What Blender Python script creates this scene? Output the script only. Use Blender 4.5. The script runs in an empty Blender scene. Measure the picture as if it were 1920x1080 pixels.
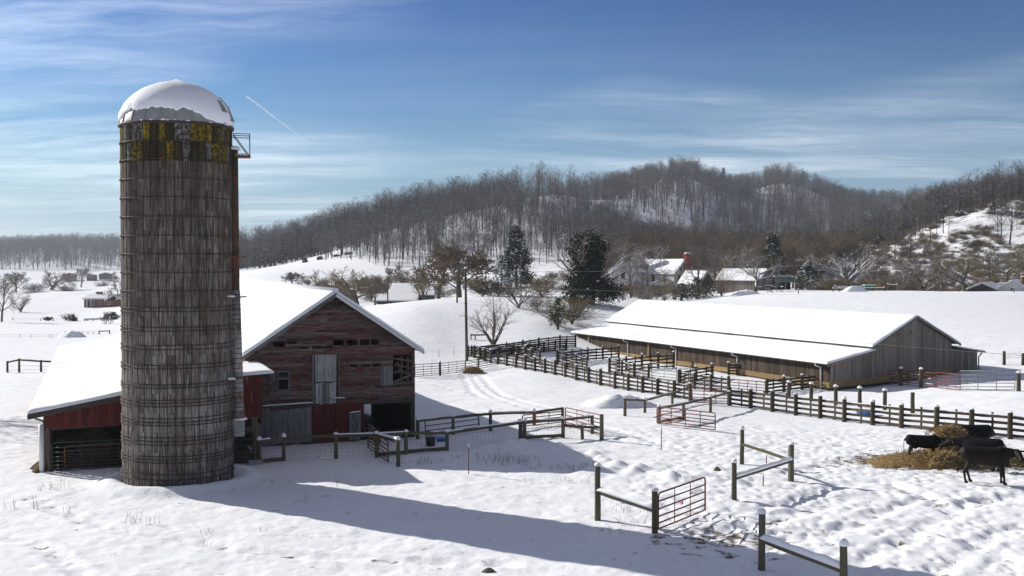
import bpy, bmesh, math, random
import numpy as np
from mathutils import Vector, Matrix, Quaternion

random.seed(7)
SC = bpy.context.scene
COL = SC.collection
PI = math.pi
R = math.radians

# ------------------------------------------------------------------ camera
F = 2080.0                       # focal length in pixels of a 1920 wide picture
CAMZ = 8.3
PITCH = math.atan(43.0 / F)
cam_d = bpy.data.cameras.new('camera')
cam = bpy.data.objects.new('camera', cam_d)
COL.objects.link(cam)
cam.location = (0, 0, CAMZ)
cam.rotation_euler = (PI / 2 - PITCH, 0, 0)
cam_d.sensor_width = 36.0
cam_d.lens = 36.0 * F / 1920.0
cam_d.clip_start = 0.5
cam_d.clip_end = 20000
SC.camera = cam

# ------------------------------------------------------------------ sky, sun, exposure
SUN_DIR = Vector((-0.84, 0.545, 0.0)).normalized()      # horizontal direction towards the sun
SUN_EL = R(26.0)
to_sun = Vector((SUN_DIR.x * math.cos(SUN_EL), SUN_DIR.y * math.cos(SUN_EL), math.sin(SUN_EL)))
world = bpy.data.worlds.new('World')
SC.world = world
world.use_nodes = True
wt = world.node_tree
for n in list(wt.nodes): wt.nodes.remove(n)


def N(tree, kind, **kw):
    n = tree.nodes.new(kind)
    for k, v in kw.items():
        if k == 'ins':
            for a, b in v.items(): n.inputs[a].default_value = b
        else:
            setattr(n, k, v)
    return n


def L(tree, a, b): tree.links.new(a, b)


def math_n(t, op, a, b=None, clamp=False):
    n = t.nodes.new('ShaderNodeMath'); n.operation = op; n.use_clamp = clamp
    for i, v in enumerate((a, b)):
        if v is None: continue
        if isinstance(v, (int, float)): n.inputs[i].default_value = v
        else: t.links.new(v, n.inputs[i])
    return n.outputs[0]


def ramp_n(t, fac, stops, interp='LINEAR'):
    n = t.nodes.new('ShaderNodeValToRGB'); n.color_ramp.interpolation = interp
    e = n.color_ramp.elements
    while len(e) > 1: e.remove(e[-1])
    for i, (p, c) in enumerate(stops):
        el = e[0] if i == 0 else e.new(p)
        el.position = p
        el.color = (c, c, c, 1) if isinstance(c, (int, float)) else (*c, 1)
    t.links.new(fac, n.inputs[0])
    return n.outputs[0]


def mix_n(t, fac, a, b, mode='MIX'):
    n = t.nodes.new('ShaderNodeMix'); n.data_type = 'RGBA'; n.blend_type = mode; n.clamp_result = False
    for i, v in ((0, fac), (6, a), (7, b)):
        if isinstance(v, (int, float)): n.inputs[i].default_value = v if i == 0 else (v, v, v, 1)
        elif isinstance(v, tuple): n.inputs[i].default_value = (*v, 1)
        else: t.links.new(v, n.inputs[i])
    return n.outputs[2]


def noise_n(t, vec, scale, detail=3, rough=0.55, dist=0.0, out=0):
    n = t.nodes.new('ShaderNodeTexNoise')
    n.inputs['Scale'].default_value = scale; n.inputs['Detail'].default_value = detail
    n.inputs['Roughness'].default_value = rough; n.inputs['Distortion'].default_value = dist
    if vec is not None: t.links.new(vec, n.inputs['Vector'])
    return n.outputs[out]


def map_n(t, vec, scale=(1, 1, 1), rot=(0, 0, 0), loc=(0, 0, 0)):
    n = t.nodes.new('ShaderNodeMapping')
    n.inputs['Scale'].default_value = scale; n.inputs['Rotation'].default_value = rot; n.inputs['Location'].default_value = loc
    t.links.new(vec, n.inputs['Vector'])
    return n.outputs[0]


SKYK = 22.0
CLX, CLY, PX, PY = 5.5, 3.3, 5.3, 32.1  # patch offset chosen so unseen cloud overhead brightens the shaded snow
sky = N(wt, 'ShaderNodeTexSky', sky_type='NISHITA', sun_disc=False, sun_elevation=SUN_EL,
        sun_rotation=math.atan2(SUN_DIR.x, SUN_DIR.y), altitude=1200, air_density=1.0, dust_density=1.0, ozone_density=1.6)
# thin cirrus: a noise on a flat cloud deck seen along each direction
sep = N(wt, 'ShaderNodeSeparateXYZ')
tc = N(wt, 'ShaderNodeTexCoord')
L(wt, tc.outputs['Generated'], sep.inputs[0])
zz = math_n(wt, 'ADD', math_n(wt, 'MAXIMUM', sep.outputs[2], 0.0), 0.06)
comb = N(wt, 'ShaderNodeCombineXYZ')
L(wt, math_n(wt, 'DIVIDE', sep.outputs[0], zz), comb.inputs[0])
L(wt, math_n(wt, 'DIVIDE', sep.outputs[1], zz), comb.inputs[1])
deck = comb.outputs[0]


def warped(src, scale, amt, loc):
    w = N(wt, 'ShaderNodeVectorMath', operation='SCALE'); w.inputs['Scale'].default_value = amt
    L(wt, noise_n(wt, map_n(wt, src, (scale, scale, 1), loc=loc), 1.0, 4, 0.6, out=1), w.inputs[0])
    v = N(wt, 'ShaderNodeVectorMath', operation='ADD'); L(wt, src, v.inputs[0]); L(wt, w.outputs[0], v.inputs[1])
    return v.outputs[0]


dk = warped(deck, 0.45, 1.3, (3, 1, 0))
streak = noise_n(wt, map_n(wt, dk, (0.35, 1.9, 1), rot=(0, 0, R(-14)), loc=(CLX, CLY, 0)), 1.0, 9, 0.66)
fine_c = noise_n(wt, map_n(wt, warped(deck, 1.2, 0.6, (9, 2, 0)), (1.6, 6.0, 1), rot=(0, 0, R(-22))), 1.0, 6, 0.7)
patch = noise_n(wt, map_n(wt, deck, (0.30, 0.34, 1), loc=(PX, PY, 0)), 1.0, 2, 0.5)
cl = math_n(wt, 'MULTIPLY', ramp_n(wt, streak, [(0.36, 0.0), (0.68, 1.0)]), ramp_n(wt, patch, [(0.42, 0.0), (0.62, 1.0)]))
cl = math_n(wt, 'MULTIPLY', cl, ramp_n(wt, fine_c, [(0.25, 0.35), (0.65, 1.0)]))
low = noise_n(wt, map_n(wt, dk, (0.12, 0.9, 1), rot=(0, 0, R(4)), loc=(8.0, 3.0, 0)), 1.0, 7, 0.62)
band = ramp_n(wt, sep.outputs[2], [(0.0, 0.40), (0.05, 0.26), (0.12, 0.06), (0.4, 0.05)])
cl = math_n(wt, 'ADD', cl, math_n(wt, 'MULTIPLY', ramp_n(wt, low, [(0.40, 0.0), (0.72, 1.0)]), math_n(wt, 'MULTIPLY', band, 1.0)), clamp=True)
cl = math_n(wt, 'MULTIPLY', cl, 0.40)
hsv = N(wt, 'ShaderNodeHueSaturation'); hsv.inputs['Saturation'].default_value = 1.48
L(wt, sky.outputs[0], hsv.inputs['Color'])
# deep clear winter blue: a steeper tone for the whole sky, bright aureole and horizon kept
def vec_n(op, a, v):
    n = N(wt, 'ShaderNodeVectorMath', operation=op); L(wt, a, n.inputs[0]); n.inputs[1].default_value = v; return n.outputs[0]


deep = vec_n('MULTIPLY', vec_n('POWER', vec_n('MAXIMUM', vec_n('DIVIDE', hsv.outputs[0], (SKYK,) * 3), (0, 0, 0)), (1.8,) * 3), (SKYK,) * 3)
skyb = vec_n('MINIMUM', vec_n('MULTIPLY', deep, (0.78, 1.0, 1.0)), (16, 16, 16))
white = N(wt, 'ShaderNodeRGB'); white.outputs[0].default_value = (10.5, 10.4, 10.3, 1)
# pale winter air low over the horizon
skyb = mix_n(wt, ramp_n(wt, sep.outputs[2], [(0.0, 0.92), (0.06, 0.75), (0.15, 0.35), (0.30, 0.0)]), skyb, (1.25, 1.95, 2.9))
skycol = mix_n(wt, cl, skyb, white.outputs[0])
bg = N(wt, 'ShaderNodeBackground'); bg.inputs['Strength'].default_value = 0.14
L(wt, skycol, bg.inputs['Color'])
wo = N(wt, 'ShaderNodeOutputWorld'); L(wt, bg.outputs[0], wo.inputs['Surface'])

sun_d = bpy.data.lights.new('sun', 'SUN')
sun = bpy.data.objects.new('sun', sun_d); COL.objects.link(sun)
sun_d.energy = 4.2; sun_d.angle = R(0.53); sun_d.color = (1.0, 0.955, 0.88)
sun.rotation_euler = (-to_sun).to_track_quat('-Z', 'Y').to_euler()
sun.location = (-40, 40, 60)
SC.view_settings.view_transform = 'Standard'; SC.view_settings.look = 'None'
SC.view_settings.exposure = 0.50; SC.view_settings.gamma = 1.0; SC.view_settings.use_curve_mapping = False
SC.render.engine = 'CYCLES'
SC.cycles.use_denoising = True
SC.cycles.max_bounces = 6; SC.cycles.diffuse_bounces = 3; SC.cycles.volume_bounces = 0
SC.cycles.transparent_max_bounces = 6

# ------------------------------------------------------------------ survey helpers (pixels of the photograph -> points of the place)
FWD = Vector((0, math.cos(PITCH), -math.sin(PITCH))); UP = Vector((0, math.sin(PITCH), math.cos(PITCH)))


def ray(px, py): return Vector((1, 0, 0)) * ((px - 960) / F) + UP * ((540 - py) / F) + FWD


def at(px, py, Y):
    d = ray(px, py); return Vector((0, 0, CAMZ)) + d * (Y / d.y)


def zat(px, py, Y): return at(px, py, Y).z


CP = []


def cp(Y, *pts):
    for px, z in pts: CP.append(((px - 960) / F * Y, Y, z))


def cpy(Y, *pts):
    for px, py in pts:
        p = at(px, py, Y); CP.append((p.x, p.y, p.z))


cp(48, (-900, 0), (0, 0), (900, 0), (1900, 0), (2800, 0))
cp(70, (-900, -.6), (0, -.5), (400, -.4), (900, -.4), (1300, -.6), (1900, -.35), (2800, 0))
cp(90, (0, -1.0), (700, -.4), (1000, -.7), (1300, -1.0), (1600, -1.0), (1900, .1), (2600, 1.5))
cp(112, (0, -1.9), (300, -1.2), (700, .1), (876, -.3), (1100, -.8), (1350, -.6), (1600, .3), (1900, 1.3))
cpy(131, (700, 592), (780, 583)); cpy(150, (860, 561), (960, 563), (1100, 566)); cpy(126, (1000, 606))
cp(170, (0, -2.6), (200, -2.5), (450, -.5)); cpy(190, (1450, 549), (1560, 545), (1700, 545), (1920, 546), (2300, 540))
cp(200, (740, 1.1), (600, 1.3)); cpy(200, (1280, 563)); cp(220, (1400, 3.2), (1600, 3.0), (1900, 3.0))
cp(250, (1215, 1.9)); cpy(250, (1000, 532)); cp(270, (-300, -4.5), (0, -4.7), (220, -4.5), (450, .5))
cpy(262, (1640, 537), (1780, 527), (1900, 512)); cpy(310, (1760, 470), (1900, 440), (2200, 420))
cpy(350, (1640, 468), (1700, 444), (1780, 408), (1860, 386), (1920, 374), (2300, 340)); cp(520, (1640, 8), (1800, 14), (2000, 25))
cp(350, (-300, -4), (0, -4.8), (225, -4.6)); cpy(345, (450, 521), (520, 512), (620, 506)); cpy(330, (850, 511), (1000, 502)); cpy(345, (1200, 480), (1400, 482)); cpy(430, (1500, 474))
cpy(470, (450, 507), (540, 495)); cpy(480, (650, 459)); cpy(500, (760, 424)); cpy(520, (860, 397)); cpy(550, (960, 375)); cpy(610, (1060, 368)); cpy(690, (1140, 378))
cp(760, (500, 2), (650, 12), (860, 26), (1000, 34))
cpy(820, (1240, 343)); cpy(850, (1290, 333)); cpy(830, (1370, 366)); cpy(930, (1372, 372)); cpy(1050, (1380, 372)); cpy(960, (1240, 352), (1290, 345)); cpy(960, (1450, 345), (1520, 357), (1590, 392)); cpy(1000, (1700, 386), (1800, 378), (1900, 374), (2300, 360))
cpy(560, (1200, 440), (1300, 442)); cpy(640, (1400, 452)); cpy(660, (1550, 455)); cpy(700, (1650, 440)); cpy(700, (1320, 390)); cpy(800, (1460, 400))
cp(1500, (1200, 25), (1600, 25), (2000, 25)); cp(560, (-300, -4), (0, -3.5), (225, -3.3)); cp(1000, (-300, 1), (0, 1), (230, 1.2), (420, 2))
cpy(1350, (-400, 466), (0, 468), (120, 466), (230, 466), (330, 468), (430, 474), (700, 480)); cp(2300, (-600, 5), (300, 5), (900, 5), (1600, 5), (2300, 5))
CPA = np.array(CP)


def uv_of(x, y):
    r = np.hypot(x, y); th = np.arctan2(x, np.maximum(y, 1e-6)); th = np.where(y <= 0, np.sign(x) * PI / 2, th)
    return np.clip(th, -0.8, 0.8) * 2.6, np.log(r + 15.0)


_cu, _cv = uv_of(CPA[:, 0], CPA[:, 1])


def _phi(d2): return np.where(d2 > 1e-12, 0.5 * d2 * np.log(np.maximum(d2, 1e-12)), 0.0)


_n = len(CPA)
_A = np.zeros((_n + 3, _n + 3)); _A[:_n, :_n] = _phi((_cu[:, None] - _cu[None]) ** 2 + (_cv[:, None] - _cv[None]) ** 2) + np.eye(_n) * 0.0006
_A[:_n, _n] = 1; _A[:_n, _n + 1] = _cu; _A[:_n, _n + 2] = _cv; _A[_n:, :_n] = _A[:_n, _n:].T
_W = np.linalg.solve(_A, np.concatenate([CPA[:, 2], np.zeros(3)]))


def sstep(a, b, x):
    t = np.clip((x - a) / (b - a), 0, 1); return t * t * (3 - 2 * t)


def H0(x, y):
    x = np.asarray(x, float); y = np.asarray(y, float)
    u, v = uv_of(x, y); shp = u.shape; u = u.ravel(); v = v.ravel()
    out = np.full(u.shape, _W[_n]) + _W[_n + 1] * u + _W[_n + 2] * v
    for i in range(_n): out += _W[i] * _phi((u - _cu[i]) ** 2 + (v - _cv[i]) ** 2)
    r = np.hypot(x, y).ravel(); th = np.abs(np.arctan2(x, y)).ravel()
    out *= sstep(50, 74, r) * (1 - sstep(1.1, 1.9, th)) * (1 - sstep(2300, 2600, r))
    return out.reshape(shp)


def h0(x, y): return float(H0(np.array([x]), np.array([y]))[0])


_T = np.geomspace(14, 1800, 700)


def G(px, py):
    d = ray(px, py); d = d / d.y
    z = CAMZ + d.z * _T - H0(d.x * _T, _T)
    k = np.argmax(z < 0)
    if z[k] >= 0: k = len(_T) - 1
    k = max(k, 1)
    t0, t1, a, b = _T[k - 1], _T[k], z[k - 1], z[k]
    t = t0 + (t1 - t0) * a / max(a - b, 1e-9)
    x = d.x * t
    return Vector((x, t, h0(x, t)))


# ------------------------------------------------------------------ numpy noise
_rng = np.random.RandomState(11)
_HT = _rng.rand(256, 256)


def vnoise(x, y):
    xi = np.floor(x).astype(int); yi = np.floor(y).astype(int); fx = x - xi; fy = y - yi
    fx = fx * fx * (3 - 2 * fx); fy = fy * fy * (3 - 2 * fy)
    h = lambda a, b: _HT[a & 255, b & 255]
    return (h(xi, yi) * (1 - fx) + h(xi + 1, yi) * fx) * (1 - fy) + (h(xi, yi + 1) * (1 - fx) + h(xi + 1, yi + 1) * fx) * fy


def fbm(x, y, o=4):
    s = 0; a = 0.5
    for i in range(o): s = s + a * (vnoise(x * 2 ** i + 17.3 * i, y * 2 ** i + 5.1 * i) - 0.5) * 2; a *= 0.5
    return s


def cells(x, y, size, prob, seed=0):
    """nearest jittered cell: returns (distance, random of that cell), inactive cells far away"""
    cx = np.floor(x / size).astype(int); cy = np.floor(y / size).astype(int)
    best = np.full(x.shape, 9.0); rv = np.zeros(x.shape)
    for i in (-1, 0, 1):
        for j in (-1, 0, 1):
            a = (cx + i) ; b = (cy + j)
            jx = _HT[(a * 7 + 3 + seed) & 255, (b * 13 + 11) & 255]; jy = _HT[(a * 5 + 91) & 255, (b * 3 + 57 + seed) & 255]
            rr = _HT[(a * 11 + 29 + seed) & 255, (b * 17 + 101) & 255]
            d = np.hypot(x - (a + jx) * size, y - (b + jy) * size) / size
            d = np.where(rr < prob, d, 9.0)
            m = d < best
            best = np.where(m, d, best); rv = np.where(m, rr, rv)
    return best, rv


def seg_dist(x, y, pts):
    best = np.full(x.shape, 1e9)
    for (ax, ay), (bx, by) in zip(pts[:-1], pts[1:]):
        dx, dy = bx - ax, by - ay
        t = np.clip(((x - ax) * dx + (y - ay) * dy) / (dx * dx + dy * dy + 1e-9), 0, 1)
        best = np.minimum(best, np.hypot(x - ax - t * dx, y - ay - t * dy))
    return best


def pxline(*pts): return [tuple(G(a, b)[:2]) for a, b in pts]


def curve(pts, n=12):
    """smooth polyline through points"""
    out = []
    P = [pts[0]] + list(pts) + [pts[-1]]
    for i in range(1, len(P) - 2):
        p0, p1, p2, p3 = [np.array(q) for q in P[i - 1:i + 3]]
        for k in range(n):
            t = k / n
            out.append(tuple(0.5 * ((2 * p1) + (-p0 + p2) * t + (2 * p0 - 5 * p1 + 4 * p2 - p3) * t * t + (-p0 + 3 * p1 - 3 * p2 + p3) * t ** 3)))
    out.append(tuple(pts[-1]))
    return out


# ------------------------------------------------------------------ materials
MATS = {}


def new_mat(name):
    m = bpy.data.materials.new(name); m.use_nodes = True
    t = m.node_tree; b = t.nodes['Principled BSDF']
    MATS[name] = m
    return m, t, b


def bump_n(t, b, h, strength, dist=0.02):
    n = t.nodes.new('ShaderNodeBump'); n.inputs['Strength'].default_value = strength; n.inputs['Distance'].default_value = dist
    t.links.new(h, n.inputs['Height']); t.links.new(n.outputs[0], b.inputs['Normal'])


def coords(t, rnd=True):
    tcn = t.nodes.new('ShaderNodeTexCoord')
    if not rnd: return tcn.outputs['Object'], None
    oi = t.nodes.new('ShaderNodeObjectInfo')
    s = t.nodes.new('ShaderNodeVectorMath'); s.operation = 'ADD'
    m = t.nodes.new('ShaderNodeMath'); m.operation = 'MULTIPLY'; m.inputs[1].default_value = 37.0
    t.links.new(oi.outputs['Random'], m.inputs[0]); t.links.new(tcn.outputs['Object'], s.inputs[0]); t.links.new(m.outputs[0], s.inputs[1])
    return s.outputs[0], oi.outputs['Random']


def val_mul(t, col, fac_socket, lo, hi):
    n = t.nodes.new('ShaderNodeMapRange'); n.inputs['To Min'].default_value = lo; n.inputs['To Max'].default_value = hi
    t.links.new(fac_socket, n.inputs['Value'])
    h = t.nodes.new('ShaderNodeHueSaturation'); t.links.new(col, h.inputs['Color']); t.links.new(n.outputs[0], h.inputs['Value'])
    return h.outputs[0]


def snow_on_top(t, col, thr=0.45, amount=1.0, scale=3.0):
    """settled snow on faces that look up"""
    g = t.nodes.new('ShaderNodeNewGeometry'); s = t.nodes.new('ShaderNodeSeparateXYZ'); t.links.new(g.outputs['Normal'], s.inputs[0])
    nz = noise_n(t, g.outputs['Position'], scale, 2)
    v = math_n(t, 'ADD', s.outputs[2], math_n(t, 'MULTIPLY', math_n(t, 'SUBTRACT', nz, 0.5), 1.3))
    f = ramp_n(t, v, [(thr, 0.0), (min(thr + 0.12, 1), amount)])
    return mix_n(t, f, col, (0.86, 0.88, 0.92))


def wood(name, cols, scale=(1.2, 9, 9), rough=0.85, var=(0.7, 1.25), worn=None, worn_amt=(0.5, 0.62), bump=0.35, snow=None, worn_scale=(0.6, 5, 5)):
    m, t, b = new_mat(name)
    v, rnd = coords(t)
    gr = noise_n(t, map_n(t, v, scale), 1.0, 6, 0.65)
    k = len(cols)
    col = ramp_n(t, gr, [(0.28 + 0.44 * i / max(k - 1, 1), c) for i, c in enumerate(cols)])
    if worn:
        w = noise_n(t, map_n(t, v, worn_scale), 1.3, 6, 0.7)
        col = mix_n(t, ramp_n(t, w, [(worn_amt[0], 0.0), (worn_amt[1], 1.0)]), col, worn)
    col = val_mul(t, col, rnd, *var)
    if snow: col = snow_on_top(t, col, *snow)
    L(t, col, b.inputs['Base Color']); b.inputs['Roughness'].default_value = rough
    b.inputs['Specular IOR Level'].default_value = 0.2
    bump_n(t, b, gr, bump, 0.01)
    return m


def plain(name, c, rough=0.6, metal=0.0, var=0.25, scale=6.0, c2=None, thr=(0.45, 0.7), snow=None, bump=0.0, spec=0.4):
    m, t, b = new_mat(name)
    v, rnd = coords(t)
    nz = noise_n(t, v, scale, 5, 0.6)
    lo = tuple(x * (1 - var) for x in c); hi = tuple(min(x * (1 + var), 1) for x in c)
    col = ramp_n(t, nz, [(0.3, lo), (0.7, hi)])
    if c2:
        w = noise_n(t, map_n(t, v, (1, 1, 1), loc=(4, 9, 2)), scale * 0.6, 5, 0.65)
        col = mix_n(t, ramp_n(t, w, [(thr[0], 0.0), (thr[1], 1.0)]), col, c2)
    if snow: col = snow_on_top(t, col, *snow)
    L(t, col, b.inputs['Base Color']); b.inputs['Roughness'].default_value = rough; b.inputs['Metallic'].default_value = metal
    b.inputs['Specular IOR Level'].default_value = spec
    if bump: bump_n(t, b, nz, bump, 0.02)
    return m


# clean snow lying on roofs, posts and rails
def snow_mat(name, scale=5.0, bump=0.25):
    m, t, b = new_mat(name)
    g = t.nodes.new('ShaderNodeNewGeometry')
    n1 = noise_n(t, g.outputs['Position'], scale, 4, 0.6)
    col = ramp_n(t, n1, [(0.3, (0.88, 0.89, 0.91)), (0.7, (0.93, 0.935, 0.94))])
    L(t, col, b.inputs['Base Color']); b.inputs['Roughness'].default_value = 0.75; b.inputs['Specular IOR Level'].default_value = 0.15
    bump_n(t, b, n1, bump, 0.03)
    return m


snow_mat('snow'); snow_mat('roof_snow', 1.6, 0.12)
wood('pen_wood', [(0.028, 0.022, 0.017), (0.06, 0.047, 0.034), (0.105, 0.085, 0.062)], var=(0.65, 1.35))
wood('pen_post', [(0.035, 0.028, 0.018), (0.075, 0.06, 0.038), (0.12, 0.10, 0.07)], scale=(7, 7, 0.9), var=(0.7, 1.3), worn=(0.07, 0.075, 0.03), worn_amt=(0.55, 0.75), worn_scale=(3, 3, 1.0))
wood('dark_pen_wood', [(0.014, 0.011, 0.009), (0.03, 0.024, 0.018), (0.05, 0.04, 0.03)], var=(0.7, 1.3))
wood('rail_wood', [(0.06, 0.05, 0.03), (0.11, 0.095, 0.06), (0.17, 0.15, 0.10)], var=(0.8, 1.2), worn=(0.09, 0.10, 0.05), worn_amt=(0.5, 0.75))
wood('post_wood', [(0.06, 0.05, 0.032), (0.115, 0.10, 0.066), (0.17, 0.15, 0.105)], scale=(6, 6, 0.8), var=(0.8, 1.2), worn=(0.085, 0.095, 0.05), worn_amt=(0.5, 0.75), worn_scale=(3, 3, 0.8))
wood('red_siding', [(0.045, 0.015, 0.012), (0.11, 0.027, 0.022), (0.16, 0.045, 0.035)], scale=(0.7, 10, 10), var=(0.55, 1.35), worn=(0.17, 0.15, 0.13), worn_amt=(0.48, 0.60), worn_scale=(3.4, 4, 4))
wood('grey_siding', [(0.085, 0.072, 0.062), (0.16, 0.14, 0.12), (0.27, 0.245, 0.22)], scale=(0.7, 10, 10), var=(0.6, 1.3), worn=(0.09, 0.02, 0.018), worn_amt=(0.46, 0.58), worn_scale=(2.0, 4, 4))
wood('red_plank', [(0.045, 0.012, 0.010), (0.11, 0.022, 0.018), (0.16, 0.036, 0.03)], scale=(10, 10, 0.8), var=(0.7, 1.25), worn=(0.22, 0.12, 0.10), worn_amt=(0.6, 0.78), worn_scale=(5, 5, 1.0))
wood('white_plank', [(0.20, 0.19, 0.18), (0.42, 0.41, 0.39), (0.62, 0.61, 0.59)], scale=(10, 10, 0.8), var=(0.75, 1.2), worn=(0.16, 0.145, 0.125), worn_amt=(0.52, 0.62), worn_scale=(6, 6, 1.2))
wood('grey_plank', [(0.10, 0.095, 0.09), (0.19, 0.18, 0.17), (0.30, 0.29, 0.28)], scale=(10, 10, 0.8), var=(0.7, 1.2), worn=(0.07, 0.065, 0.06), worn_amt=(0.55, 0.7), worn_scale=(5, 5, 1.0))
wood('shed_plank', [(0.032, 0.020, 0.014), (0.062, 0.042, 0.029), (0.105, 0.078, 0.055)], scale=(11, 11, 0.5), var=(0.55, 1.45), worn=(0.30, 0.24, 0.17), worn_amt=(0.60, 0.80), worn_scale=(9, 9, 0.35))
wood('shed_gable_plank', [(0.13, 0.11, 0.09), (0.20, 0.175, 0.15), (0.28, 0.25, 0.22)], scale=(10, 10, 0.5), var=(0.7, 1.25), worn=(0.08, 0.065, 0.05), worn_amt=(0.55, 0.75), worn_scale=(8, 8, 0.5))
wood('shed_base_board', [(0.16, 0.10, 0.045), (0.26, 0.17, 0.08), (0.34, 0.24, 0.12)], scale=(0.6, 8, 8), var=(0.8, 1.2), worn=(0.09, 0.10, 0.03), worn_amt=(0.5, 0.7))
wood('beam_wood', [(0.035, 0.028, 0.022), (0.07, 0.058, 0.046), (0.11, 0.095, 0.08)], var=(0.8, 1.2))
wood('white_trim', [(0.55, 0.54, 0.51), (0.68, 0.67, 0.64), (0.78, 0.77, 0.74)], var=(0.9, 1.05), bump=0.1)
wood('white_siding', [(0.56, 0.55, 0.52), (0.66, 0.65, 0.62), (0.74, 0.73, 0.70)], var=(0.9, 1.05), bump=0.1)
plain('galvanised', (0.34, 0.36, 0.37), 0.5, 0.5, 0.2, 3)
plain('dome_metal', (0.33, 0.33, 0.32), 0.55, 0.3, 0.15, 2, c2=(0.2, 0.18, 0.16), thr=(0.6, 0.8))
plain('rusty_metal', (0.13, 0.05, 0.025), 0.8, 0.1, 0.5, 6)
plain('hoop_rust', (0.055, 0.035, 0.026), 0.7, 0.3, 0.5, 8)
plain('red_gate', (0.25, 0.035, 0.025), 0.55, 0.1, 0.3, 9, c2=(0.12, 0.05, 0.03))
plain('maroon_gate', (0.20, 0.036, 0.03), 0.55, 0.1, 0.3, 9, c2=(0.09, 0.045, 0.03))
plain('dark_gate', (0.045, 0.035, 0.03), 0.6, 0.2, 0.4, 9)
plain('grey_gate', (0.16, 0.18, 0.17), 0.55, 0.3, 0.3, 9)
plain('green_gate', (0.03, 0.06, 0.045), 0.6, 0.1, 0.4, 8, c2=(0.07, 0.05, 0.03))
plain('wire', (0.16, 0.15, 0.14), 0.6, 0.3)
plain('cable', (0.34, 0.30, 0.25), 0.6, 0.0)
plain('white_pipe', (0.72, 0.72, 0.71), 0.5, 0.0, 0.06)
plain('black_rubber', (0.012, 0.012, 0.013), 0.6, 0.0)
plain('blue_plastic', (0.02, 0.16, 0.42), 0.45, 0.0, 0.15)
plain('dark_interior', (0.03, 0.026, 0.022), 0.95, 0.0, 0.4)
plain('dark_roofing', (0.055, 0.052, 0.05), 0.7, 0.2)
plain('glass_dark', (0.02, 0.024, 0.03), 0.12, 0.0, 0.3)
plain('red_brick', (0.20, 0.055, 0.038), 0.85, 0.0, 0.35, 8)
plain('painted_brick', (0.28, 0.035, 0.03), 0.8, 0.0, 0.25, 5)
plain('brown_brick', (0.17, 0.085, 0.06), 0.85, 0.0, 0.3, 6)
plain('green_paint', (0.015, 0.16, 0.09), 0.5, 0.0, 0.12)
plain('grey_green_paint', (0.13, 0.17, 0.16), 0.7, 0.0, 0.2)
plain('concrete', (0.30, 0.29, 0.27), 0.9, 0.0, 0.25)
plain('hay', (0.26, 0.175, 0.08), 0.95, 0.0, 0.5, 14, c2=(0.13, 0.085, 0.04), thr=(0.5, 0.7), bump=0.6, spec=0.1)
plain('hay_dark', (0.10, 0.07, 0.035), 0.95, 0.0, 0.5, 10, bump=0.6, spec=0.1)
plain('rock', (0.16, 0.13, 0.10), 0.9, 0.0, 0.3)
plain('pink_ribbon', (0.8, 0.12, 0.25), 0.6, 0.0, 0.1)
plain('yellow_tag', (0.75, 0.5, 0.03), 0.5, 0.0, 0.1)
plain('white_tag', (0.7, 0.7, 0.68), 0.5, 0.0, 0.1)
plain('bark', (0.10, 0.082, 0.067), 0.95, 0.0, 0.4, 6, snow=(0.62, 0.9, 2.0), spec=0.1)
plain('bark_snowy', (0.10, 0.085, 0.07), 0.95, 0.0, 0.35, 6, snow=(0.25, 1.0, 1.2), spec=0.1)
plain('twig', (0.16, 0.125, 0.095), 0.95, 0.0, 0.35, 3, snow=(0.75, 0.8, 3.0), spec=0.1)
plain('twig_snowy', (0.19, 0.155, 0.125), 0.95, 0.0, 0.3, 3, snow=(0.45, 0.9, 2.0), spec=0.1)
plain('twig_rusty', (0.165, 0.118, 0.082), 0.95, 0.0, 0.3, 3, spec=0.1)
plain('twig_olive', (0.19, 0.15, 0.085), 0.95, 0.0, 0.3, 3, spec=0.1)
plain('forest_bark', (0.05, 0.043, 0.04), 0.95, 0.0, 0.35, 0.6, spec=0.1)
plain('forest_twig', (0.095, 0.076, 0.064), 0.95, 0.0, 0.3, 0.5, snow=(0.72, 0.75, 0.8), spec=0.1)
plain('weed', (0.13, 0.095, 0.06), 0.95, 0.0, 0.3, 3, spec=0.1)

# ------------------------------------------------------------------ mesh builder and object helpers
WM = {}


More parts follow.
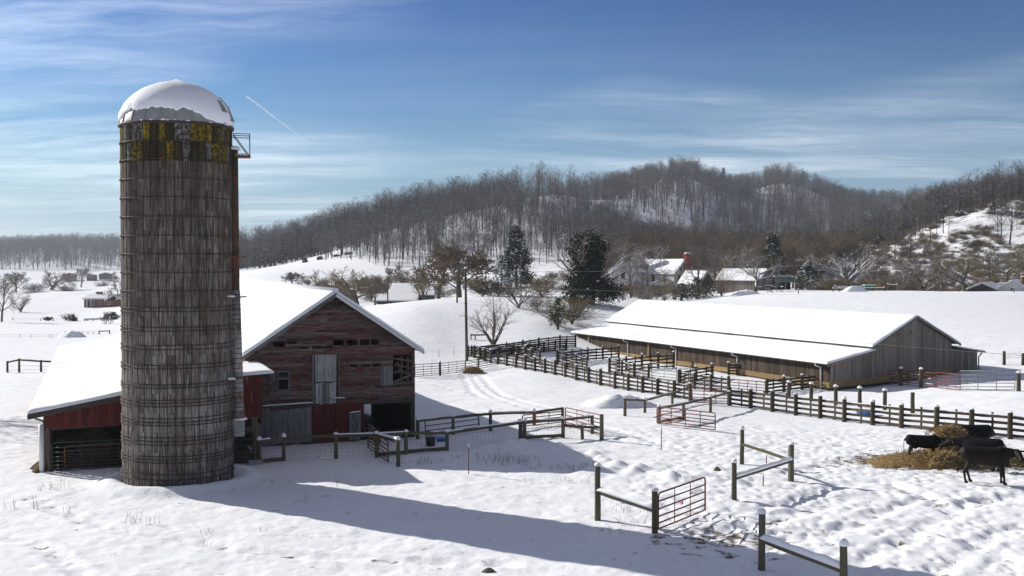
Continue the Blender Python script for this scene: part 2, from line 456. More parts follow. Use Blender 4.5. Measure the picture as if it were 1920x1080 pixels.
class MB:
    def __init__(s): s.v = []; s.f = []

    def add(s, vs, fs):
        o = len(s.v); s.v.extend([tuple(v) for v in vs]); s.f.extend([tuple(i + o for i in f) for f in fs]); return s

    def box(s, c, size, M=None):
        hx, hy, hz = size[0] / 2, size[1] / 2, size[2] / 2
        vs = [Vector((x, y, z)) for x in (-hx, hx) for y in (-hy, hy) for z in (-hz, hz)]
        if M is not None: vs = [M @ v for v in vs]
        c = Vector(c)
        return s.add([v + c for v in vs], [(0, 1, 3, 2), (4, 6, 7, 5), (0, 4, 5, 1), (2, 3, 7, 6), (0, 2, 6, 4), (1, 5, 7, 3)])

    def beam(s, p0, p1, w, h, up=Vector((0, 0, 1))):
        p0 = Vector(p0); p1 = Vector(p1); x = (p1 - p0); ln = x.length; x = x / max(ln, 1e-9)
        y = up.cross(x)
        if y.length < 1e-4: y = Vector((0, 1, 0)).cross(x)
        y.normalize(); z = x.cross(y)
        return s.box((p0 + p1) / 2, (ln, w, h), Matrix((x, y, z)).transposed())

    def tube(s, pts, rad, n=6, cap=True):
        pts = [Vector(p) for p in pts]; k = len(pts)
        rs = rad if isinstance(rad, (list, tuple)) else [rad] * k
        o = len(s.v); ref = None
        for i, p in enumerate(pts):
            d = (pts[min(i + 1, k - 1)] - pts[max(i - 1, 0)])
            d = d.normalized() if d.length > 1e-9 else Vector((0, 0, 1))
            if ref is None: ref = Vector((1, 0, 0)) if abs(d.x) < 0.8 else Vector((0, 1, 0))
            a = (ref - d * ref.dot(d))
            if a.length < 1e-5: a = d.orthogonal()
            a.normalize(); ref = a; b = d.cross(a)
            for j in range(n):
                t = 2 * PI * j / n
                s.v.append(tuple(p + (a * math.cos(t) + b * math.sin(t)) * rs[i]))
        for i in range(k - 1):
            for j in range(n):
                q = (j + 1) % n
                s.f.append((o + i * n + j, o + i * n + q, o + (i + 1) * n + q, o + (i + 1) * n + j))
        if cap:
            s.f.append(tuple(o + j for j in reversed(range(n)))); s.f.append(tuple(o + (k - 1) * n + j for j in range(n)))
        return s

    def loft(s, rings, close=True):
        o = len(s.v); n = len(rings[0])
        for r in rings: s.v.extend([tuple(p) for p in r])
        for i in range(len(rings) - 1):
            for j in range(n):
                q = (j + 1) % n
                s.f.append((o + i * n + j, o + i * n + q, o + (i + 1) * n + q, o + (i + 1) * n + j))
        if close:
            s.f.append(tuple(o + j for j in reversed(range(n)))); s.f.append(tuple(o + (len(rings) - 1) * n + j for j in range(n)))
        return s

    def quad(s, a, b, c, d): return s.add([a, b, c, d], [(0, 1, 2, 3)])

    def mesh(s, name, mat, smooth=False, origin=None):
        me = bpy.data.meshes.new(name)
        vs = s.v if origin is None else [(v[0] - origin[0], v[1] - origin[1], v[2] - origin[2]) for v in s.v]
        me.from_pydata(vs, [], s.f); me.update()
        if smooth: me.polygons.foreach_set('use_smooth', [True] * len(me.polygons))
        if mat: me.materials.append(MATS[mat])
        return me

    def build(s, name, mat, parent=None, smooth=False, origin=None):
        if parent is not None: origin = WM[parent.name].translation
        elif origin is None: origin = Vector((0, 0, 0))
        o = bpy.data.objects.new(name, s.mesh(name, mat, smooth, origin)); COL.objects.link(o)
        return place(o, Matrix.Translation(Vector(origin)), parent)


def place(o, M, parent=None):
    if parent is not None:
        o.parent = parent; o.matrix_parent_inverse = WM[parent.name].inverted()
    o.matrix_basis = M
    WM[o.name] = M.copy()
    return o


def tag(o, label, cat=None, group=None, kind=None):
    if label: o['label'] = label
    if cat: o['category'] = cat
    if group: o['group'] = group
    if kind: o['kind'] = kind
    return o


def thing(name, label, cat, loc, group=None):
    o = bpy.data.objects.new(name, None); COL.objects.link(o); o.empty_display_size = 0.3
    place(o, Matrix.Translation(Vector(loc)))
    return tag(o, label, cat, group)


# unit pieces shared by many objects: slightly uneven boards, round posts, snow caps
def uneven_board(seed):
    r = random.Random(seed); mb = MB(); k = 5; rings = []
    for i in range(k):
        x = -0.5 + i / (k - 1); dz = r.uniform(-.06, .06); dy = r.uniform(-.1, .1); a = 0.5 + r.uniform(-.05, .04)
        rings.append([(x, -.5 + dy, -a + dz), (x, .5 + dy, -a + dz), (x, .5 + dy, a + dz), (x, -.5 + dy, a + dz)])
    mb.loft(rings); return mb


BOARD = [uneven_board(i) for i in range(5)]
_unit = {}


def unit_mesh(kind, mat, i=0):
    key = (kind, mat, i)
    if key not in _unit:
        if kind == 'board': mb = BOARD[i]; sm = False
        elif kind == 'plank':      # vertical: length along z
            mb = MB(); mb.v = [(v[2], v[1], v[0]) for v in BOARD[i].v]; mb.f = [tuple(reversed(f)) for f in BOARD[i].f]; sm = False
        elif kind == 'post':
            r = random.Random(i); mb = MB(); rings = []
            for z, a in ((0, 1.05), (.35, 1.0), (.7, .96), (.97, .95), (1.0, .82)):
                dx, dy = r.uniform(-.06, .06), r.uniform(-.06, .06)
                rings.append([(a * math.cos(t) * (1 + r.uniform(-.05, .05)) + dx, a * math.sin(t) + dy, z) for t in [2 * PI * j / 9 for j in range(9)]])
            mb.loft(rings); sm = True
        elif kind == 'squarepost':
            r = random.Random(i); mb = MB(); rings = []
            for z in (0, .5, 1.0):
                dx, dy = r.uniform(-.05, .05), r.uniform(-.05, .05)
                rings.append([(-1 + dx, -1 + dy, z), (1 + dx, -1 + dy, z), (1 + dx, 1 + dy, z), (-1 + dx, 1 + dy, z)])
            mb.loft(rings); sm = False
        elif kind == 'cap':
            r = random.Random(i); mb = MB(); rings = []
            for z, a in ((0, .95), (.18, 1.12), (.5, 1.02), (.8, .66), (.96, .28)):
                rings.append([(a * math.cos(t) * (1 + r.uniform(-.09, .09)), a * math.sin(t) * (1 + r.uniform(-.09, .09)), z + r.uniform(-.03, .03)) for t in [2 * PI * j / 9 for j in range(9)]])
            mb.loft(rings); sm = True
        me = mb.mesh(kind, mat, sm); _unit[key] = me
    return _unit[key]


def bar(name, mat, parent, p0, p1, w, h, up=Vector((0, 0, 1)), label=None):
    """a board from p0 to p1: w across, h along 'up'"""
    p0 = Vector(p0); p1 = Vector(p1); x = p1 - p0; ln = x.length; x = x / max(ln, 1e-9)
    y = up.cross(x)
    if y.length < 1e-4: y = Vector((0, 1, 0)).cross(x)
    y.normalize(); z = x.cross(y)
    M = Matrix.Translation((p0 + p1) / 2) @ (Matrix((x * ln, y * w, z * h)).transposed()).to_4x4()
    o = bpy.data.objects.new(name, unit_mesh('board', mat, random.randrange(5))); COL.objects.link(o)
    return place(o, M, parent)


def plank(name, mat, parent, base, top, along, w, th):
    """an upright board from base to top, w wide along 'along'"""
    base = Vector(base); top = Vector(top); z = top - base; x = Vector(along).normalized(); y = z.normalized().cross(x)
    M = Matrix.Translation((base + top) / 2) @ (Matrix((x * w, y * th, z)).transposed()).to_4x4()
    o = bpy.data.objects.new(name, unit_mesh('plank', mat, random.randrange(5))); COL.objects.link(o)
    return place(o, M, parent)


def post(name, mat, parent, base, h, r, lean=(0, 0), square=False, rz=None):
    base = Vector(base)
    z = Vector((lean[0], lean[1], h)); a = random.uniform(0, 6.28) if rz is None else rz
    x = Vector((math.cos(a), math.sin(a), 0)) * r; y = Vector((-math.sin(a), math.cos(a), 0)) * r
    M = Matrix.Translation(base) @ (Matrix((x, y, z)).transposed()).to_4x4()
    o = bpy.data.objects.new(name, unit_mesh('squarepost' if square else 'post', mat, random.randrange(4))); COL.objects.link(o)
    return place(o, M, parent)


def cap(parent, top, r, h=None, name='snow_cap'):
    h = h or r * random.uniform(0.9, 1.5)
    M = Matrix.Translation(Vector(top)) @ Matrix.Rotation(random.uniform(0, 6), 4, 'Z') @ Matrix.Diagonal((r, r, h, 1))
    o = bpy.data.objects.new(name, unit_mesh('cap', 'snow', random.randrange(4))); COL.objects.link(o)
    return place(o, M, parent)


def snow_strip(name, parent, p0, p1, w, h, gaps=0.0, n=None, seed=0):
    """a ridge of snow lying along a rail"""
    p0 = Vector(p0); p1 = Vector(p1); x = p1 - p0; ln = x.length; xd = x / ln
    y = Vector((0, 0, 1)).cross(xd).normalized(); n = n or max(4, int(ln / 0.12)); r = random.Random(seed * 31 + int(ln * 977))
    mb = MB(); ring = []
    ph = r.uniform(0, 9)

    def flush():
        if len(ring) > 2: mb.loft(list(ring))
        ring.clear()
    for i in range(n + 1):
        t = i / n
        a = 0.88 + 0.16 * math.sin(ph + t * ln * 2.3) * math.sin(ph * 2 + t * ln * 5.1)
        if gaps and vn1(ph * 7 + t * ln * 1.7) < gaps: flush(); continue
        e = min(1, 0.45 + min(t, 1 - t) * ln * 4)
        hh = h * a * e; c = p0 + x * t
        ring.append([c + y * (w * k) + Vector((0, 0, hh * q)) for k, q in ((-.5, 0), (-.55, .35), (-.32, .85), (0, 1.05), (.32, .85), (.55, .35), (.5, 0))])
    flush()
    if not mb.v: return None
    o = mb.build(name, 'snow', parent, True)
    if gaps: o['kind'] = 'stuff'
    return o


def vn1(t): return float(vnoise(np.array([t]), np.array([3.7]))[0])


def snow_sheet(name, parent, a, b, c, d, th, nu=24, nv=16, mat='roof_snow', seed=1, rough=0.03, edge=0.18, ragged=0.06):
    """thick snow over the roof quad a-b-c-d (a-b one edge, d-c the opposite one): rounded, uneven rim"""
    a, b, c, d = [Vector(p) for p in (a, b, c, d)]
    nrm = (b - a).cross(d - a).normalized()
    if nrm.z < 0: nrm = -nrm
    lu = ((b - a).length + (c - d).length) / 2; lv = (d - a).length; mb = MB(); top = []; bot = []
    us = [0, .25 * edge / lu, .6 * edge / lu, edge / lu] + [edge / lu + (1 - 2 * edge / lu) * i / nu for i in range(1, nu)] + [1 - edge / lu, 1 - .6 * edge / lu, 1 - .25 * edge / lu, 1]
    vs_ = [0, .25 * edge / lv, .6 * edge / lv, edge / lv] + [edge / lv + (1 - 2 * edge / lv) * i / nv for i in range(1, nv)] + [1 - edge / lv, 1 - .6 * edge / lv, 1 - .25 * edge / lv, 1]
    nu2, nv2 = len(us), len(vs_)
    U, V = np.meshgrid(np.array(us), np.array(vs_), indexing='ij'); U = U[..., None]; V = V[..., None]
    A, B, C_, D = [np.array(q) for q in (a, b, c, d)]; nn = np.array(nrm)
    P = (A * (1 - U) + B * U) * (1 - V) + (D * (1 - U) + C_ * U) * V
    m = np.minimum(np.minimum(U, 1 - U) * lu, np.minimum(V, 1 - V) * lv)
    prof = 0.30 + 0.70 * np.sqrt(np.maximum(0, 1 - (1 - np.minimum(m / edge, 1)) ** 2))
    nz = fbm(P[..., 0] * .5 + seed * 9.1, P[..., 1] * .5 + P[..., 2], 3)[..., None]; nf = fbm(P[..., 0] * 2.3 + seed, P[..., 1] * 2.3, 2)[..., None]
    Q = P + nn * (th * prof * (1 + .25 * nz) + rough * nf)
    inw = (A + B + C_ + D) / 4 - P; inw = inw / np.maximum(np.linalg.norm(inw, axis=-1, keepdims=True), 1e-6)
    Q = Q + np.where(m < edge * .5, 1, 0) * inw * ragged * (nf * 1.5 + .1)
    top = [tuple(q) for q in Q.reshape(-1, 3)]; bot = [tuple(q) for q in (P + (Q - P) * .02 + nn * .004).reshape(-1, 3)]
    ix = lambda i, j: i * nv2 + j
    fs = [(ix(i, j), ix(i + 1, j), ix(i + 1, j + 1), ix(i, j + 1)) for i in range(nu2 - 1) for j in range(nv2 - 1)]
    k = len(top)
    border = [ix(i, 0) for i in range(nu2)] + [ix(nu2 - 1, j) for j in range(1, nv2)] + [ix(i, nv2 - 1) for i in range(nu2 - 2, -1, -1)] + [ix(0, j) for j in range(nv2 - 2, 0, -1)]
    vs = top + [bot[i] for i in border]
    for q in range(len(border)):
        q2 = (q + 1) % len(border); fs.append((border[q2], border[q], k + q, k + q2))
    mb.add(vs, fs)
    return mb.build(name, mat, parent, True)

# ------------------------------------------------------------------ ground
def ground_mat():
    m, t, b = new_mat('snow_ground')
    g = t.nodes.new('ShaderNodeNewGeometry'); pos = g.outputs['Position']
    at_ = lambda n: (lambda q: (setattr(q, 'attribute_name', n), q.outputs['Fac'])[1])(t.nodes.new('ShaderNodeAttribute'))
    big = noise_n(t, pos, 0.35, 4, 0.6)
    col = ramp_n(t, big, [(0.3, (0.84, 0.855, 0.885)), (0.7, (0.90, 0.91, 0.925))])
    spk = noise_n(t, map_n(t, pos, (1, 1, 0.6)), 2.6, 6, 0.72)
    stub = math_n(t, 'MULTIPLY', ramp_n(t, spk, [(0.60, 0.0), (0.66, 1.0)]), at_('stub'))
    col = mix_n(t, stub, col, (0.20, 0.165, 0.115))
    mud = noise_n(t, pos, 1.7, 6, 0.7)
    dm = math_n(t, 'SUBTRACT', math_n(t, 'ADD', mud, math_n(t, 'MULTIPLY', at_('dirt'), 0.62)), 0.62)
    col = mix_n(t, ramp_n(t, dm, [(0.0, 0.0), (0.10, 1.0)]), col, ramp_n(t, noise_n(t, pos, 9, 3), [(0.3, (0.07, 0.052, 0.036)), (0.7, (0.20, 0.155, 0.10))]))
    lit = noise_n(t, pos, 0.22, 7, 0.75)
    lm = math_n(t, 'ADD', lit, math_n(t, 'MULTIPLY', math_n(t, 'SUBTRACT', at_('litter'), 0.5), 0.9))
    col = mix_n(t, ramp_n(t, lm, [(0.50, 0.0), (0.62, 0.85)]), col, ramp_n(t, noise_n(t, pos, 0.9, 4), [(0.3, (0.085, 0.062, 0.042)), (0.7, (0.19, 0.14, 0.09))]))
    L(t, col, b.inputs['Base Color']); b.inputs['Roughness'].default_value = 0.8; b.inputs['Specular IOR Level'].default_value = 0.12
    bm = math_n(t, 'ADD', noise_n(t, pos, 4.5, 5, 0.6), math_n(t, 'MULTIPLY', noise_n(t, pos, 22, 3, 0.6), 0.35))
    bump_n(t, b, bm, 0.6, 0.04)
    return m


ground_mat()

TRACKS = [  # (points, width, depth): tyre ruts and trodden paths
    (curve(pxline((868, 702), (878, 722), (893, 740), (930, 752))), .28, .10),
    (curve(pxline((902, 703), (918, 722), (945, 742), (1000, 758), (1060, 775), (1110, 795), (1180, 815), (1260, 838))), .30, .11),
    (curve(pxline((885, 704), (900, 725), (925, 745), (985, 765), (1040, 783), (1100, 806), (1170, 828))), .26, .08),
    (curve(pxline((778, 714), (815, 722), (860, 734), (900, 742))), .25, .06),
    (curve(pxline((1380, 880), (1460, 890), (1560, 872), (1640, 860))), .5, .10),
    (curve(pxline((1380, 960), (1480, 945), (1560, 915), (1660, 905), (1800, 960))), .40, .14),
    (curve(pxline((1330, 1000), (1420, 985), (1520, 955), (1620, 930), (1760, 945), (1920, 930))), .45, .14),
    (curve(pxline((1600, 1060), (1700, 1010), (1790, 960), (1850, 930))), .40, .14),
    (curve(pxline((1900, 1060), (1800, 1010), (1700, 985), (1560, 990), (1440, 1010))), .38, .10),
    (curve(pxline((1760, 1075), (1830, 1020), (1920, 985))), .38, .12),
    (curve(pxline((1440, 1020), (1560, 1000), (1650, 960), (1720, 935))), .35, .13),
    (curve(pxline((-100, 1010), (60, 1020), (150, 1075), (250, 1130))), .30, .12),
    (curve(pxline((60, 935), (190, 985), (330, 1010), (480, 1035), (640, 1045), (800, 1052), (960, 1058))), .32, .10),
    (curve(pxline((1400, 838), (1550, 830), (1640, 850), (1720, 880))), .45, .09),
]
LUMPS = curve(pxline((960, 838), (1050, 858), (1140, 880), (1240, 895), (1330, 915)))
HAY_C = G(1790, 868)
SILO_C = Vector((-12.84, 42.6, 0))


def fine(x, y):
    """small relief of the snow (metres) and the dirt mask"""
    r = np.hypot(x, y)
    near = 1 - sstep(90, 150, r)
    z = 0.045 * fbm(x * .9, y * .9, 5) + 0.10 * fbm(x * .13 + 4, y * .13, 3)
    z = z + 0.018 * fbm(x * 2.4, y * 2.4 + 9, 3) * (r < 75)
    d, rv = cells(x, y, 0.62, 0.55, 3)              # small mounds over tufts
    z = z + (r < 60) * 0.028 * (0.4 + rv) * np.exp(-(d / .32) ** 2)
    yard = sstep(2, 7, x) * (1 - sstep(52, 62, y)) * sstep(20, 24, y)
    d, rv = cells(x + .3 * vnoise(x, y), y * 0.8, 0.40, 0.6, 9)  # hoof prints
    hoof = np.exp(-(d / .30) ** 2) * (0.5 + rv)
    mask = vnoise(x * .22 + 3, y * .22)
    z = z - (r < 110) * (0.022 + 0.075 * yard) * hoof * sstep(.35, .6, mask + .35 * yard)
    dl = np.full(x.shape, 99.0); bx = (x > -8) & (x < 22) & (y > 30) & (y < 65); dl[bx] = seg_dist(x[bx], y[bx], LUMPS)
    w = np.exp(-(dl / 2.2) ** 2)
    d, rv = cells(x, y, 0.95, 0.75, 21)
    z = z + w * (0.30 * (0.35 + rv) * np.exp(-(d / .38) ** 2) + .10)
    dirt = np.zeros(x.shape)
    for pts, wd, dep in TRACKS:
        pa = np.array(pts); bx = (x > pa[:, 0].min() - 2) & (x < pa[:, 0].max() + 2) & (y > pa[:, 1].min() - 2) & (y < pa[:, 1].max() + 2)
        q = np.full(x.shape, 99.0); q[bx] = seg_dist(x[bx], y[bx], pts); bnd = np.exp(-(q / wd) ** 2); rim = np.exp(-((q - wd * 1.5) / (wd * .5)) ** 2)
        z = z - dep * .62 * bnd * (0.2 + 1.3 * vnoise(x * 2.6, y * 2.6)) + dep * .35 * rim * vnoise(x * 3.2, y * 3.2)
        dirt = np.maximum(dirt, .20 * bnd * vnoise(x * .9, y * .9))
    hx, hy = (x - HAY_C.x) / 5.4, (y - HAY_C.y) / 2.6
    dirt = np.maximum(dirt, .62 * np.exp(-(hx ** 2 + hy ** 2) * 1.4))
    ds = np.hypot(x - SILO_C.x, y - SILO_C.y)
    z = z + 0.30 * np.exp(-((ds - 2.6) / .55) ** 2) * sstep(-.5, .8, fbm(x * .35 + 8, y * .35, 2) + .2)
    gx, gy = G(1300, 990)[:2]
    dirt = np.maximum(dirt, .30 * np.exp(-(((x - gx - .6) / 2.4) ** 2 + ((y - gy + 1.5) / 1.8) ** 2)))
    # earth floors under the sheds and the barn
    cp_, sp_ = math.cos(R(20.5)), math.sin(R(20.5))
    for ox, oy, u0, u1, t0, t1 in ((-18.8, 44.5, -.1, 6.6, .1, 37), (-4.67, 53.1, -7.7, 0, .1, 40), (-10.83, 46.5, -3.2, .2, .1, 4.5)):
        du, dt = (x - ox) * cp_ + (y - oy) * sp_, -(x - ox) * sp_ + (y - oy) * cp_
        ins = sstep(u0 - .1, u0 + .2, du) * (1 - sstep(u1 - .2, u1 + .1, du)) * sstep(t0, t0 + .5, dt) * (1 - sstep(t1 - .3, t1, dt))
        dirt = np.maximum(dirt, 1.6 * ins); z = z - .08 * ins
    return z * (0.25 + .75 * near), dirt


def make_ground():
    rs = np.concatenate([np.arange(3, 18, .5), np.arange(18, 60, .14), np.arange(60, 132, .30), np.geomspace(132, 2600, 250)])
    fine_t = np.arange(-28, 28.01, .13); co = np.arange(31, 180, 4.0)
    th = np.radians(np.concatenate([-co[::-1], fine_t, co]))
    RR, TT = np.meshgrid(rs, th, indexing='ij'); X = RR * np.sin(TT); Y = RR * np.cos(TT)
    Z = H0(X, Y); fz, dirt = fine(X, Y)
    hill = sstep(300, 520, RR)
    Z = Z + fz + hill * 3.0 * fbm(X * .012, Y * .012, 4) + hill * .8 * fbm(X * .05, Y * .05, 3)
    px = 960 + F * X / np.maximum(Y, 1)
    # where the ground is brushy: wooded hills lightly, the rough right-hand slope strongly
    rough_slope = sstep(225, 262, Y) * (1 - sstep(420, 470, Y)) * sstep(1560, 1650, px)
    foot = sstep(270, 320, Y) * (1 - sstep(560, 640, Y)) * sstep(1120, 1220, px) * (1 - rough_slope)
    woods = np.clip(sstep(330, 400, Y), 0, 1)
    left_field = (px < 470) & (Y < 1000)
    litter = .13 * woods + .50 * rough_slope + .34 * foot * (1 - sstep(1600, 1700, px))
    litter = np.where(left_field, 0.0, litter)
    back_right = sstep(820, 900, Y) * sstep(1550, 1640, px)
    litter = np.clip(litter + .35 * back_right + .28 * (Y > 1020) * (px < 700), 0, 1)
    stub = np.clip(sstep(75, 110, RR) * .85, 0, 1)
    nr, nt = X.shape
    me = bpy.data.meshes.new('snow_ground'); nv = nr * nt
    idx = np.arange(nv).reshape(nr, nt)
    q = np.stack([idx[:-1, :-1], idx[:-1, 1:], idx[1:, 1:], idx[1:, :-1]], -1)[:, :, ::-1].reshape(-1, 4)
    seam = np.stack([idx[:-1, -1], idx[:-1, 0], idx[1:, 0], idx[1:, -1]], -1)[:, ::-1].reshape(-1, 4)
    q = np.concatenate([q, seam])
    q = np.ascontiguousarray(q)
    me.vertices.add(nv); me.vertices.foreach_set('co', np.stack([X, Y, Z], -1).astype(np.float32).ravel())
    me.loops.add(q.size); me.loops.foreach_set('vertex_index', q.astype(np.int32).ravel())
    me.polygons.add(len(q)); me.polygons.foreach_set('loop_start', np.arange(0, q.size, 4, dtype=np.int32))
    me.polygons.foreach_set('use_smooth', np.ones(len(q), dtype=bool))
    me.update(calc_edges=True); me.validate()
    for nm, arr in (('dirt', dirt), ('stub', stub), ('litter', litter)):
        a = me.attributes.new(nm, 'FLOAT', 'POINT'); a.data.foreach_set('value', arr.astype(np.float32).ravel())
    me.materials.append(MATS['snow_ground'])
    if me.polygons[nt * 300].normal.z < 0: me.flip_normals()
    o = bpy.data.objects.new('snow_ground', me); COL.objects.link(o)
    o['kind'] = 'structure'
    place(o, Matrix.Identity(4))


make_ground()


_gx = np.arange(-50, 64.01, .25); _gy = np.arange(14, 136.01, .25)
_GX, _GY = np.meshgrid(_gx, _gy, indexing='ij'); _GZ = H0(_GX, _GY) + fine(_GX, _GY)[0]


def hs(x, y):
    """ground height with the near relief, for setting things down"""
    if not (-50 < x < 63.5 and 14 < y < 135.5): return h0(x, y)
    a, b = (x + 50) / .25, (y - 14) / .25; i, j = int(a), int(b); a -= i; b -= j
    return float((_GZ[i, j] * (1 - a) + _GZ[i + 1, j] * a) * (1 - b) + (_GZ[i, j + 1] * (1 - a) + _GZ[i + 1, j + 1] * a) * b)


# ------------------------------------------------------------------ silo
def silo_mats():
    m, t, b = new_mat('stave')
    v, rnd = coords(t)
    st = noise_n(t, map_n(t, v, (14, 14, 0.8)), 1.0, 7, 0.65)
    col = ramp_n(t, st, [(0.30, (0.040, 0.030, 0.023)), (0.5, (0.100, 0.077, 0.060)), (0.72, (0.195, 0.158, 0.13))])
    col = val_mul(t, col, rnd, 0.78, 1.22)
    g = t.nodes.new('ShaderNodeNewGeometry'); s = t.nodes.new('ShaderNodeSeparateXYZ'); L(t, g.outputs['Position'], s.inputs[0])
    lowz = ramp_n(t, math_n(t, 'DIVIDE', s.outputs[2], 14.0), [(0.02, 0.10), (0.16, 0.13), (0.62, 0.06), (0.8, 0.0)])
    wh = noise_n(t, map_n(t, v, (22, 22, 0.9)), 1.0, 5, 0.7)
    wh2 = noise_n(t, map_n(t, g.outputs['Position'], (1.1, 1.1, 0.9)), 1.0, 3)
    wv = math_n(t, 'ADD', wh, math_n(t, 'ADD', lowz, math_n(t, 'MULTIPLY', math_n(t, 'SUBTRACT', wh2, 0.5), 0.25)))
    col = mix_n(t, ramp_n(t, wv, [(0.58, 0.0), (0.74, 0.8)]), col, (0.37, 0.35, 0.33))
    # pale lime in the joints at the rim of each stave
    tcn = t.nodes.new('ShaderNodeTexCoord'); sg = t.nodes.new('ShaderNodeSeparateXYZ'); L(t, tcn.outputs['Generated'], sg.inputs[0])
    e = math_n(t, 'MAXIMUM', math_n(t, 'ABSOLUTE', math_n(t, 'SUBTRACT', sg.outputs[0], 0.5)), math_n(t, 'ABSOLUTE', math_n(t, 'SUBTRACT', sg.outputs[2], 0.5)))
    rim = math_n(t, 'MULTIPLY', ramp_n(t, e, [(0.43, 0.0), (0.48, 1.0)]), ramp_n(t, noise_n(t, map_n(t, g.outputs['Position'], (2, 2, 1.1)), 1.2, 3), [(0.52, 0.0), (0.72, 0.75)]))
    col = mix_n(t, rim, col, (0.30, 0.28, 0.26))
    damp = noise_n(t, map_n(t, g.outputs['Position'], (0.9, 0.9, 0.10)), 1.0, 4)
    col = mix_n(t, ramp_n(t, damp, [(0.50, 0.0), (0.66, 0.6)]), col, (0.022, 0.019, 0.017))
    L(t, col, b.inputs['Base Color']); b.inputs['Roughness'].default_value = 0.9; b.inputs['Specular IOR Level'].default_value = 0.15
    bump_n(t, b, st, 0.5, 0.012)
    for nm, c0, c1 in (('stave_lichen', (0.07, 0.052, 0.012), (0.27, 0.19, 0.016)), ('stave_pale', (0.055, 0.048, 0.042), (0.24, 0.22, 0.205)), ('stave_moss', (0.018, 0.016, 0.010), (0.075, 0.06, 0.03))):
        m, t, b = new_mat(nm); v, rnd = coords(t)
        st = noise_n(t, map_n(t, v, (8, 8, 1.6)), 1.0, 6, 0.65)
        col = ramp_n(t, st, [(0.34, c0), (0.62, c1)])
        sp = noise_n(t, v, 9, 5, 0.7)
        col = mix_n(t, ramp_n(t, sp, [(0.44, 0.0), (0.56, 0.9)]), col, (0.028, 0.025, 0.018))
        col = val_mul(t, col, rnd, 0.75, 1.2)
        L(t, col, b.inputs['Base Color']); b.inputs['Roughness'].default_value = 0.95; b.inputs['Specular IOR Level'].default_value = 0.1
        bump_n(t, b, st, 0.4, 0.012)


silo_mats()


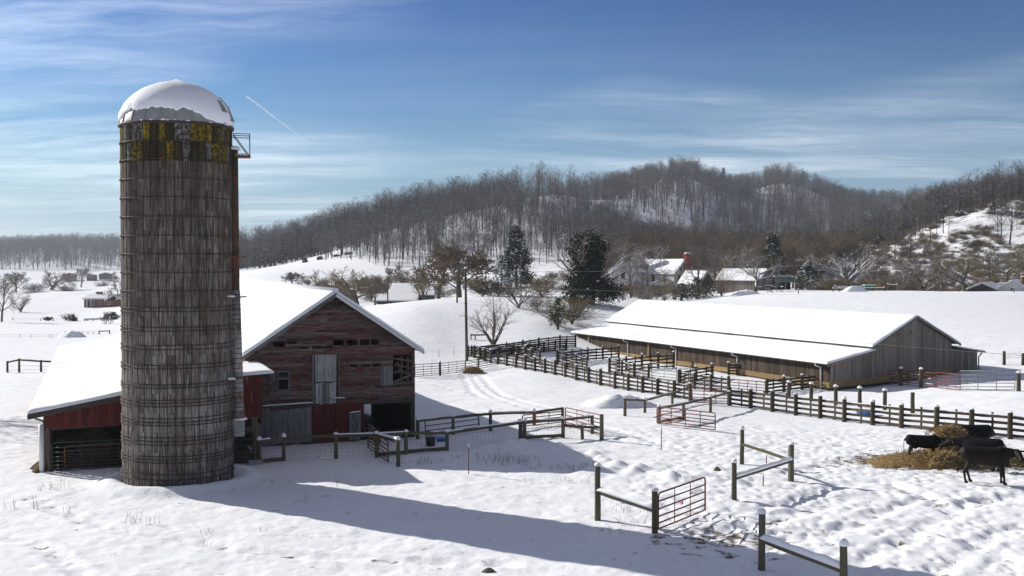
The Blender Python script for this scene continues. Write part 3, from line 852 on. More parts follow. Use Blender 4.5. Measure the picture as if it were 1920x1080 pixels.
def make_silo():
    RAD, NC, NR, RH, TOP = 2.04, 44, 19, 0.713, 13.55
    root = thing('silo', 'tall dark concrete stave silo with snow capped metal dome', 'silo', SILO_C)
    c = SILO_C
    mb = MB(); mb.loft([[(c.x + (RAD - .07) * math.cos(a), c.y + (RAD - .07) * math.sin(a), z) for a in [2 * PI * k / 44 for k in range(44)]] for z in (-.6, TOP - .02)])
    mb.build('inner_wall', 'dark_interior', root)
    da = 2 * PI / NC
    # stave: origin at its foot on the outside, x along the wall, z up
    def stave_mesh(h, name):
        m = MB(); g = .010; w = RAD * math.sin(da / 2) * 2
        prof = [(-.5 * w + g, .0), (-.5 * w + g + .012, -.018), (-.2 * w, -.034), (.2 * w, -.034), (.5 * w - g - .012, -.018), (.5 * w - g, .0), (.5 * w - g, .06), (-.5 * w + g, .06)]
        m.loft([[(x, y + .014, z) for x, y in prof] for z in (.006, h - .006)]); return m
    meshes = {}
    def stave(h, mat):
        k = (round(h, 3), mat)
        if k not in meshes: meshes[k] = stave_mesh(h, 's').mesh('stave', mat)
        return meshes[k]
    view = math.atan2(-c.y, -c.x)
    front = []; rest = MB()
    for k in range(NC):
        a = k * da + .03
        rel = (a - view + PI) % (2 * PI) - PI
        rows = []
        if k % 2 == 0: rows = [(i * RH, RH, i) for i in range(-0, NR)]
        else:
            rows = [(0, RH / 2, -1)] + [(RH / 2 + i * RH, RH, i) for i in range(NR - 3)] + [((NR - 3 + .5) * RH, RH / 2, NR - 3), ((NR - 2) * RH, RH, NR - 2), ((NR - 1) * RH, RH, NR - 1)]
        for z, h, i in rows:
            front.append((abs(rel), a, z, h, i, k))
    front.sort(key=lambda q: (q[0] > 8.2 * da, 0))
    n_obj = 0
    rnd = random.Random(5)
    for (ar, a, z, h, i, k) in front:
        mat = 'stave'
        if i >= NR - 2:
            mat = rnd.choice(['stave_lichen', 'stave_lichen', 'stave_lichen', 'stave_pale', 'stave_moss'] if (k + i) % 2 else ['stave_pale', 'stave_pale', 'stave_moss', 'stave_lichen', 'stave_moss'])
        rr = RAD + rnd.uniform(-.006, .006)
        M = Matrix.Translation((c.x + rr * math.cos(a), c.y + rr * math.sin(a), z)) @ Matrix.Rotation(a + PI / 2, 4, 'Z')
        if n_obj < 300 and ar <= 8.2 * da:
            o = bpy.data.objects.new('stave', stave(h, mat)); COL.objects.link(o); place(o, M, root); n_obj += 1
        else:
            rest.m = getattr(rest, 'm', {}); mm = rest.m.setdefault(mat, MB()); sm = stave_mesh(h, 's')
            mm.add([M @ Vector(v) for v in sm.v], sm.f)
    for mat, mm in rest.m.items():
        o = mm.build('staves_round_the_side', mat, root); o['kind'] = 'stuff'

    def hoop(z, r=.019, lit=False):
        n = 72; vs = []; m = MB()
        for k in range(n):
            a = 2 * PI * k / n
            for q in range(4):
                t = 2 * PI * q / 4 + PI / 4
                vs.append((c.x + (RAD + .044 + r * math.cos(t)) * math.cos(a), c.y + (RAD + .044 + r * math.cos(t)) * math.sin(a), z + r * math.sin(t) + .006 * math.sin(a * 3 + z)))
        fs = [(k * 4 + q, ((k + 1) % n) * 4 + q, ((k + 1) % n) * 4 + (q + 1) % 4, k * 4 + (q + 1) % 4) for k in range(n) for q in range(4)]
        m.add(vs, fs); ho = m.build('hoop', 'hoop_rust', root, True)
        for off in (view + .12 + .4 * math.sin(z * 5), view + 1.0, view - 1.3):      # clamp lugs
            a = off; b2 = MB(); b2.box((c.x + (RAD + .06) * math.cos(a), c.y + (RAD + .06) * math.sin(a), z), (.05, .13, .05), Matrix.Rotation(a, 3, 'Z'))
            o = b2.build('clamp', 'rusty_metal', ho)
    hz = [8.3 - (y - 497) / 51.4 for y in (262, 297, 333, 369, 405, 441, 476, 511, 546, 578, 585, 615, 622, 649, 657, 686, 693, 723, 729, 752, 758, 764, 787, 794, 800, 823, 830, 837, 859, 865, 871, 893, 903)]
    for z in hz: hoop(z)

    # metal dome, ribs, and the snow on it
    DH = 1.72; zt = TOP - .02
    prof = [(RAD + .06, 0), (RAD + .04, .12), (RAD * .985, .42), (RAD * .90, .80), (RAD * .76, 1.15), (RAD * .56, 1.43), (RAD * .33, 1.62), (RAD * .12, 1.71), (.02, DH)]
    ring = lambda r, z, n=66, ph=0: [(c.x + r * math.cos(2 * PI * k / n), c.y + r * math.sin(2 * PI * k / n), z) for k in range(n)]
    MB().loft([ring(r, zt + z) for r, z in prof]).build('dome', 'dome_metal', root, True)
    for k in range(22):
        a = 2 * PI * (k + .5) / 22; m = MB()
        m.tube([(c.x + (r + .012) * math.cos(a), c.y + (r + .012) * math.sin(a), zt + z) for r, z in prof[:5]], .022, 5)
        m.build('dome_rib', 'dome_metal', root, True)
    m = MB(); m.loft([ring(RAD + .075, TOP - .05), ring(RAD + .10, TOP - .03), ring(RAD + .10, TOP + .03), ring(RAD + .06, TOP + .035)]); m.build('dome_rim', 'hoop_rust', root, True)
    m = MB(); n = 132; rings = []
    def lower(a):          # snow line: bare band in front left, lower on the right
        rel = (a - view + PI) % (2 * PI) - PI
        base = .50 - .40 * float(sstep(.15, .75, np.array([rel]))[0]) - .30 * float(sstep(.9, 1.5, np.array([-rel]))[0])
        if abs(rel) > 1.9: base = .2
        return base + .10 * (vn1(a * 7 + 3) - .5) + .12 * (vn1(a * 23) - .5) + .05 * (vn1(a * 60) - .5)
    def dome_at(h):        # radius of the dome at height h
        for (r0, z0), (r1, z1) in zip(prof[:-1], prof[1:]):
            if z0 <= h <= z1: return r0 + (r1 - r0) * (h - z0) / (z1 - z0)
        return .02
    ts = [0, .02, .05, .1, .18, .28, .4, .52, .64, .75, .85, .93, .98]
    vs = []
    for k in range(n):
        a = 2 * PI * k / n; z0 = max(lower(a), .02)
        for j, t in enumerate(ts):
            h = z0 + (DH - z0) * t; r = dome_at(h); th = (.006 if j == 0 else min(.13, .05 + .35 * t)) * (1 + .25 * (vn1(a * 5 + t * 9) - .5))
            nz = .25 + .75 * t
            vs.append((c.x + (r + th * (1 - .8 * t)) * math.cos(a), c.y + (r + th * (1 - .8 * t)) * math.sin(a), zt + h + th * nz * (.5 if j else 0)))
    vs.append((c.x, c.y, zt + DH + .16)); nt_ = len(ts)
    fs = [(k * nt_ + j, ((k + 1) % n) * nt_ + j, ((k + 1) % n) * nt_ + j + 1, k * nt_ + j + 1) for k in range(n) for j in range(nt_ - 1)]
    fs += [(k * nt_ + nt_ - 1, ((k + 1) % n) * nt_ + nt_ - 1, len(vs) - 1) for k in range(n)]
    m.add(vs, fs).build('dome_snow', 'snow', root, True)
    for k in range(14):    # clots left on the rim ledge
        a = view + rnd.uniform(-1.4, 1.2); r = rnd.uniform(.05, .11)
        o = cap(root, (c.x + (RAD + .02) * math.cos(a), c.y + (RAD + .02) * math.sin(a), TOP + .02), r, r * rnd.uniform(.5, 1.0), 'snow_clot')

    # filler chute down the right-hand side
    ca = view + 1.52
    out = Vector((math.cos(ca), math.sin(ca), 0)); side = Vector((-out.y, out.x, 0))
    def chute(z0, z1, e0, e1, mat, name, r=.27):
        m = MB(); rings = []
        for z, e in ((z0, e0), (z1, e1)):
            p = c + out * (RAD + .03 + e); rings.append([p + side * (r * math.cos(t)) + out * (r * .85 * math.sin(t)) + Vector((0, 0, z)) for t in [PI * 2 * k / 14 for k in range(14)]])
        m.loft(rings); return m.build(name, mat, root, True)
    plain('chute_rust', (0.115, 0.045, 0.024), 0.8, 0.2, 0.5, 2.5, c2=(0.05, 0.045, 0.02), thr=(0.42, 0.6))
    plain('chute_zinc', (0.27, 0.275, 0.26), 0.6, 0.3, 0.3, 3, c2=(0.14, 0.06, 0.03), thr=(0.56, 0.64))
    chute(7.3, 12.75, .02, -.02, 'chute_rust', 'chute_upper')
    chute(2.25, 7.32, .17, .03, 'chute_zinc', 'chute_lower', .275)
    for k in range(26):
        z = 2.4 + k * .19; e = .17 - .14 * (z - 2.25) / 5.1; p = c + out * (RAD + .03 + e)
        m = MB(); m.loft([[p + side * (.285 * math.cos(t)) + out * (.25 * math.sin(t)) + Vector((0, 0, zz_)) for t in [2 * PI * q / 14 for q in range(14)]] for zz_ in (z - .012, z + .012)])
        m.build('chute_band', 'rusty_metal', root)
    b0 = c + out * (RAD + .22)
    MB().box(b0 + Vector((0, 0, 1.95)), (.42, .42, .62), Matrix.Rotation(ca, 3, 'Z')).build('chute_outlet', 'concrete', root)
    cap(root, b0 + Vector((0, 0, 2.27)), .3, .13, 'chute_snow'); cap(root, c + out * (RAD + .0) + Vector((0, 0, 12.76)), .34, .16, 'chute_snow')
    for z in (7.05, 8.6, 3.9):        # brackets with a pat of snow
        a2 = view + 1.02
        q0 = c + Vector((math.cos(a2), math.sin(a2), 0)) * (RAD + .06) + Vector((0, 0, z)); q1 = c + out * (RAD + .5) + Vector((0, 0, z + .02))
        MB().beam(q0, q1, .09, .05).build('bracket', 'rusty_metal', root)
        if z != 8.6: cap(root, q0 + Vector((0, 0, .03)) + (q1 - q0) * .18, .17, .09, 'bracket_snow')
    # loading platform with its rail
    px_ = Vector((1, .3, 0)).normalized(); bs = c + out * (RAD + .12)
    m = MB().box(bs + px_ * .28 + Vector((0, 0, 12.5)), (.62, .7, .05), Matrix.Rotation(ca, 3, 'Z')); m.build('platform', 'rusty_metal', root)
    cap(root, bs + px_ * .26 + Vector((0, 0, 12.53)), .33, .10, 'platform_snow')
    pts = {}
    for nm, e, s_ in (('a', -.08, -.34), ('b', -.08, .34), ('c', .56, -.34), ('d', .56, .34)): pts[nm] = bs + px_ * e + side * s_
    up = Vector((0, 0, 13.36)); dn = Vector((0, 0, 12.5)); md = Vector((0, 0, 13.2))
    for p, q in ((pts['a'] + up, pts['c'] + up), (pts['b'] + up, pts['d'] + up), (pts['c'] + up, pts['d'] + up), (pts['a'] + md, pts['c'] + md), (pts['c'] + dn, pts['c'] + up), (pts['d'] + dn, pts['d'] + up), (pts['a'] + up, pts['c'] + dn), (pts['b'] + up, pts['d'] + dn), (pts['c'] + up, pts['d'] + dn)):
        MB().tube([p, q], .017, 5).build('rail', 'rusty_metal', root)
    # dark hatch panels on the dome's right flank
    for a2, h0_, w_ in ((view + 1.0, .55, .16), (view + 1.25, .25, .13), (view + 1.32, .75, .10)):
        r0 = dome_at(h0_) + .16; m = MB(); u = Vector((math.cos(a2), math.sin(a2), 0)); s2 = Vector((-u.y, u.x, 0))
        p = c + u * r0 + Vector((0, 0, zt + h0_)); q = c + u * (dome_at(h0_ + .42) + .14) + Vector((0, 0, zt + h0_ + .45))
        m.loft([[p - s2 * w_, p + s2 * w_, p + s2 * w_ - u * .1, p - s2 * w_ - u * .1], [q - s2 * w_ * .5, q + s2 * w_ * .6, q + s2 * w_ * .6 - u * .1, q - s2 * w_ * .5 - u * .1]]); m.build('bare_dome_panel', 'dome_metal', root)


make_silo()

# ------------------------------------------------------------------ red barn
PHI = R(20.5)
BG = Vector((math.cos(PHI), math.sin(PHI), 0)); BB = Vector((-math.sin(PHI), math.cos(PHI), 0))     # along the gable, towards the back
BC = Vector((-4.67, 53.1, 0))                                                                        # right corner of the gable


def plane_uz(px, py, origin, along):
    """(distance along, height) where the pixel's ray meets the upright plane through origin"""
    d = ray(px, py); nrm = Vector((-along.y, along.x, 0)); o = Vector((0, 0, CAMZ))
    t = (origin - o).dot(nrm) / d.dot(nrm); p = o + d * t
    return (p - origin).dot(along), p.z


def bp(u, z, out=0.0): return BC + BG * u - BB * out + Vector((0, 0, z))


def buz(px, py): return plane_uz(px, py, BC, BG)


def cut(a, b, holes):
    segs = [(a, b)]
    for h0_, h1 in holes:
        nxt = []
        for s0, s1 in segs:
            if h1 <= s0 or h0_ >= s1: nxt.append((s0, s1)); continue
            if h0_ - s0 > .04: nxt.append((s0, h0_))
            if s1 - h1 > .04: nxt.append((h1, s1))
        segs = nxt
    return segs


def make_barn():
    rnd = random.Random(3)
    root = thing('barn', 'weathered red wooden barn with snowy gable roof beside the silo', 'barn', BC + BG * -3.85)
    W, HP, HE, LEN = 7.7, 6.95, 4.38, 40.0
    roofz = lambda u: HP - abs(u + W / 2) * (HP - HE) / (W / 2)
    rect = lambda x0, y0, x1, y1: (lambda a, b: (min(a[0], b[0]), max(a[0], b[0]), min(a[1], b[1]), max(a[1], b[1])))(buz(x0, y0), buz(x1, y1))
    win_l = rect(521, 697, 541, 731); door = rect(587, 664, 634, 757); win_r = rect(714, 686, 736, 720); hole = rect(737, 669, 772, 714)
    vent = rect(590, 556, 663, 578)
    slots = [rect(512, 643, 534, 647), rect(538, 641, 556, 645), rect(562, 652, 578, 655), rect(585, 651, 604, 654), rect(608, 650, 623, 653), rect(625, 641, 645, 645), rect(650, 640, 670, 644), rect(675, 639.5, 692, 643.5), rect(696, 639.5, 710, 643.5),
             rect(658, 682, 671, 687), rect(675, 682, 694, 686), rect(697, 681, 713, 685), rect(472, 657, 484, 661)]
    ZL = buz(600, 757)[1]           # bottom of the lap boards
    op = rect(683, 755, 774, 835)   # open bay at the lower right
    # lap siding, board by board
    z = ZL; BHT = 0.128
    while z < HP - .1:
        zc = z + BHT / 2
        lo, hi = -W, 0.0
        if zc > HE - .06:
            d = (HP - .10 - zc) / (HP - HE) * (W / 2); lo, hi = -W / 2 - d, -W / 2 + d
        if hi - lo < .2: break
        holes = [(h[0], h[1]) for h in [win_l, door, win_r, hole] + slots if h[2] - .03 < zc < h[3] + .03]
        if vent[2] < zc < vent[3]:
            k = (zc - vent[2]) / (vent[3] - vent[2]); mid = (vent[0] + vent[1]) / 2; hw = (vent[1] - vent[0]) / 2 * (1 - k * .75); holes.append((mid - hw, mid + hw))
        for a, b in cut(lo, hi, holes):
            cuts = [a] + sorted(rnd.uniform(a, b) for _ in range(int((b - a) > 2.6) + int((b - a) > 5))) + [b]
            for s0, s1 in zip(cuts[:-1], cuts[1:]):
                if s1 - s0 < .06: continue
                up = 0.0 if zc < HE - .3 else (zc - HE) / (HP - HE)
                um = (s0 + s1) / 2; grey = rnd.random() < (.36 + .42 * up + (.20 if zc < ZL + .6 else 0) - (.22 if -6.5 < um < -2.2 and 2.2 < zc < 4.0 else 0)) * (1.2 if um > -2.5 else .9)
                sg = rnd.uniform(-.012, .012)
                bar('siding_board', 'grey_siding' if grey else 'red_siding', root, bp(s0 + .004, zc + sg, .02 + rnd.uniform(0, .012)), bp(s1 - .004, zc - sg * .5, .02 + rnd.uniform(0, .012)), .022, BHT * 1.04, (Vector((0, 0, 1)) + BB * .10).normalized())
        z += BHT
    # dark sheathing frame behind: corner posts, girts, studs
    for u in (-W + .08, -.08, op[0] - .1): bar('frame_post', 'beam_wood', root, bp(u, -.2, -.1), bp(u, HE - .1, -.1), .18, .18)
    for zz_ in (ZL - .05, 3.2, HE): bar('girt', 'beam_wood', root, bp(-W + .05, zz_, -.14), bp(-.05, zz_, -.14), .10, .16)
    # vent lattice in the peak
    mid = (vent[0] + vent[1]) / 2
    for k in range(-4, 5):
        bar('vent_slat', 'grey_siding', root, bp(mid + k * .05, vent[2] + .02, .01), bp(mid + k * .17, vent[3] - .05 - abs(k) * .085, .01), .02, .05)
    bar('vent_slat', 'red_siding', root, bp(mid - .42, vent[3] - .22, .02), bp(mid + .42, vent[3] - .22, .02), .02, .07)
    # white door, in two leaves of upright boards, with frame
    dr = MB().box(bp((door[0] + door[1]) / 2, (door[2] + door[3]) / 2, .0), (door[1] - door[0], .03, door[3] - door[2]), Matrix.Rotation(PHI, 3, 'Z')).build('door', 'beam_wood', root)
    n = 8; w = (door[1] - door[0] - .16) / n; zm = door[2] + (door[3] - door[2]) * .44
    for k in range(n):
        u = door[0] + .08 + w * (k + .5)
        plank('door_plank', 'white_plank', dr, bp(u, zm + .03, .045), bp(u, door[3] - .02 - rnd.uniform(0, .03), .045), BG, w * .93, .025)
    for k in range(6):
        w2 = (door[1] - door[0] - .2) / 6; u = door[0] + .1 + w2 * (k + .5)
        plank('door_plank', 'grey_plank' if k in (2, 3) else 'white_plank', dr, bp(u, door[2] + rnd.uniform(0, .06), .04), bp(u, zm - rnd.uniform(.0, .06), .04), BG, w2 * .9, .025)
    bar('door_jamb', 'grey_plank', dr, bp(door[0], door[2], .05), bp(door[0], door[3], .05), .07, .09); bar('door_jamb', 'grey_siding', dr, bp(door[1] + .03, door[2] - .1, .05), bp(door[1] + .03, door[3], .05), .07, .12)
    bar('door_lintel', 'red_siding', dr, bp(door[0] - .05, door[3] + .05, .05), bp(door[1] + .12, door[3] + .05, .05), .06, .1)
    sh = buz(640, 746); bar('shelf_board', 'grey_plank', root, bp(sh[0] - .55, sh[1], .16), bp(sh[0] + .15, sh[1], .16), .2, .03)
    snow_strip('shelf_snow', root, bp(sh[0] - .5, sh[1] + .02, .16), bp(sh[0] + .12, sh[1] + .02, .16), .17, .05)
    # left window with its open shutter
    fr = MB().box(bp((win_l[0] + win_l[1]) / 2, (win_l[2] + win_l[3]) / 2, -.5), (.9, .05, 1.1), Matrix.Rotation(PHI, 3, 'Z')).build('window', 'dark_interior', root)
    for a, b in (((win_l[0], win_l[2]), (win_l[1] + .05, win_l[2])), ((win_l[0] - .06, win_l[3]), (win_l[1] + .05, win_l[3])), ((win_l[1], win_l[2]), (win_l[1], win_l[3])), ((win_l[0], win_l[2]), (win_l[0], win_l[3])), ((win_l[0], win_l[2] + .62 * (win_l[3] - win_l[2])), (win_l[1], win_l[2] + .62 * (win_l[3] - win_l[2])))):
        bar('window_frame', 'grey_plank', fr, bp(*a, .05), bp(*b, .05), .05, .065)
    s0 = rect(503, 697, 519, 733)
    st = MB().box(bp((s0[0] + s0[1]) / 2, (s0[2] + s0[3]) / 2, .05), (s0[1] - s0[0], .02, s0[3] - s0[2]), Matrix.Rotation(PHI, 3, 'Z')).build('shutter', 'beam_wood', root)
    for k in range(3):
        u = s0[0] + (s0[1] - s0[0]) * (k + .5) / 3; plank('shutter_plank', 'grey_siding', st, bp(u, s0[2], .08), bp(u, s0[3] - .04 * k, .08), BG, .12, .02)
    # right window closed by grey boards
    st = MB().box(bp((win_r[0] + win_r[1]) / 2, (win_r[2] + win_r[3]) / 2, .02), (win_r[1] - win_r[0], .02, win_r[3] - win_r[2]), Matrix.Rotation(PHI, 3, 'Z')).build('shutter', 'beam_wood', root)
    for k in range(5):
        w = (win_r[1] - win_r[0]) / 5; u = win_r[0] + w * (k + .5); plank('shutter_plank', 'grey_plank', st, bp(u, win_r[2], .055), bp(u, win_r[3] - .02, .055), BG, w * .9, .02)
    bar('shutter_frame', 'grey_plank', st, bp(win_r[0], win_r[2] - .03, .05), bp(win_r[1], win_r[2] - .03, .05), .05, .06); bar('shutter_frame', 'grey_plank', st, bp(win_r[0] - .04, win_r[2], .05), bp(win_r[0] - .04, win_r[3], .05), .05, .06)
    # broken siding at the right: leftover sticks and braces
    for (x0, y0, x1, y1, m_) in ((739, 716, 771, 703, 'grey_siding'), (739, 683, 772, 690, 'red_siding'), (738, 672, 772, 677, 'red_siding'), (753, 668, 753, 715, 'beam_wood'), (765, 668, 765, 715, 'beam_wood'), (739, 699, 750, 694, 'grey_siding'), (758, 700, 770, 701, 'red_siding'), (745, 678, 752, 700, 'beam_wood')):
        a, b = buz(x0, y0), buz(x1, y1); bar('broken_board', m_, root, bp(*a, .0), bp(*b, .0), .03, .09)
    # lower storey: red upright boards, sliding grey door, small X-braced door, open bay
    lo = rect(584, 757, 683, 835)
    n = 17; w = (lo[1] - lo[0]) / n
    for k in range(n):
        u = lo[0] + w * (k + .5); plank('lower_plank', 'red_plank', root, bp(u, -.15, .0), bp(u, ZL + .02, .0), BG, w * .97, .03)
    sd = rect(497, 765, 584, 838)
    n = 8; w = (sd[1] - sd[0]) / n
    slide = MB().box(bp((sd[0] + sd[1]) / 2, .75, .02), (sd[1] - sd[0], .02, 1.3), Matrix.Rotation(PHI, 3, 'Z')).build('sliding_door', 'beam_wood', root)
    for k in range(n):
        u = sd[0] + w * (k + .5); zt = buz(497, 771)[1] + (buz(584, 763)[1] - buz(497, 771)[1]) * k / (n - 1)
        plank('door_plank', 'grey_plank', slide, bp(u, .0 + rnd.uniform(0, .12), .06), bp(u, zt, .06), BG, w * .95, .03)
    tr = buz(483, 764); tr2 = buz(586, 757); bar('door_track', 'beam_wood', root, bp(tr[0], tr[1], .1), bp(tr2[0], tr2[1], .1), .14, .12)
    snow_strip('track_snow', root, bp(tr[0] + .1, tr[1] + .06, .1), bp(tr2[0], tr2[1] + .06, .1), .14, .05)
    for k in range(5):
        u = -W + .1 + k * .16; plank('lower_plank', 'grey_plank', root, bp(u, -.1, .02), bp(u, ZL - .1, .02), BG, .15, .03)
    plank('lower_plank', 'red_siding', root, bp(-W / 2 - 2.2, ZL - .35, .0), bp(-W / 2 - 2.2, ZL + .02, .0), BG, 3.2, .03)
    xd = rect(654, 775, 676, 812)
    x_ = MB().box(bp((xd[0] + xd[1]) / 2, (xd[2] + xd[3]) / 2, .05), (xd[1] - xd[0], .02, xd[3] - xd[2]), Matrix.Rotation(PHI, 3, 'Z')).build('small_door', 'beam_wood', root)
    for k in range(4):
        w = (xd[1] - xd[0]) / 4; u = xd[0] + w * (k + .5); plank('door_plank', 'grey_plank', x_, bp(u, xd[2] - .3, .075), bp(u, xd[3], .075), BG, w * .93, .02)
    bar('door_brace', 'grey_plank', x_, bp(xd[0], xd[2] - .2, .1), bp(xd[1], xd[3] - .1, .1), .02, .06); bar('door_brace', 'grey_plank', x_, bp(xd[1], xd[2] - .2, .1), bp(xd[0], xd[3] - .1, .1), .02, .06)
    snow_strip('door_snow', x_, bp(xd[0], xd[3] + .02, .08), bp(xd[1], xd[3] + .07, .08), .08, .05)
    # side walls: spaced boards on the right (light comes through), close ones on the left and back
    def wallp(u, t, z): return BC + BG * u + BB * t + Vector((0, 0, z))
    t = .1
    while t < LEN:
        doorway = 8.9 < t < 11.3
        z0 = 1.25 if doorway else -.9 - .02 * t
        gap = 0 if rnd.random() < .72 else rnd.uniform(.03, .09)
        plank('side_board', 'grey_siding' if rnd.random() < .5 else 'red_siding', root, wallp(0, t, z0), wallp(0, t, HE - .05), BB, .27 - gap, .025)
        t += .28
    for k in range(7): bar('inner_board', 'beam_wood', root, wallp(-.06, .2, .1 + k * .24), wallp(-.06, 8.8, .1 + k * .24 - .05), .025, .19)
    for k in range(48):
        plank('side_board', 'red_siding', root, wallp(-W, k * LEN / 48 + .4, -1), wallp(-W, k * LEN / 48 + .4, HE - .05), BB, LEN / 48 * .99, .03)
    MB().add([wallp(-W, LEN, -1.5), wallp(0, LEN, -1.5), wallp(0, LEN, HE), wallp(-W / 2, LEN, HP), wallp(-W, LEN, HE)], [(0, 1, 2, 3, 4)]).build('back_wall', 'red_siding', root)
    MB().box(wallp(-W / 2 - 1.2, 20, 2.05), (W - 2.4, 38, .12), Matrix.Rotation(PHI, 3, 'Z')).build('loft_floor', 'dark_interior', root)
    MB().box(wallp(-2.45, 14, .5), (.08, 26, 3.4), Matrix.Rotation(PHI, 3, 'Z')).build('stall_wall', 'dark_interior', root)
    # roof: two slopes, barge boards, snow
    ov, fo, bo = .38, .35, .3
    sl = (HP - HE) / (W / 2)
    for sgn, nm in ((-1, 'l'), (1, 'r')):
        ridge0 = wallp(-W / 2, -fo, HP + .06); ridge1 = wallp(-W / 2, LEN + bo, HP + .06)
        e0 = wallp(-W / 2 + sgn * (W / 2 + ov), -fo, HP + .06 - sl * (W / 2 + ov)); e1 = wallp(-W / 2 + sgn * (W / 2 + ov), LEN + bo, HP + .06 - sl * (W / 2 + ov))
        m = MB(); dz = Vector((0, 0, -.07)); m.loft([[ridge0, ridge1, ridge1 + dz, ridge0 + dz], [e0, e1, e1 + dz, e0 + dz]]); rf = m.build('roof', 'dark_roofing', root)
        snow_sheet('roof_snow', rf, ridge0, ridge1, e1, e0, .17 if sgn < 0 else .13, 60, 14, seed=4 + sgn, edge=.22)
        bar('barge_board', 'white_trim' if sgn > 0 else 'grey_plank', rf, ridge0 + dz * 1.4 - BB * .02, e0 + dz * 1.4 - BB * .02, .03, .13, Vector((0, 0, 1)))
    MB().tube([wallp(-W / 2, -fo + .1, HP + .16), wallp(-W / 2, LEN + bo - .1, HP + .16)], .14, 8).build('ridge_snow', 'roof_snow', root, True)


make_barn()


# ------------------------------------------------------------------ low red sheds round the silo
def make_left_shed():
    A = Vector((-18.8, 44.5, 0)); rnd = random.Random(8)
    p = lambda u, t, z: A + BG * u + BB * t + Vector((0, 0, z))
    root = thing('open_shed', 'long low red open-fronted shed with broad snowy roof left of the silo', 'shed', A)
    rise = .175; LEN = 37.0; W = 6.6
    top = lambda u: 2.42 + rise * u
    n = 28
    for k in range(n):
        u = W * (k + .5) / n
        plank('front_plank', 'red_plank', root, p(u, 0, 1.66 + .02 * u + rnd.uniform(-.03, .03)), p(u, 0, top(u)), BG, W / n * .97, .03)
    bar('front_beam', 'beam_wood', root, p(0, .08, 1.72), p(W, .08, 1.85), .12, .16)
    for u in (.12, W - .1): bar('front_post', 'grey_siding', root, p(u, .05, -.3), p(u, .05, 1.75), .16, .16)
    for k in range(11):
        q = .2 + k * 3.6
        bar('side_post', 'beam_wood', root, p(.05, q, -1.8), p(.05, q, 2.35), .15, .15)
    for k in range(70):
        plank('side_plank', 'red_plank', root, p(0, .8 + k * .52, -1.8), p(0, .8 + k * .52, 2.38), BB, .5, .03)
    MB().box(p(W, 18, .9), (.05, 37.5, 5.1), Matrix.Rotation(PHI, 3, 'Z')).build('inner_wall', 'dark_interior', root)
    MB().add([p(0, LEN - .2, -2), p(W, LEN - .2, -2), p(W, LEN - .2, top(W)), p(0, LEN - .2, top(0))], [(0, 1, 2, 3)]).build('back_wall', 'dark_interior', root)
    for a_, b_, z_ in ((1.9, 3.2, .75), (3.6, 3.4, .75), (2.8, 4.6, 1.9), (5.2, 4.0, .75)):      # old round bales inside
        q_ = p(a_, b_, z_ - .15); MB().loft([[q_ + BB * e + (BG * math.cos(t_) + Vector((0, 0, 1)) * math.sin(t_)) * .74 * k_ for t_ in [2 * PI * j / 18 for j in range(18)]] for e, k_ in ((-.62, .9), (-.55, 1), (.55, 1), (.62, .9))]).build('stored_bale', 'hay_dark', root, True)
    ov = .62
    r0, r1, r2, r3 = p(-ov, -.3, top(-ov) + .05), p(W, -.3, top(W) + .05), p(W, LEN, top(W) + .05), p(-ov, LEN, top(-ov) + .05)
    dz = Vector((0, 0, -.06))
    rf = MB().loft([[r0, r1, r1 + dz, r0 + dz], [r3, r2, r2 + dz, r3 + dz]]).build('roof', 'dark_roofing', root)
    snow_sheet('roof_snow', rf, r0, r1, r2, r3, .16, 18, 60, seed=9, edge=.25)
    bar('fascia', 'beam_wood', rf, r0 + dz * 2.2 - BB * .02, r1 + dz * 2.2 - BB * .02, .04, .16)
    # gutter pipe: a bent elbow and the white downspout
    e = p(-.45, -.1, 2.25); MB().tube([e, e + BG * .12 + Vector((0, 0, -.1)), p(-.08, -.02, 2.05), p(-.02, -.02, 1.95), p(-.02, -.02, 1.75)], .035, 6).build('gutter_elbow', 'dark_gate', root, True)
    MB().tube([p(-.12, -.06, 1.9), p(-.12, -.06, -.1)], .10, 10).build('downspout', 'white_pipe', root, True)
    return root


make_left_shed()


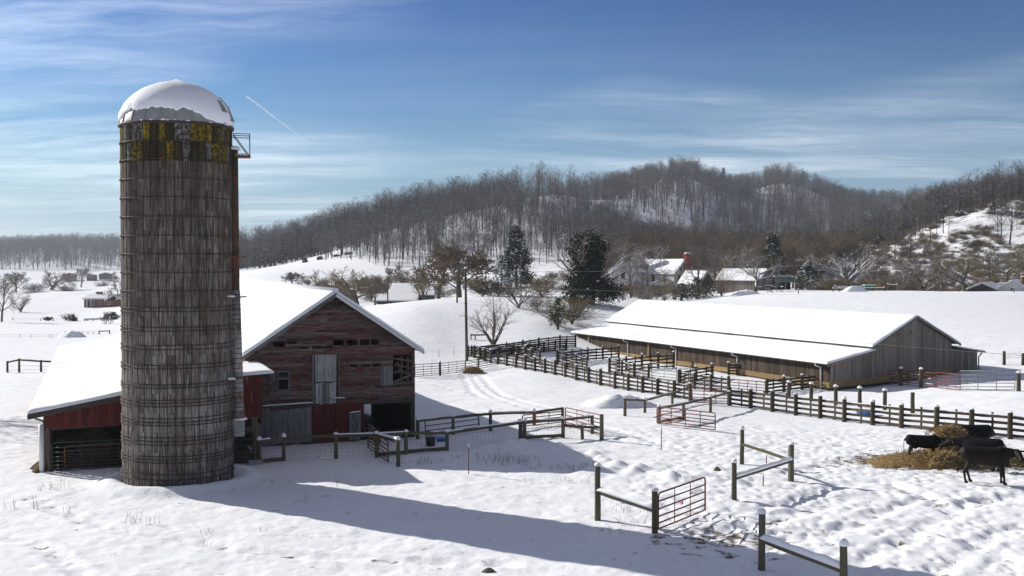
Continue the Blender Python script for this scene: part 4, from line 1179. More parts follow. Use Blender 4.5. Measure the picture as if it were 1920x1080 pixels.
def tube_gate(name, label, p0, p1, hgt, mat, bars=6, stays=2, r=.026, parent_group=None, category='gate', arch=True, snow=0, z_lift=.1, frame_mat=None, vert=True, lean=0.0):
    """a tubular farm gate standing from p0 to p1 (foot points)"""
    p0 = Vector(p0); p1 = Vector(p1); x = p1 - p0; ln = x.length; xd = x.normalized(); up = Vector((0, 0, 1))
    if lean: up = (up + Vector((-xd.y, xd.x, 0)) * lean).normalized()
    root = thing(name, label, category, p0, parent_group)
    a0, a1 = p0 + up * z_lift, p1 + up * z_lift; b0, b1 = p0 + up * hgt, p1 + up * hgt; c = .13
    pts = [a0, b0 - up * c] + [b0 + xd * c * (1 - math.cos(q)) - up * c * (1 - math.sin(q)) for q in (.5, 1.05, 1.57)] + [b1 - xd * c * (1 - math.cos(q)) - up * c * (1 - math.sin(q)) for q in (1.57, 1.05, .5)] + [b1 - up * c, a1]
    if not arch: pts = [a0, b0, b1, a1]
    MB().tube(pts, r * 1.15, 6).build('frame', frame_mat or mat, root, True)
    for k in range(bars - 1):
        t = k / (bars - 1); t = t ** 1.15
        q0 = a0 + (b0 - a0) * t; q1 = a1 + (b1 - a1) * t
        MB().tube([q0, q0 + (q1 - q0) * .5 + up * random.uniform(-.012, .004), q1], r, 5).build('bar', mat, root, True)
        if snow and random.random() < snow: snow_strip('bar_snow', root, q0 + up * r + (q1 - q0) * .05, q0 + up * r + (q1 - q0) * .9, r * 2.2, .035, .45, seed=k)
    for k in range(stays):
        t = (k + 1) / (stays + 1); q0 = a0 + (a1 - a0) * t; q1 = b0 + (b1 - b0) * t
        MB().beam(q0, q1, .012, .045, xd).build('stay', mat, root)
    return root


def shed_gate():
    A = Vector((-18.8, 44.5, 0)); g = BB * -.14
    q0 = A + BG * .25 + g + Vector((0, 0, 0)); q1 = A + BG * 4.6 + g
    tube_gate('farm_gate', 'dull green tubular gate across the opening of the left shed', q0, q1, 1.15, 'green_gate', 7, 3)
    q0 = A + BG * .75 + g * 2.2; q1 = A + BG * 4.9 + g * 2.2
    tube_gate('farm_gate', 'brown tubular gate in front of the green gate at the left shed', q0, q1, 1.02, 'dark_gate', 7, 3, frame_mat='rusty_metal')


shed_gate()


def make_right_lean_to():
    C = G(478, 868); C.z = 0; rnd = random.Random(2)
    p = lambda u, t, z: C + BG * u + BB * t + Vector((0, 0, z))
    uz = lambda px, py: plane_uz(px, py, C, BG)
    root = thing('lean_to', 'small red lean-to with snowy roof between silo and barn', 'shed', C)
    u0, u1 = uz(400, 700)[0], uz(490, 700)[0]
    n = 10
    for k in range(n):
        u = u0 + (u1 - u0) * (k + .5) / n
        plank('front_plank', 'red_plank', root, p(u, 0, uz(470, 786)[1] + rnd.uniform(-.03, .03)), p(u, 0, uz(470, 706)[1]), BG, (u1 - u0) / n * .96, .03)
    bar('corner_board', 'beam_wood', root, p(u1 + .02, .0, uz(470, 786)[1]), p(u1 + .02, 0, uz(470, 703)[1]), .06, .08)
    pp = uz(478, 785)[0]
    bar('front_post', 'rail_wood', root, p(pp, .05, -.1), p(pp, .05, 1.95), .2, .2)
    MB().box(p(pp, .0, .0), (.6, .5, .3), Matrix.Rotation(PHI, 3, 'Z')).build('footing', 'concrete', root)
    bar('cross_bar', 'rail_wood', root, p(u0, .02, 1.35), p(pp, .02, 1.45), .05, .18)
    for k in range(14):
        plank('side_plank', 'red_plank', root, p(u1 - .02, .2 + k * .3, 1.6), p(u1 - .02, .2 + k * .3, uz(470, 703)[1]), BB, .28, .03)
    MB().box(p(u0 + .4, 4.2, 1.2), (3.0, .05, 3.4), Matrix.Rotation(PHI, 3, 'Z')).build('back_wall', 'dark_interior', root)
    e = uz(512, 699); zt = e[1]
    r0, r1 = p(u0, -.25, zt - .12), p(e[0], -.25, zt)
    r2, r3 = p(e[0], 4.3, zt + .02), p(u0, 4.3, zt - .1); dz = Vector((0, 0, -.05))
    rf = MB().loft([[r0, r1, r1 + dz, r0 + dz], [r3, r2, r2 + dz, r3 + dz]]).build('roof', 'dark_roofing', root)
    snow_sheet('roof_snow', rf, r0, r1, r2, r3, .17, 10, 12, seed=12, edge=.2)
    tube_gate('farm_gate', 'dark tubular gate below the small red lean-to beside the silo', p(u0 + .2, -.05, .05), p(pp - .1, -.05, .05), 1.25, 'dark_gate', 6, 1)


make_right_lean_to()


# ------------------------------------------------------------------ long cattle shed
SA = Vector((-.40, .917, 0)).normalized(); SG = Vector((.917, .40, 0)).normalized(); SC0 = Vector((23.9, 83.1, 0))


def make_cattle_shed():
    rnd = random.Random(21)
    p = lambda s, t, z: SC0 + SG * s + SA * t + Vector((0, 0, z))
    root = thing('cattle_shed', 'long weathered plank cattle shed with two-tier snowy roof', 'barn', SC0 + Vector((0, 0, -1)))
    LEN = 42.0; g0 = -1.25
    ze, z1, zr, s1, s2, s3 = .98, 2.25, 4.30, 4.1, 12.1, 14.7
    # long front: upright planks over a base board, one by one
    n = 150; w = LEN / n
    for k in range(n):
        t = w * (k + .5)
        plank('wall_plank', 'shed_plank', root, p(0, t, g0), p(0, t, ze - .05), SA, w * rnd.uniform(.88, .97), .03)
    MB().box(p(.08, LEN / 2, 0), (.06, LEN, 2.2), Matrix.Rotation(math.atan2(SG.y, SG.x), 3, 'Z')).build('wall_lining', 'dark_interior', root)
    for k in range(7): bar('base_board', 'shed_base_board', root, p(-.05, k * 6 + .02, -.72), p(-.05, k * 6 + 5.97, -.72), .04, .42)
    # gable end
    def gz(s):
        if s < s1: return ze + (z1 - .45 - ze) * s / s1
        if s < s2: return zr - abs(s - (s1 + s2) / 2) * (zr - z1) / ((s2 - s1) / 2)
        return 1.75 - .12 * (s - s2)
    n = 60; w = s3 / n
    for k in range(n):
        s = w * (k + .5)
        plank('gable_plank', 'shed_gable_plank', root, p(s, 0, -1.0 + .05 * s), p(s, 0, gz(s) - .06), SG, w * rnd.uniform(.9, .98), .03)
    for a, b in ((0, 3.9), (4.1, 8), (8.05, 12.0)): bar('gable_base_board', 'shed_base_board', root, p(a, -.04, -.72 + .05 * a), p(b, -.04, -.72 + .05 * b), .04, .5)
    MB().add([p(s1, LEN, -1), p(s2, LEN, -1), p(s2, LEN, z1), p((s1 + s2) / 2, LEN, zr), p(s1, LEN, z1)], [(0, 1, 2, 3, 4)]).build('back_gable', 'shed_gable_plank', root)
    MB().add([p(0, LEN, -1.4), p(s1, LEN, -1.4), p(s1, LEN, z1 - .45), p(0, LEN, ze)], [(0, 1, 2, 3)]).build('back_end', 'shed_gable_plank', root)
    MB().add([p(s3, 0, -1), p(s3, LEN, -1), p(s3, LEN, 1.4), p(s3, 0, 1.4)], [(0, 1, 2, 3)]).build('rear_wall', 'shed_gable_plank', root)
    MB().box(p(s1, LEN / 2, 2.0), (.08, LEN - .3, .8), Matrix.Rotation(math.atan2(SG.y, SG.x), 3, 'Z')).build('clerestory', 'dark_roofing', root)
    for k in range(8): bar('clerestory_rail', 'shed_base_board', root, p(s1 - .1, k * 5.2 + .3, 2.12), p(s1 - .1, k * 5.2 + 5.4, 2.12), .03, .09)
    dz = Vector((0, 0, -.07))
    def slope(a, b, c, d, th, nm, seed, nu, nv):
        rf = MB().loft([[a, b, b + dz, a + dz], [d, c, c + dz, d + dz]]).build(nm, 'dark_roofing', root)
        snow_sheet('roof_snow', rf, a, b, c, d, th, nu, nv, seed=seed, edge=.25, rough=.035); return rf
    m_ = (s1 + s2) / 2; k_ = (zr - z1) / (m_ - s1); ov = .45; fo = .4
    slope(p(s1 - ov, -fo, z1 - ov * k_ + .05), p(s1 - ov, LEN + .3, z1 - ov * k_ + .05), p(m_, LEN + .3, zr + .05), p(m_, -fo, zr + .05), .15, 'main_roof', 31, 60, 12)
    slope(p(s2 + ov, -fo, z1 - ov * k_ + .05), p(s2 + ov, LEN + .3, z1 - ov * k_ + .05), p(m_, LEN + .3, zr + .05), p(m_, -fo, zr + .05), .13, 'rear_roof', 32, 60, 8)
    kl = (z1 - .45 - ze) / s1
    slope(p(-.6, -.35, ze - .6 * kl + .05), p(-.6, LEN + .3, ze - .6 * kl + .05), p(s1, LEN + .3, z1 - .42), p(s1, -.35, z1 - .42), .15, 'lean_to_roof', 33, 60, 10)
    slope(p(s3 + .5, -.4, 1.36), p(s3 + .5, LEN, 1.36), p(s2, LEN, 1.82), p(s2, -.4, 1.82), .11, 'side_roof', 34, 40, 6)
    for a, b in ((p(m_, -fo - .02, zr - .06), p(s1 - ov, -fo - .02, z1 - ov * k_ - .06)), (p(m_, -fo - .02, zr - .06), p(s2 + ov, -fo - .02, z1 - ov * k_ - .06)), (p(s1, -.37, z1 - .53), p(-.6, -.37, ze - .6 * kl - .06))):
        bar('barge_board', 'shed_gable_plank', root, a, b, .03, .15)
    # downpipes: crooked white elbows from the eave
    for t in (1.0, 11.8, 21.5, 30.5):
        a = p(-.62, t, ze - .14)
        MB().tube([a, a + Vector((0, 0, -.12)), p(-.10, t, ze - .42), p(-.10, t, ze - .6), p(-.10, t, g0 + .2)], .055, 7).build('downpipe', 'white_pipe', root, True)
    a = p(s3 + .4, -.1, 1.25); MB().tube([a, p(s3 + .05, -.1, .95), p(s3 + .05, -.1, -.4)], .05, 6).build('downpipe', 'dark_gate', root, True)
    MB().tube([p(m_ - .35, -.09, 3.15), p(m_ - .3, -.09, 3.05), p(m_ - .35, -.09, 2.95), p(m_ - .42, -.09, 3.05), p(m_ - .35, -.09, 3.15)], .03, 5).build('owl_hole_ring', 'shed_gable_plank', root)
    for t, dxx in ((26.5, 0), (39, 0)): bar('wall_post', 'shed_base_board', root, p(-.09, t, g0), p(-.09, t, ze - .1), .06, .3, SA)


make_cattle_shed()

# ------------------------------------------------------------------ fences, pens, gates
def gpost(px, top, base, sink=.15):
    """foot point and height of a post seen from pixel rows top..base"""
    p = G(px, base); p.z = hs(p.x, p.y) if p.y < 120 else p.z
    h = (base - top) / F * p.y
    return p, h


def subdivide(pts, step):
    out = []
    for (a, ha), (b, hb) in zip(pts[:-1], pts[1:]):
        n = max(1, round((b - a).length / step))
        for k in range(n): t = k / n; out.append((a + (b - a) * t, ha + (hb - ha) * t))
    out.append(pts[-1]); return out


def board_fence(label, pxs, boards=4, step=None, wood_='pen_wood', post_='pen_post', pr=.105, square=False, batten=True, caps=.85, side=1, bw=.14, snow=.0, group=None, over=.08, name='board_fence', skip=()):
    pts = [gpost(*q) for q in pxs]
    if step: pts = subdivide(pts, step)
    root = thing(name, label, 'fence', pts[0][0], group)
    for i, (p, h) in enumerate(pts):
        d = (pts[min(i + 1, len(pts) - 1)][0] - pts[max(i - 1, 0)][0]); rz = math.atan2(d.y, d.x)
        g = Vector((p.x, p.y, hs(p.x, p.y) if p.y < 130 else p.z))
        po = post('post', post_, root, g + Vector((0, 0, -.2)), h + .2 + over, pr * random.uniform(.92, 1.1), (random.uniform(-.02, .02), random.uniform(-.02, .02)), square, rz)
        if random.random() < caps: cap(root, g + Vector((0, 0, h + over - .02)), pr * random.uniform(.8, 1.08), pr * random.uniform(.5, 1.4))
    for i, ((a, ha), (b, hb)) in enumerate(zip(pts[:-1], pts[1:])):
        if i in skip: continue
        d = (b - a); xd = Vector((d.x, d.y, 0)).normalized(); nrm = Vector((-xd.y, xd.x, 0)) * side * (pr + .015)
        for k in range(boards):
            f = (k + .5) / boards
            s = random.uniform(-.015, .015)
            q0 = a + nrm + Vector((0, 0, ha * f * .96 + s)); q1 = b + nrm + Vector((0, 0, hb * f * .96 - s))
            bo = bar('board', wood_, root, q0 - xd * .05, q1 + xd * .05, .035, bw)
            if random.random() < max(snow, .55 if k == boards - 1 else 0): snow_strip('board_snow', root, q0 + Vector((0, 0, bw / 2)), q1 + Vector((0, 0, bw / 2)), .04, .03, .35, seed=i * 7 + k)
        if batten:
            m = (a + b) / 2 + nrm * 1.4; h = (ha + hb) / 2
            bar('batten', wood_, root, m + Vector((0, 0, .02)), m + Vector((0, 0, h * .99)), .05, .10, xd)
    return root


MAIN = [(934, 659, 682), (950, 661, 685), (967.5, 664, 689), (985, 667, 693), (1003, 670, 695.5), (1022, 673, 699), (1040.6, 677, 703), (1060, 681, 707.5), (1080.6, 686, 713), (1103.7, 689.5, 717.5), (1126, 693, 723), (1153, 697.5, 729), (1178, 702.5, 733), (1205, 707, 737), (1233, 712, 740.5), (1264, 716, 746), (1294, 720, 750)]
board_fence('long dark board fence running from the utility pole to the red pen gate', MAIN, caps=.75, pr=.12)
MAIN2 = [(1367.5, 728, 760.5), (1407, 731, 765.5), (1448, 735, 772.5), (1492, 740, 778.6), (1538, 745, 784.5), (1583, 749, 790), (1636, 754, 796), (1690, 760, 802), (1756, 764, 809), (1821.6, 769, 816), (1894, 776, 823), (1975, 784, 832)]
board_fence('dark board fence passing behind the feeding cattle at the right', MAIN2, caps=.75, pr=.13)
board_fence('close-set end of the board fence beside the utility pole', [(878, 650, 669), (889, 650, 671), (899, 652, 674), (908, 654, 677), (920, 656, 680)], caps=.9, pr=.12, batten=False)
board_fence('farthest dark alley fence leading from the utility pole to the shed corner', [(884, 650, 666), (950, 644, 661), (1010, 635, 655), (1050, 629, 651), (1079, 629, 651)], step=2.4, wood_='dark_pen_wood', post_='dark_pen_wood', caps=.5, pr=.09, boards=5, snow=.5)
board_fence('second dark alley fence parallel to the farthest one', [(902, 657, 671), (960, 651, 667), (1020, 642, 661), (1062, 637, 657)], step=2.4, wood_='dark_pen_wood', post_='dark_pen_wood', caps=.7, pr=.09, boards=5, snow=.4)
board_fence('dark board fence ending at the shed wall, leftmost of three', [(1160, 648, 671), (1130, 650, 673), (1102, 652, 675), (1072, 655, 677), (1046, 658, 680)], wood_='dark_pen_wood', caps=.95, pr=.10)
board_fence('narrow sorting pen of grey boards left of the yard gate', [(970, 649, 674), (984, 650, 677), (996, 654, 680), (1012, 656, 684)], caps=1, pr=.09, snow=.4)
board_fence('short crowded pen rails with snow in front of the shed', [(1044, 656, 684), (1062, 660, 688), (1080, 664, 692), (1100, 668, 696)], caps=.9, pr=.08, snow=.5, boards=5)
board_fence('dark board fence ending at the shed wall, middle of three', [(1263, 661, 689), (1234, 663, 691), (1203.5, 665, 693), (1174, 669, 696), (1143, 672, 699)], wood_='dark_pen_wood', caps=.95, pr=.11)
board_fence('grey board pen fence running toward the grey pen gate', [(1142, 672, 699), (1166, 676, 704), (1189, 682, 708), (1216, 686, 713)], caps=.95, pr=.10, snow=.3)
board_fence('dark board fence stub ending in a tall post near the shed', [(1335, 684, 709), (1305, 688, 714), (1275, 694, 721)], wood_='dark_pen_wood', caps=1, pr=.12)
board_fence('grey board pen fence just behind the red pen gates', [(1273, 694, 723), (1302, 699, 729), (1333, 703, 734), (1366, 707, 739)], caps=1, pr=.11, snow=.3)
board_fence('very short board fence against the shed wall beside a downpipe', [(1366, 681, 704), (1397, 679, 705)], wood_='dark_pen_wood', caps=.9, pr=.11)
board_fence('dark board fence ending at the right corner of the shed', [(1438, 711, 738), (1470, 708, 735), (1504, 705, 731), (1536.5, 702, 728), (1557, 700, 727)], wood_='dark_pen_wood', caps=.95, pr=.12)

for i, (px, t, b_, lb) in enumerate([(1479, 717, 748, 'first free-standing post from the left behind the board fence'), (1521, 720, 753, 'second free-standing post from the left behind the board fence'), (1567, 724, 759, 'third free-standing post from the left behind the board fence'),
                                     (1612, 727, 763, 'fourth free-standing post behind the board fence, left of the blue tub'), (1659, 731, 768, 'fifth free-standing post behind the board fence, right of the blue tub'), (1711, 735, 774, 'rightmost free-standing post behind the board fence, without snow cap'), (1882.7, 658, 684, 'lone square post at the foot of the right-hand snowfield'), (1918, 662, 684, 'lone post cut by the right edge at the foot of the snowfield')]):
    p, h = gpost(px, t, b_); root = thing('fence_post', lb, 'post', p, 'free-standing posts in the right-hand yard')
    post('shaft', 'pen_post', root, p + Vector((0, 0, -.2)), h + .2, .13)
    if i not in (5, 6, 7): cap(root, p + Vector((0, 0, h - .02)), .15, .16)

# gates of the pens
gg = 'steel pen gates'


def px_gate(label, a, b, mat, **kw):
    p0, h0_ = gpost(*a); p1, h1 = gpost(*b)
    return tube_gate(kw.pop('name', 'pen_gate'), label, p0, p1, (h0_ + h1) / 2, mat, **kw)


px_gate('light grey tubular gate standing in the pens before the shed', (1222, 678, 711), (1269, 687, 716), 'grey_gate', bars=6, stays=1, arch=False)
px_gate('red tubular gate in the gap of the long board fence', (1298, 728, 757), (1364, 727, 760), 'red_gate', bars=6, stays=2, arch=False)
px_gate('bright red tubular gate inside the pens near the shed corner', (1369, 712, 739), (1435, 716, 745), 'red_gate', bars=6, stays=3)
px_gate('first red steel panel beside the shed gable', (1640, 691, 717), (1703, 695, 722), 'maroon_gate', bars=6, stays=2, snow=.8, arch=False)
px_gate('second red steel panel of the row right of the shed gable', (1703, 695, 722), (1755, 698, 727), 'maroon_gate', bars=6, stays=1, snow=.3, arch=False)
px_gate('third red steel panel, joined to the grey yard gate', (1755, 697, 727), (1800, 700, 732), 'maroon_gate', bars=6, stays=1, arch=False)
px_gate('wide grey tubular gate at the right edge of the yard', (1800, 694, 731), (1903, 694, 733), 'grey_gate', bars=6, stays=2, arch=False)
for px, t, b_, lb in ((1689, 689, 722, 'snow-capped post by the first red panel'), (1727, 690, 725, 'snow-capped post by the second red panel'), (1910, 698, 733, 'stout post closing the wide grey gate')):
    p, h = gpost(px, t, b_); root = thing('gate_post', lb, 'post', p, 'posts of the yard gates'); post('shaft', 'pen_post', root, p - Vector((0, 0, .2)), h + .2, .14); cap(root, p + Vector((0, 0, h - .02)), .15, .15)
px_gate('dark tubular gate panel beside the barn corner', (778, 684, 709), (825, 681, 705), 'dark_gate', bars=6, stays=2, arch=False)
px_gate('dark tubular gate panel left of the small hay heap', (825, 681, 704), (872, 676, 698), 'dark_gate', bars=6, stays=2, arch=False)
px_gate('dark tubular gate panel behind the small hay heap', (873, 676, 697), (932, 668, 686), 'dark_gate', bars=5, stays=2, arch=False, snow=.4)
for px, t, b_, lb in ((825, 678, 704, 'snow-tipped post between the dark gate panels'), (897, 666, 691, 'snow-tipped post behind the small hay heap')):
    p, h = gpost(px, t, b_); root = thing('gate_post', lb, 'post', p, 'posts of the dark gate panels'); post('shaft', 'pen_post', root, p - Vector((0, 0, .2)), h + .2, .10); cap(root, p + Vector((0, 0, h - .02)), .11, .12)


# rail fences of round posts with a top rail and netting
def rail_fence(label, pxs, rails=(0.93,), caps=.9, pr=.085, net=True, low=None, snow=.0, rail_w=(.06, .13), name='rail_fence', over=.0, cat='fence', group=None, rail_mat='rail_wood', skip=()):
    pts = [gpost(*q) for q in pxs]; root = thing(name, label, cat, pts[0][0], group)
    for p, h in pts:
        post('post', 'post_wood', root, p - Vector((0, 0, .2)), h + .2 + over, pr * random.uniform(.94, 1.08), (random.uniform(-.03, .03), random.uniform(-.02, .02)))
        if random.random() < caps: cap(root, p + Vector((0, 0, h + over - .015)), pr * 1.15, pr * random.uniform(1.1, 2.2))
    mb = MB()
    for i, ((a, ha), (b, hb)) in enumerate(zip(pts[:-1], pts[1:])):
        if i in skip: continue
        xd = (b - a).normalized(); nr = Vector((-xd.y, xd.x, 0)) * -.0
        for f in rails:
            q0 = a + Vector((0, 0, ha * f)) + nr; q1 = b + Vector((0, 0, hb * f)) + nr
            bar('rail', rail_mat, root, q0 - xd * .04, q1 + xd * .04, *rail_w)
            if snow: snow_strip('rail_snow', root, q0 + Vector((0, 0, rail_w[1] / 2 - .01)), q1 + Vector((0, 0, rail_w[1] / 2 - .01)), rail_w[0] * 1.5, snow, 0, seed=i)
            elif random.random() < .5: snow_strip('rail_snow', root, q0 + Vector((0, 0, rail_w[1] / 2 - .01)), q1 + Vector((0, 0, rail_w[1] / 2 - .01)), rail_w[0] * 1.3, .05, .45, seed=i)
        if low and random.random() < low: bar('ground_rail', 'rail_wood', root, a + Vector((0, 0, .12)), b + Vector((0, 0, .10)), .05, .16)
        if net:
            ln = (b - a).length; n = int(ln / .22); hgt = min(ha, hb) * .88
            for k in range(1, n):
                t = k / n; q = a + (b - a) * t; mb.tube([q, q + Vector((0, 0, hgt))], .0035, 3, False)
            for k in range(7):
                z = hgt * (k / 6) ** 1.1; mb.tube([a + Vector((0, 0, z)), b + Vector((0, 0, z))], .0035, 3, False)
    if net and mb.v: mb.build('wire_netting', 'wire', root)['kind'] = 'stuff'
    return root


rail_fence('weathered rail and netting fence in front of the barn', [(486, 822, 868), (532, 817, 863), (630, 812, 858.5), (706, 810, 855.5), (761.5, 808, 851), (838, 810, 846), (984, 794, 830), (1055.6, 786, 822), (1110, 780, 815)], low=.5)
rail_fence('short snow-topped spur rail jutting from the barnyard fence', [(707, 811, 856), (746.7, 822, 873)], snow=.11, net=False, pr=.08)
rail_fence('rear rail fence of the barnyard with a long top rail', [(783, 788, 825), (850, 780, 815), (920, 773, 808), (1001, 771, 798), (1055, 766, 794)], caps=.6, low=.3)
rail_fence('corner rails of the barnyard pen ending in a tall bare post', [(1056, 797, 822), (1092, 799, 824), (1128, 801, 827)], net=False, caps=0)
p, h = gpost(1128, 778, 827); root = thing('corner_post', 'tall bare wooden post at the corner of the barnyard pen', 'post', p); post('shaft', 'post_wood', root, p - Vector((0, 0, .2)), h + .2, .10)
p, h = gpost(976, 797, 829); root = thing('corner_post', 'snow-capped twin post beside the barnyard netting', 'post', p + Vector((.0, -.05, 0))); post('shaft', 'post_wood', root, p - Vector((0, 0, .2)), h + .2, .10); cap(root, p + Vector((0, 0, h)), .14, .16)
px_gate('dark tubular gate leaning against the rear barnyard rail', (799, 786, 822), (899, 779, 806), 'dark_gate', bars=4, stays=1, lean=.12)
px_gate('brown tubular gate leaning near the barnyard corner', (978, 779, 804), (1053, 772, 797), 'maroon_gate', bars=5, stays=2, lean=-.1)
px_gate('red tubular gate opening out of the barnyard corner', (1060, 763, 802), (1127, 781, 817), 'maroon_gate', bars=6, stays=2)
px_gate('rusty snowy gate folded into the open bay of the barn', (679, 779, 812), (712, 806, 838), 'rusty_metal', bars=6, stays=2, snow=1.0, name='barn_gate')
px_gate('rusty gate lying behind the fence below the open bay', (690, 806, 842), (728, 822, 868), 'rusty_metal', bars=6, stays=1, name='barn_gate')
rail_fence('rail and netting fence beside the snow pile', [(1171.7, 746, 780), (1209, 748, 773), (1260.7, 735, 759), (1293, 723, 751)], caps=.5, low=0)
rail_fence('rail fence joining the red yard gate to the board fence', [(1236, 764, 796), (1281.7, 756, 788), (1332, 743, 773), (1367, 734, 761)], caps=.8, low=.4)
px_gate('red tubular yard gate standing open beside the cow path', (1232, 763, 798), (1341, 776, 811), 'maroon_gate', bars=6, stays=3)
# foreground
rail_fence('tall post and snow-laden rail left of the red foreground gate', [(1120.7, 873, 977), (1228, 922, 1003)], rails=(.52,), snow=.17, net=False, pr=.095, caps=1, rail_w=(.11, .12))
px_gate('red tubular gate standing ajar in the foreground', (1234, 925, 1001), (1322, 897, 962), 'maroon_gate', bars=6, stays=2)
rail_fence('corner of two rails behind the foreground gate', [(1376.7, 869, 940), (1484, 832, 903)], rails=(.56,), snow=.14, net=False, pr=.09, caps=1, rail_w=(.10, .11))
rail_fence('bare rail running back from the snowy corner post', [(1391, 805, 872), (1482, 833, 902)], rails=(.58,), net=False, pr=.09, caps=1, rail_w=(.09, .10))
rail_fence('nearest post and snow-laden rail at the bottom edge', [(1428, 960, 1068), (1582, 1020, 1122)], rails=(.52,), snow=.17, net=False, pr=.10, caps=1, rail_w=(.11, .12))
# ribbon on the foreground gate
gq = G(1277, 985); rb = MB()
for k in range(3):
    a = gq + Vector((random.uniform(-.05, .05), -.04, .72 + random.uniform(-.03, .09))); rb.quad(a, a + Vector((.035, .01, -.02)), a + Vector((.03 + random.uniform(-.03, .03), .02, -.12)), a + Vector((-.015, .02, -.10)))
tag(rb.build('ribbon', 'pink_ribbon', None, origin=gq), 'pink ribbon tied to the red foreground gate', 'ribbon')


def t_post(label, px, t, b_, mat='maroon_gate'):
    p, h = gpost(px, t, b_); root = thing('steel_post', label, 'post', p, 'thin steel fence posts')
    MB().beam(p - Vector((0, 0, .2)), p + Vector((0, 0, h)), .035, .035).build('shaft', mat, root)
    MB().box(p + Vector((0, 0, h - .06)), (.045, .045, .12)).build('tip', 'white_tag', root)


t_post('thin rusty steel post alone in the snow before the barnyard fence', 878.7, 832, 889)
t_post('thin red steel post below the open yard gate', 1240, 797, 843)
t_post('thin red steel post on the slope right of the barn', 823, 653, 670, 'red_gate')
t_post('thin red steel post farther right on the slope, near the pole', 851, 651, 667, 'red_gate')
for a, b_, lb in (((1437, 848), (1438, 868), 'short dangling red stake below the bare rail'), ((1431, 888), (1432, 903), 'short dangling red stake below the snowy corner rail')):
    p = G(a[0], b_[1] + 8); t_post(lb, a[0], b_[1] - 14, b_[1] + 10, 'red_gate')


# ------------------------------------------------------------------ tubs, heaps and stones
def tub(label, px, py, r, h, mat, cat='tub', name='tub'):
    p = G(px, py); p.z = hs(p.x, p.y)
    root = thing(name, label, cat, p); n = 18
    ring = lambda rr, z: [p + Vector((rr * math.cos(2 * PI * k / n), rr * math.sin(2 * PI * k / n), z)) for k in range(n)]
    MB().loft([ring(r * .85, -.02), ring(r * .98, h * .9), ring(r, h), ring(r * .9, h), ring(r * .78, h * .3)]).build('shell', mat, root, True)
    m = MB(); m.loft([ring(r * 1.0, h * .9), ring(r * 1.07, h * .92), ring(r * 1.07, h), ring(r * .98, h + .005)]); m.build('rim', mat, root, True)
    MB().loft([ring(r * .86, h * .75), ring(r * .5, h * .86), ring(.02, h * .9)]).build('snow_fill', 'snow', root, True)


tub('black rubber bucket in the barnyard behind the netting', 807, 836, .24, .38, 'black_rubber', 'bucket', 'bucket')
tub('blue plastic tub in the barnyard beside the black bucket', 829, 828, .30, .17, 'blue_plastic')
tub('blue tub lying in the bay of the red barn', 741, 822, .36, .25, 'blue_plastic')
tub('bright blue tub behind the board fence at the right', 1622, 778, .55, .28, 'blue_plastic')


def mound(name, label, cat, c, rx, ry, h, mat, seed=0, rough=.2, n=40, kind=None, sharp=1.0):
    m = MB(); rings = []; r = 14
    hc0 = hs(c.x, c.y)
    wob = [1 + rough * float(fbm(np.array([math.cos(2 * PI * k / n) * 1.6 + seed]), np.array([math.sin(2 * PI * k / n) * 1.6 + seed * 3]), 3)[0]) * 1.6 for k in range(n)]
    for i in range(r + 1):
        t = i / r; row = []
        for k in range(n):
            a = 2 * PI * k / n; w = wob[k]
            x = c.x + rx * w * math.cos(a) * (1 - t) ** .8; y = c.y + ry * w * math.sin(a) * (1 - t) ** .8
            z = hc0 + h * (t ** sharp if sharp != 1 else math.sin(t * PI / 2)) * (1 + .0) + h * rough * float(fbm(np.array([x * 1.7 + seed]), np.array([y * 1.7]), 4)[0]) * (.15 + .6 * t) - .06 * (1 - t)
            row.append((x, y, z))
        rings.append(row)
    m.loft(rings); o = m.build(name, mat, None, True, origin=c); tag(o, label, cat, kind=kind); return o


mp = G(1165, 762); mound('snow_pile', 'big smooth snow pile in front of the long board fence', 'snow pile', mp, 2.1, 2.1, .72, 'snow', 5, .6)
mp = G(872, 697)
plain('straw', (0.34, 0.25, 0.12), 0.95, 0.0, 0.45, 20, spec=0.1)


def straw(parent, c, rx, ry, n, hfun, seed, mat='straw'):
    r = random.Random(seed); m = MB()
    for _ in range(n):
        a = r.uniform(0, 2 * PI); q = math.sqrt(r.random()) * r.uniform(.5, 1.12); x = c.x + rx * q * math.cos(a); y = c.y + ry * q * math.sin(a); z = hfun(x, y)
        d = Vector((r.uniform(-1, 1), r.uniform(-1, 1), r.uniform(-.3, .6))).normalized() * r.uniform(.1, .28); p = Vector((x, y, z)); s = Vector((-d.y, d.x, .1)).normalized() * .012
        m.add([p - s, p + s, p + d + s * .5, p + d - s * .5], [(0, 1, 2, 3)])
    o = m.build('loose_straw', mat, parent); o['kind'] = 'stuff'; return o


hp = mound('hay_heap', 'small brown hay heap on the snow below the dark gate panels', 'hay', G(885, 699), 1.15, .8, .55, 'hay', 9, .3)
HH = G(885, 699)
straw(hp, HH, 1.4, 1.0, 500, lambda x, y: hs(x, y) + .05 + .5 * max(0, 1 - ((x - HH.x) / 1.1) ** 2 - ((y - HH.y) / .8) ** 2), 3)
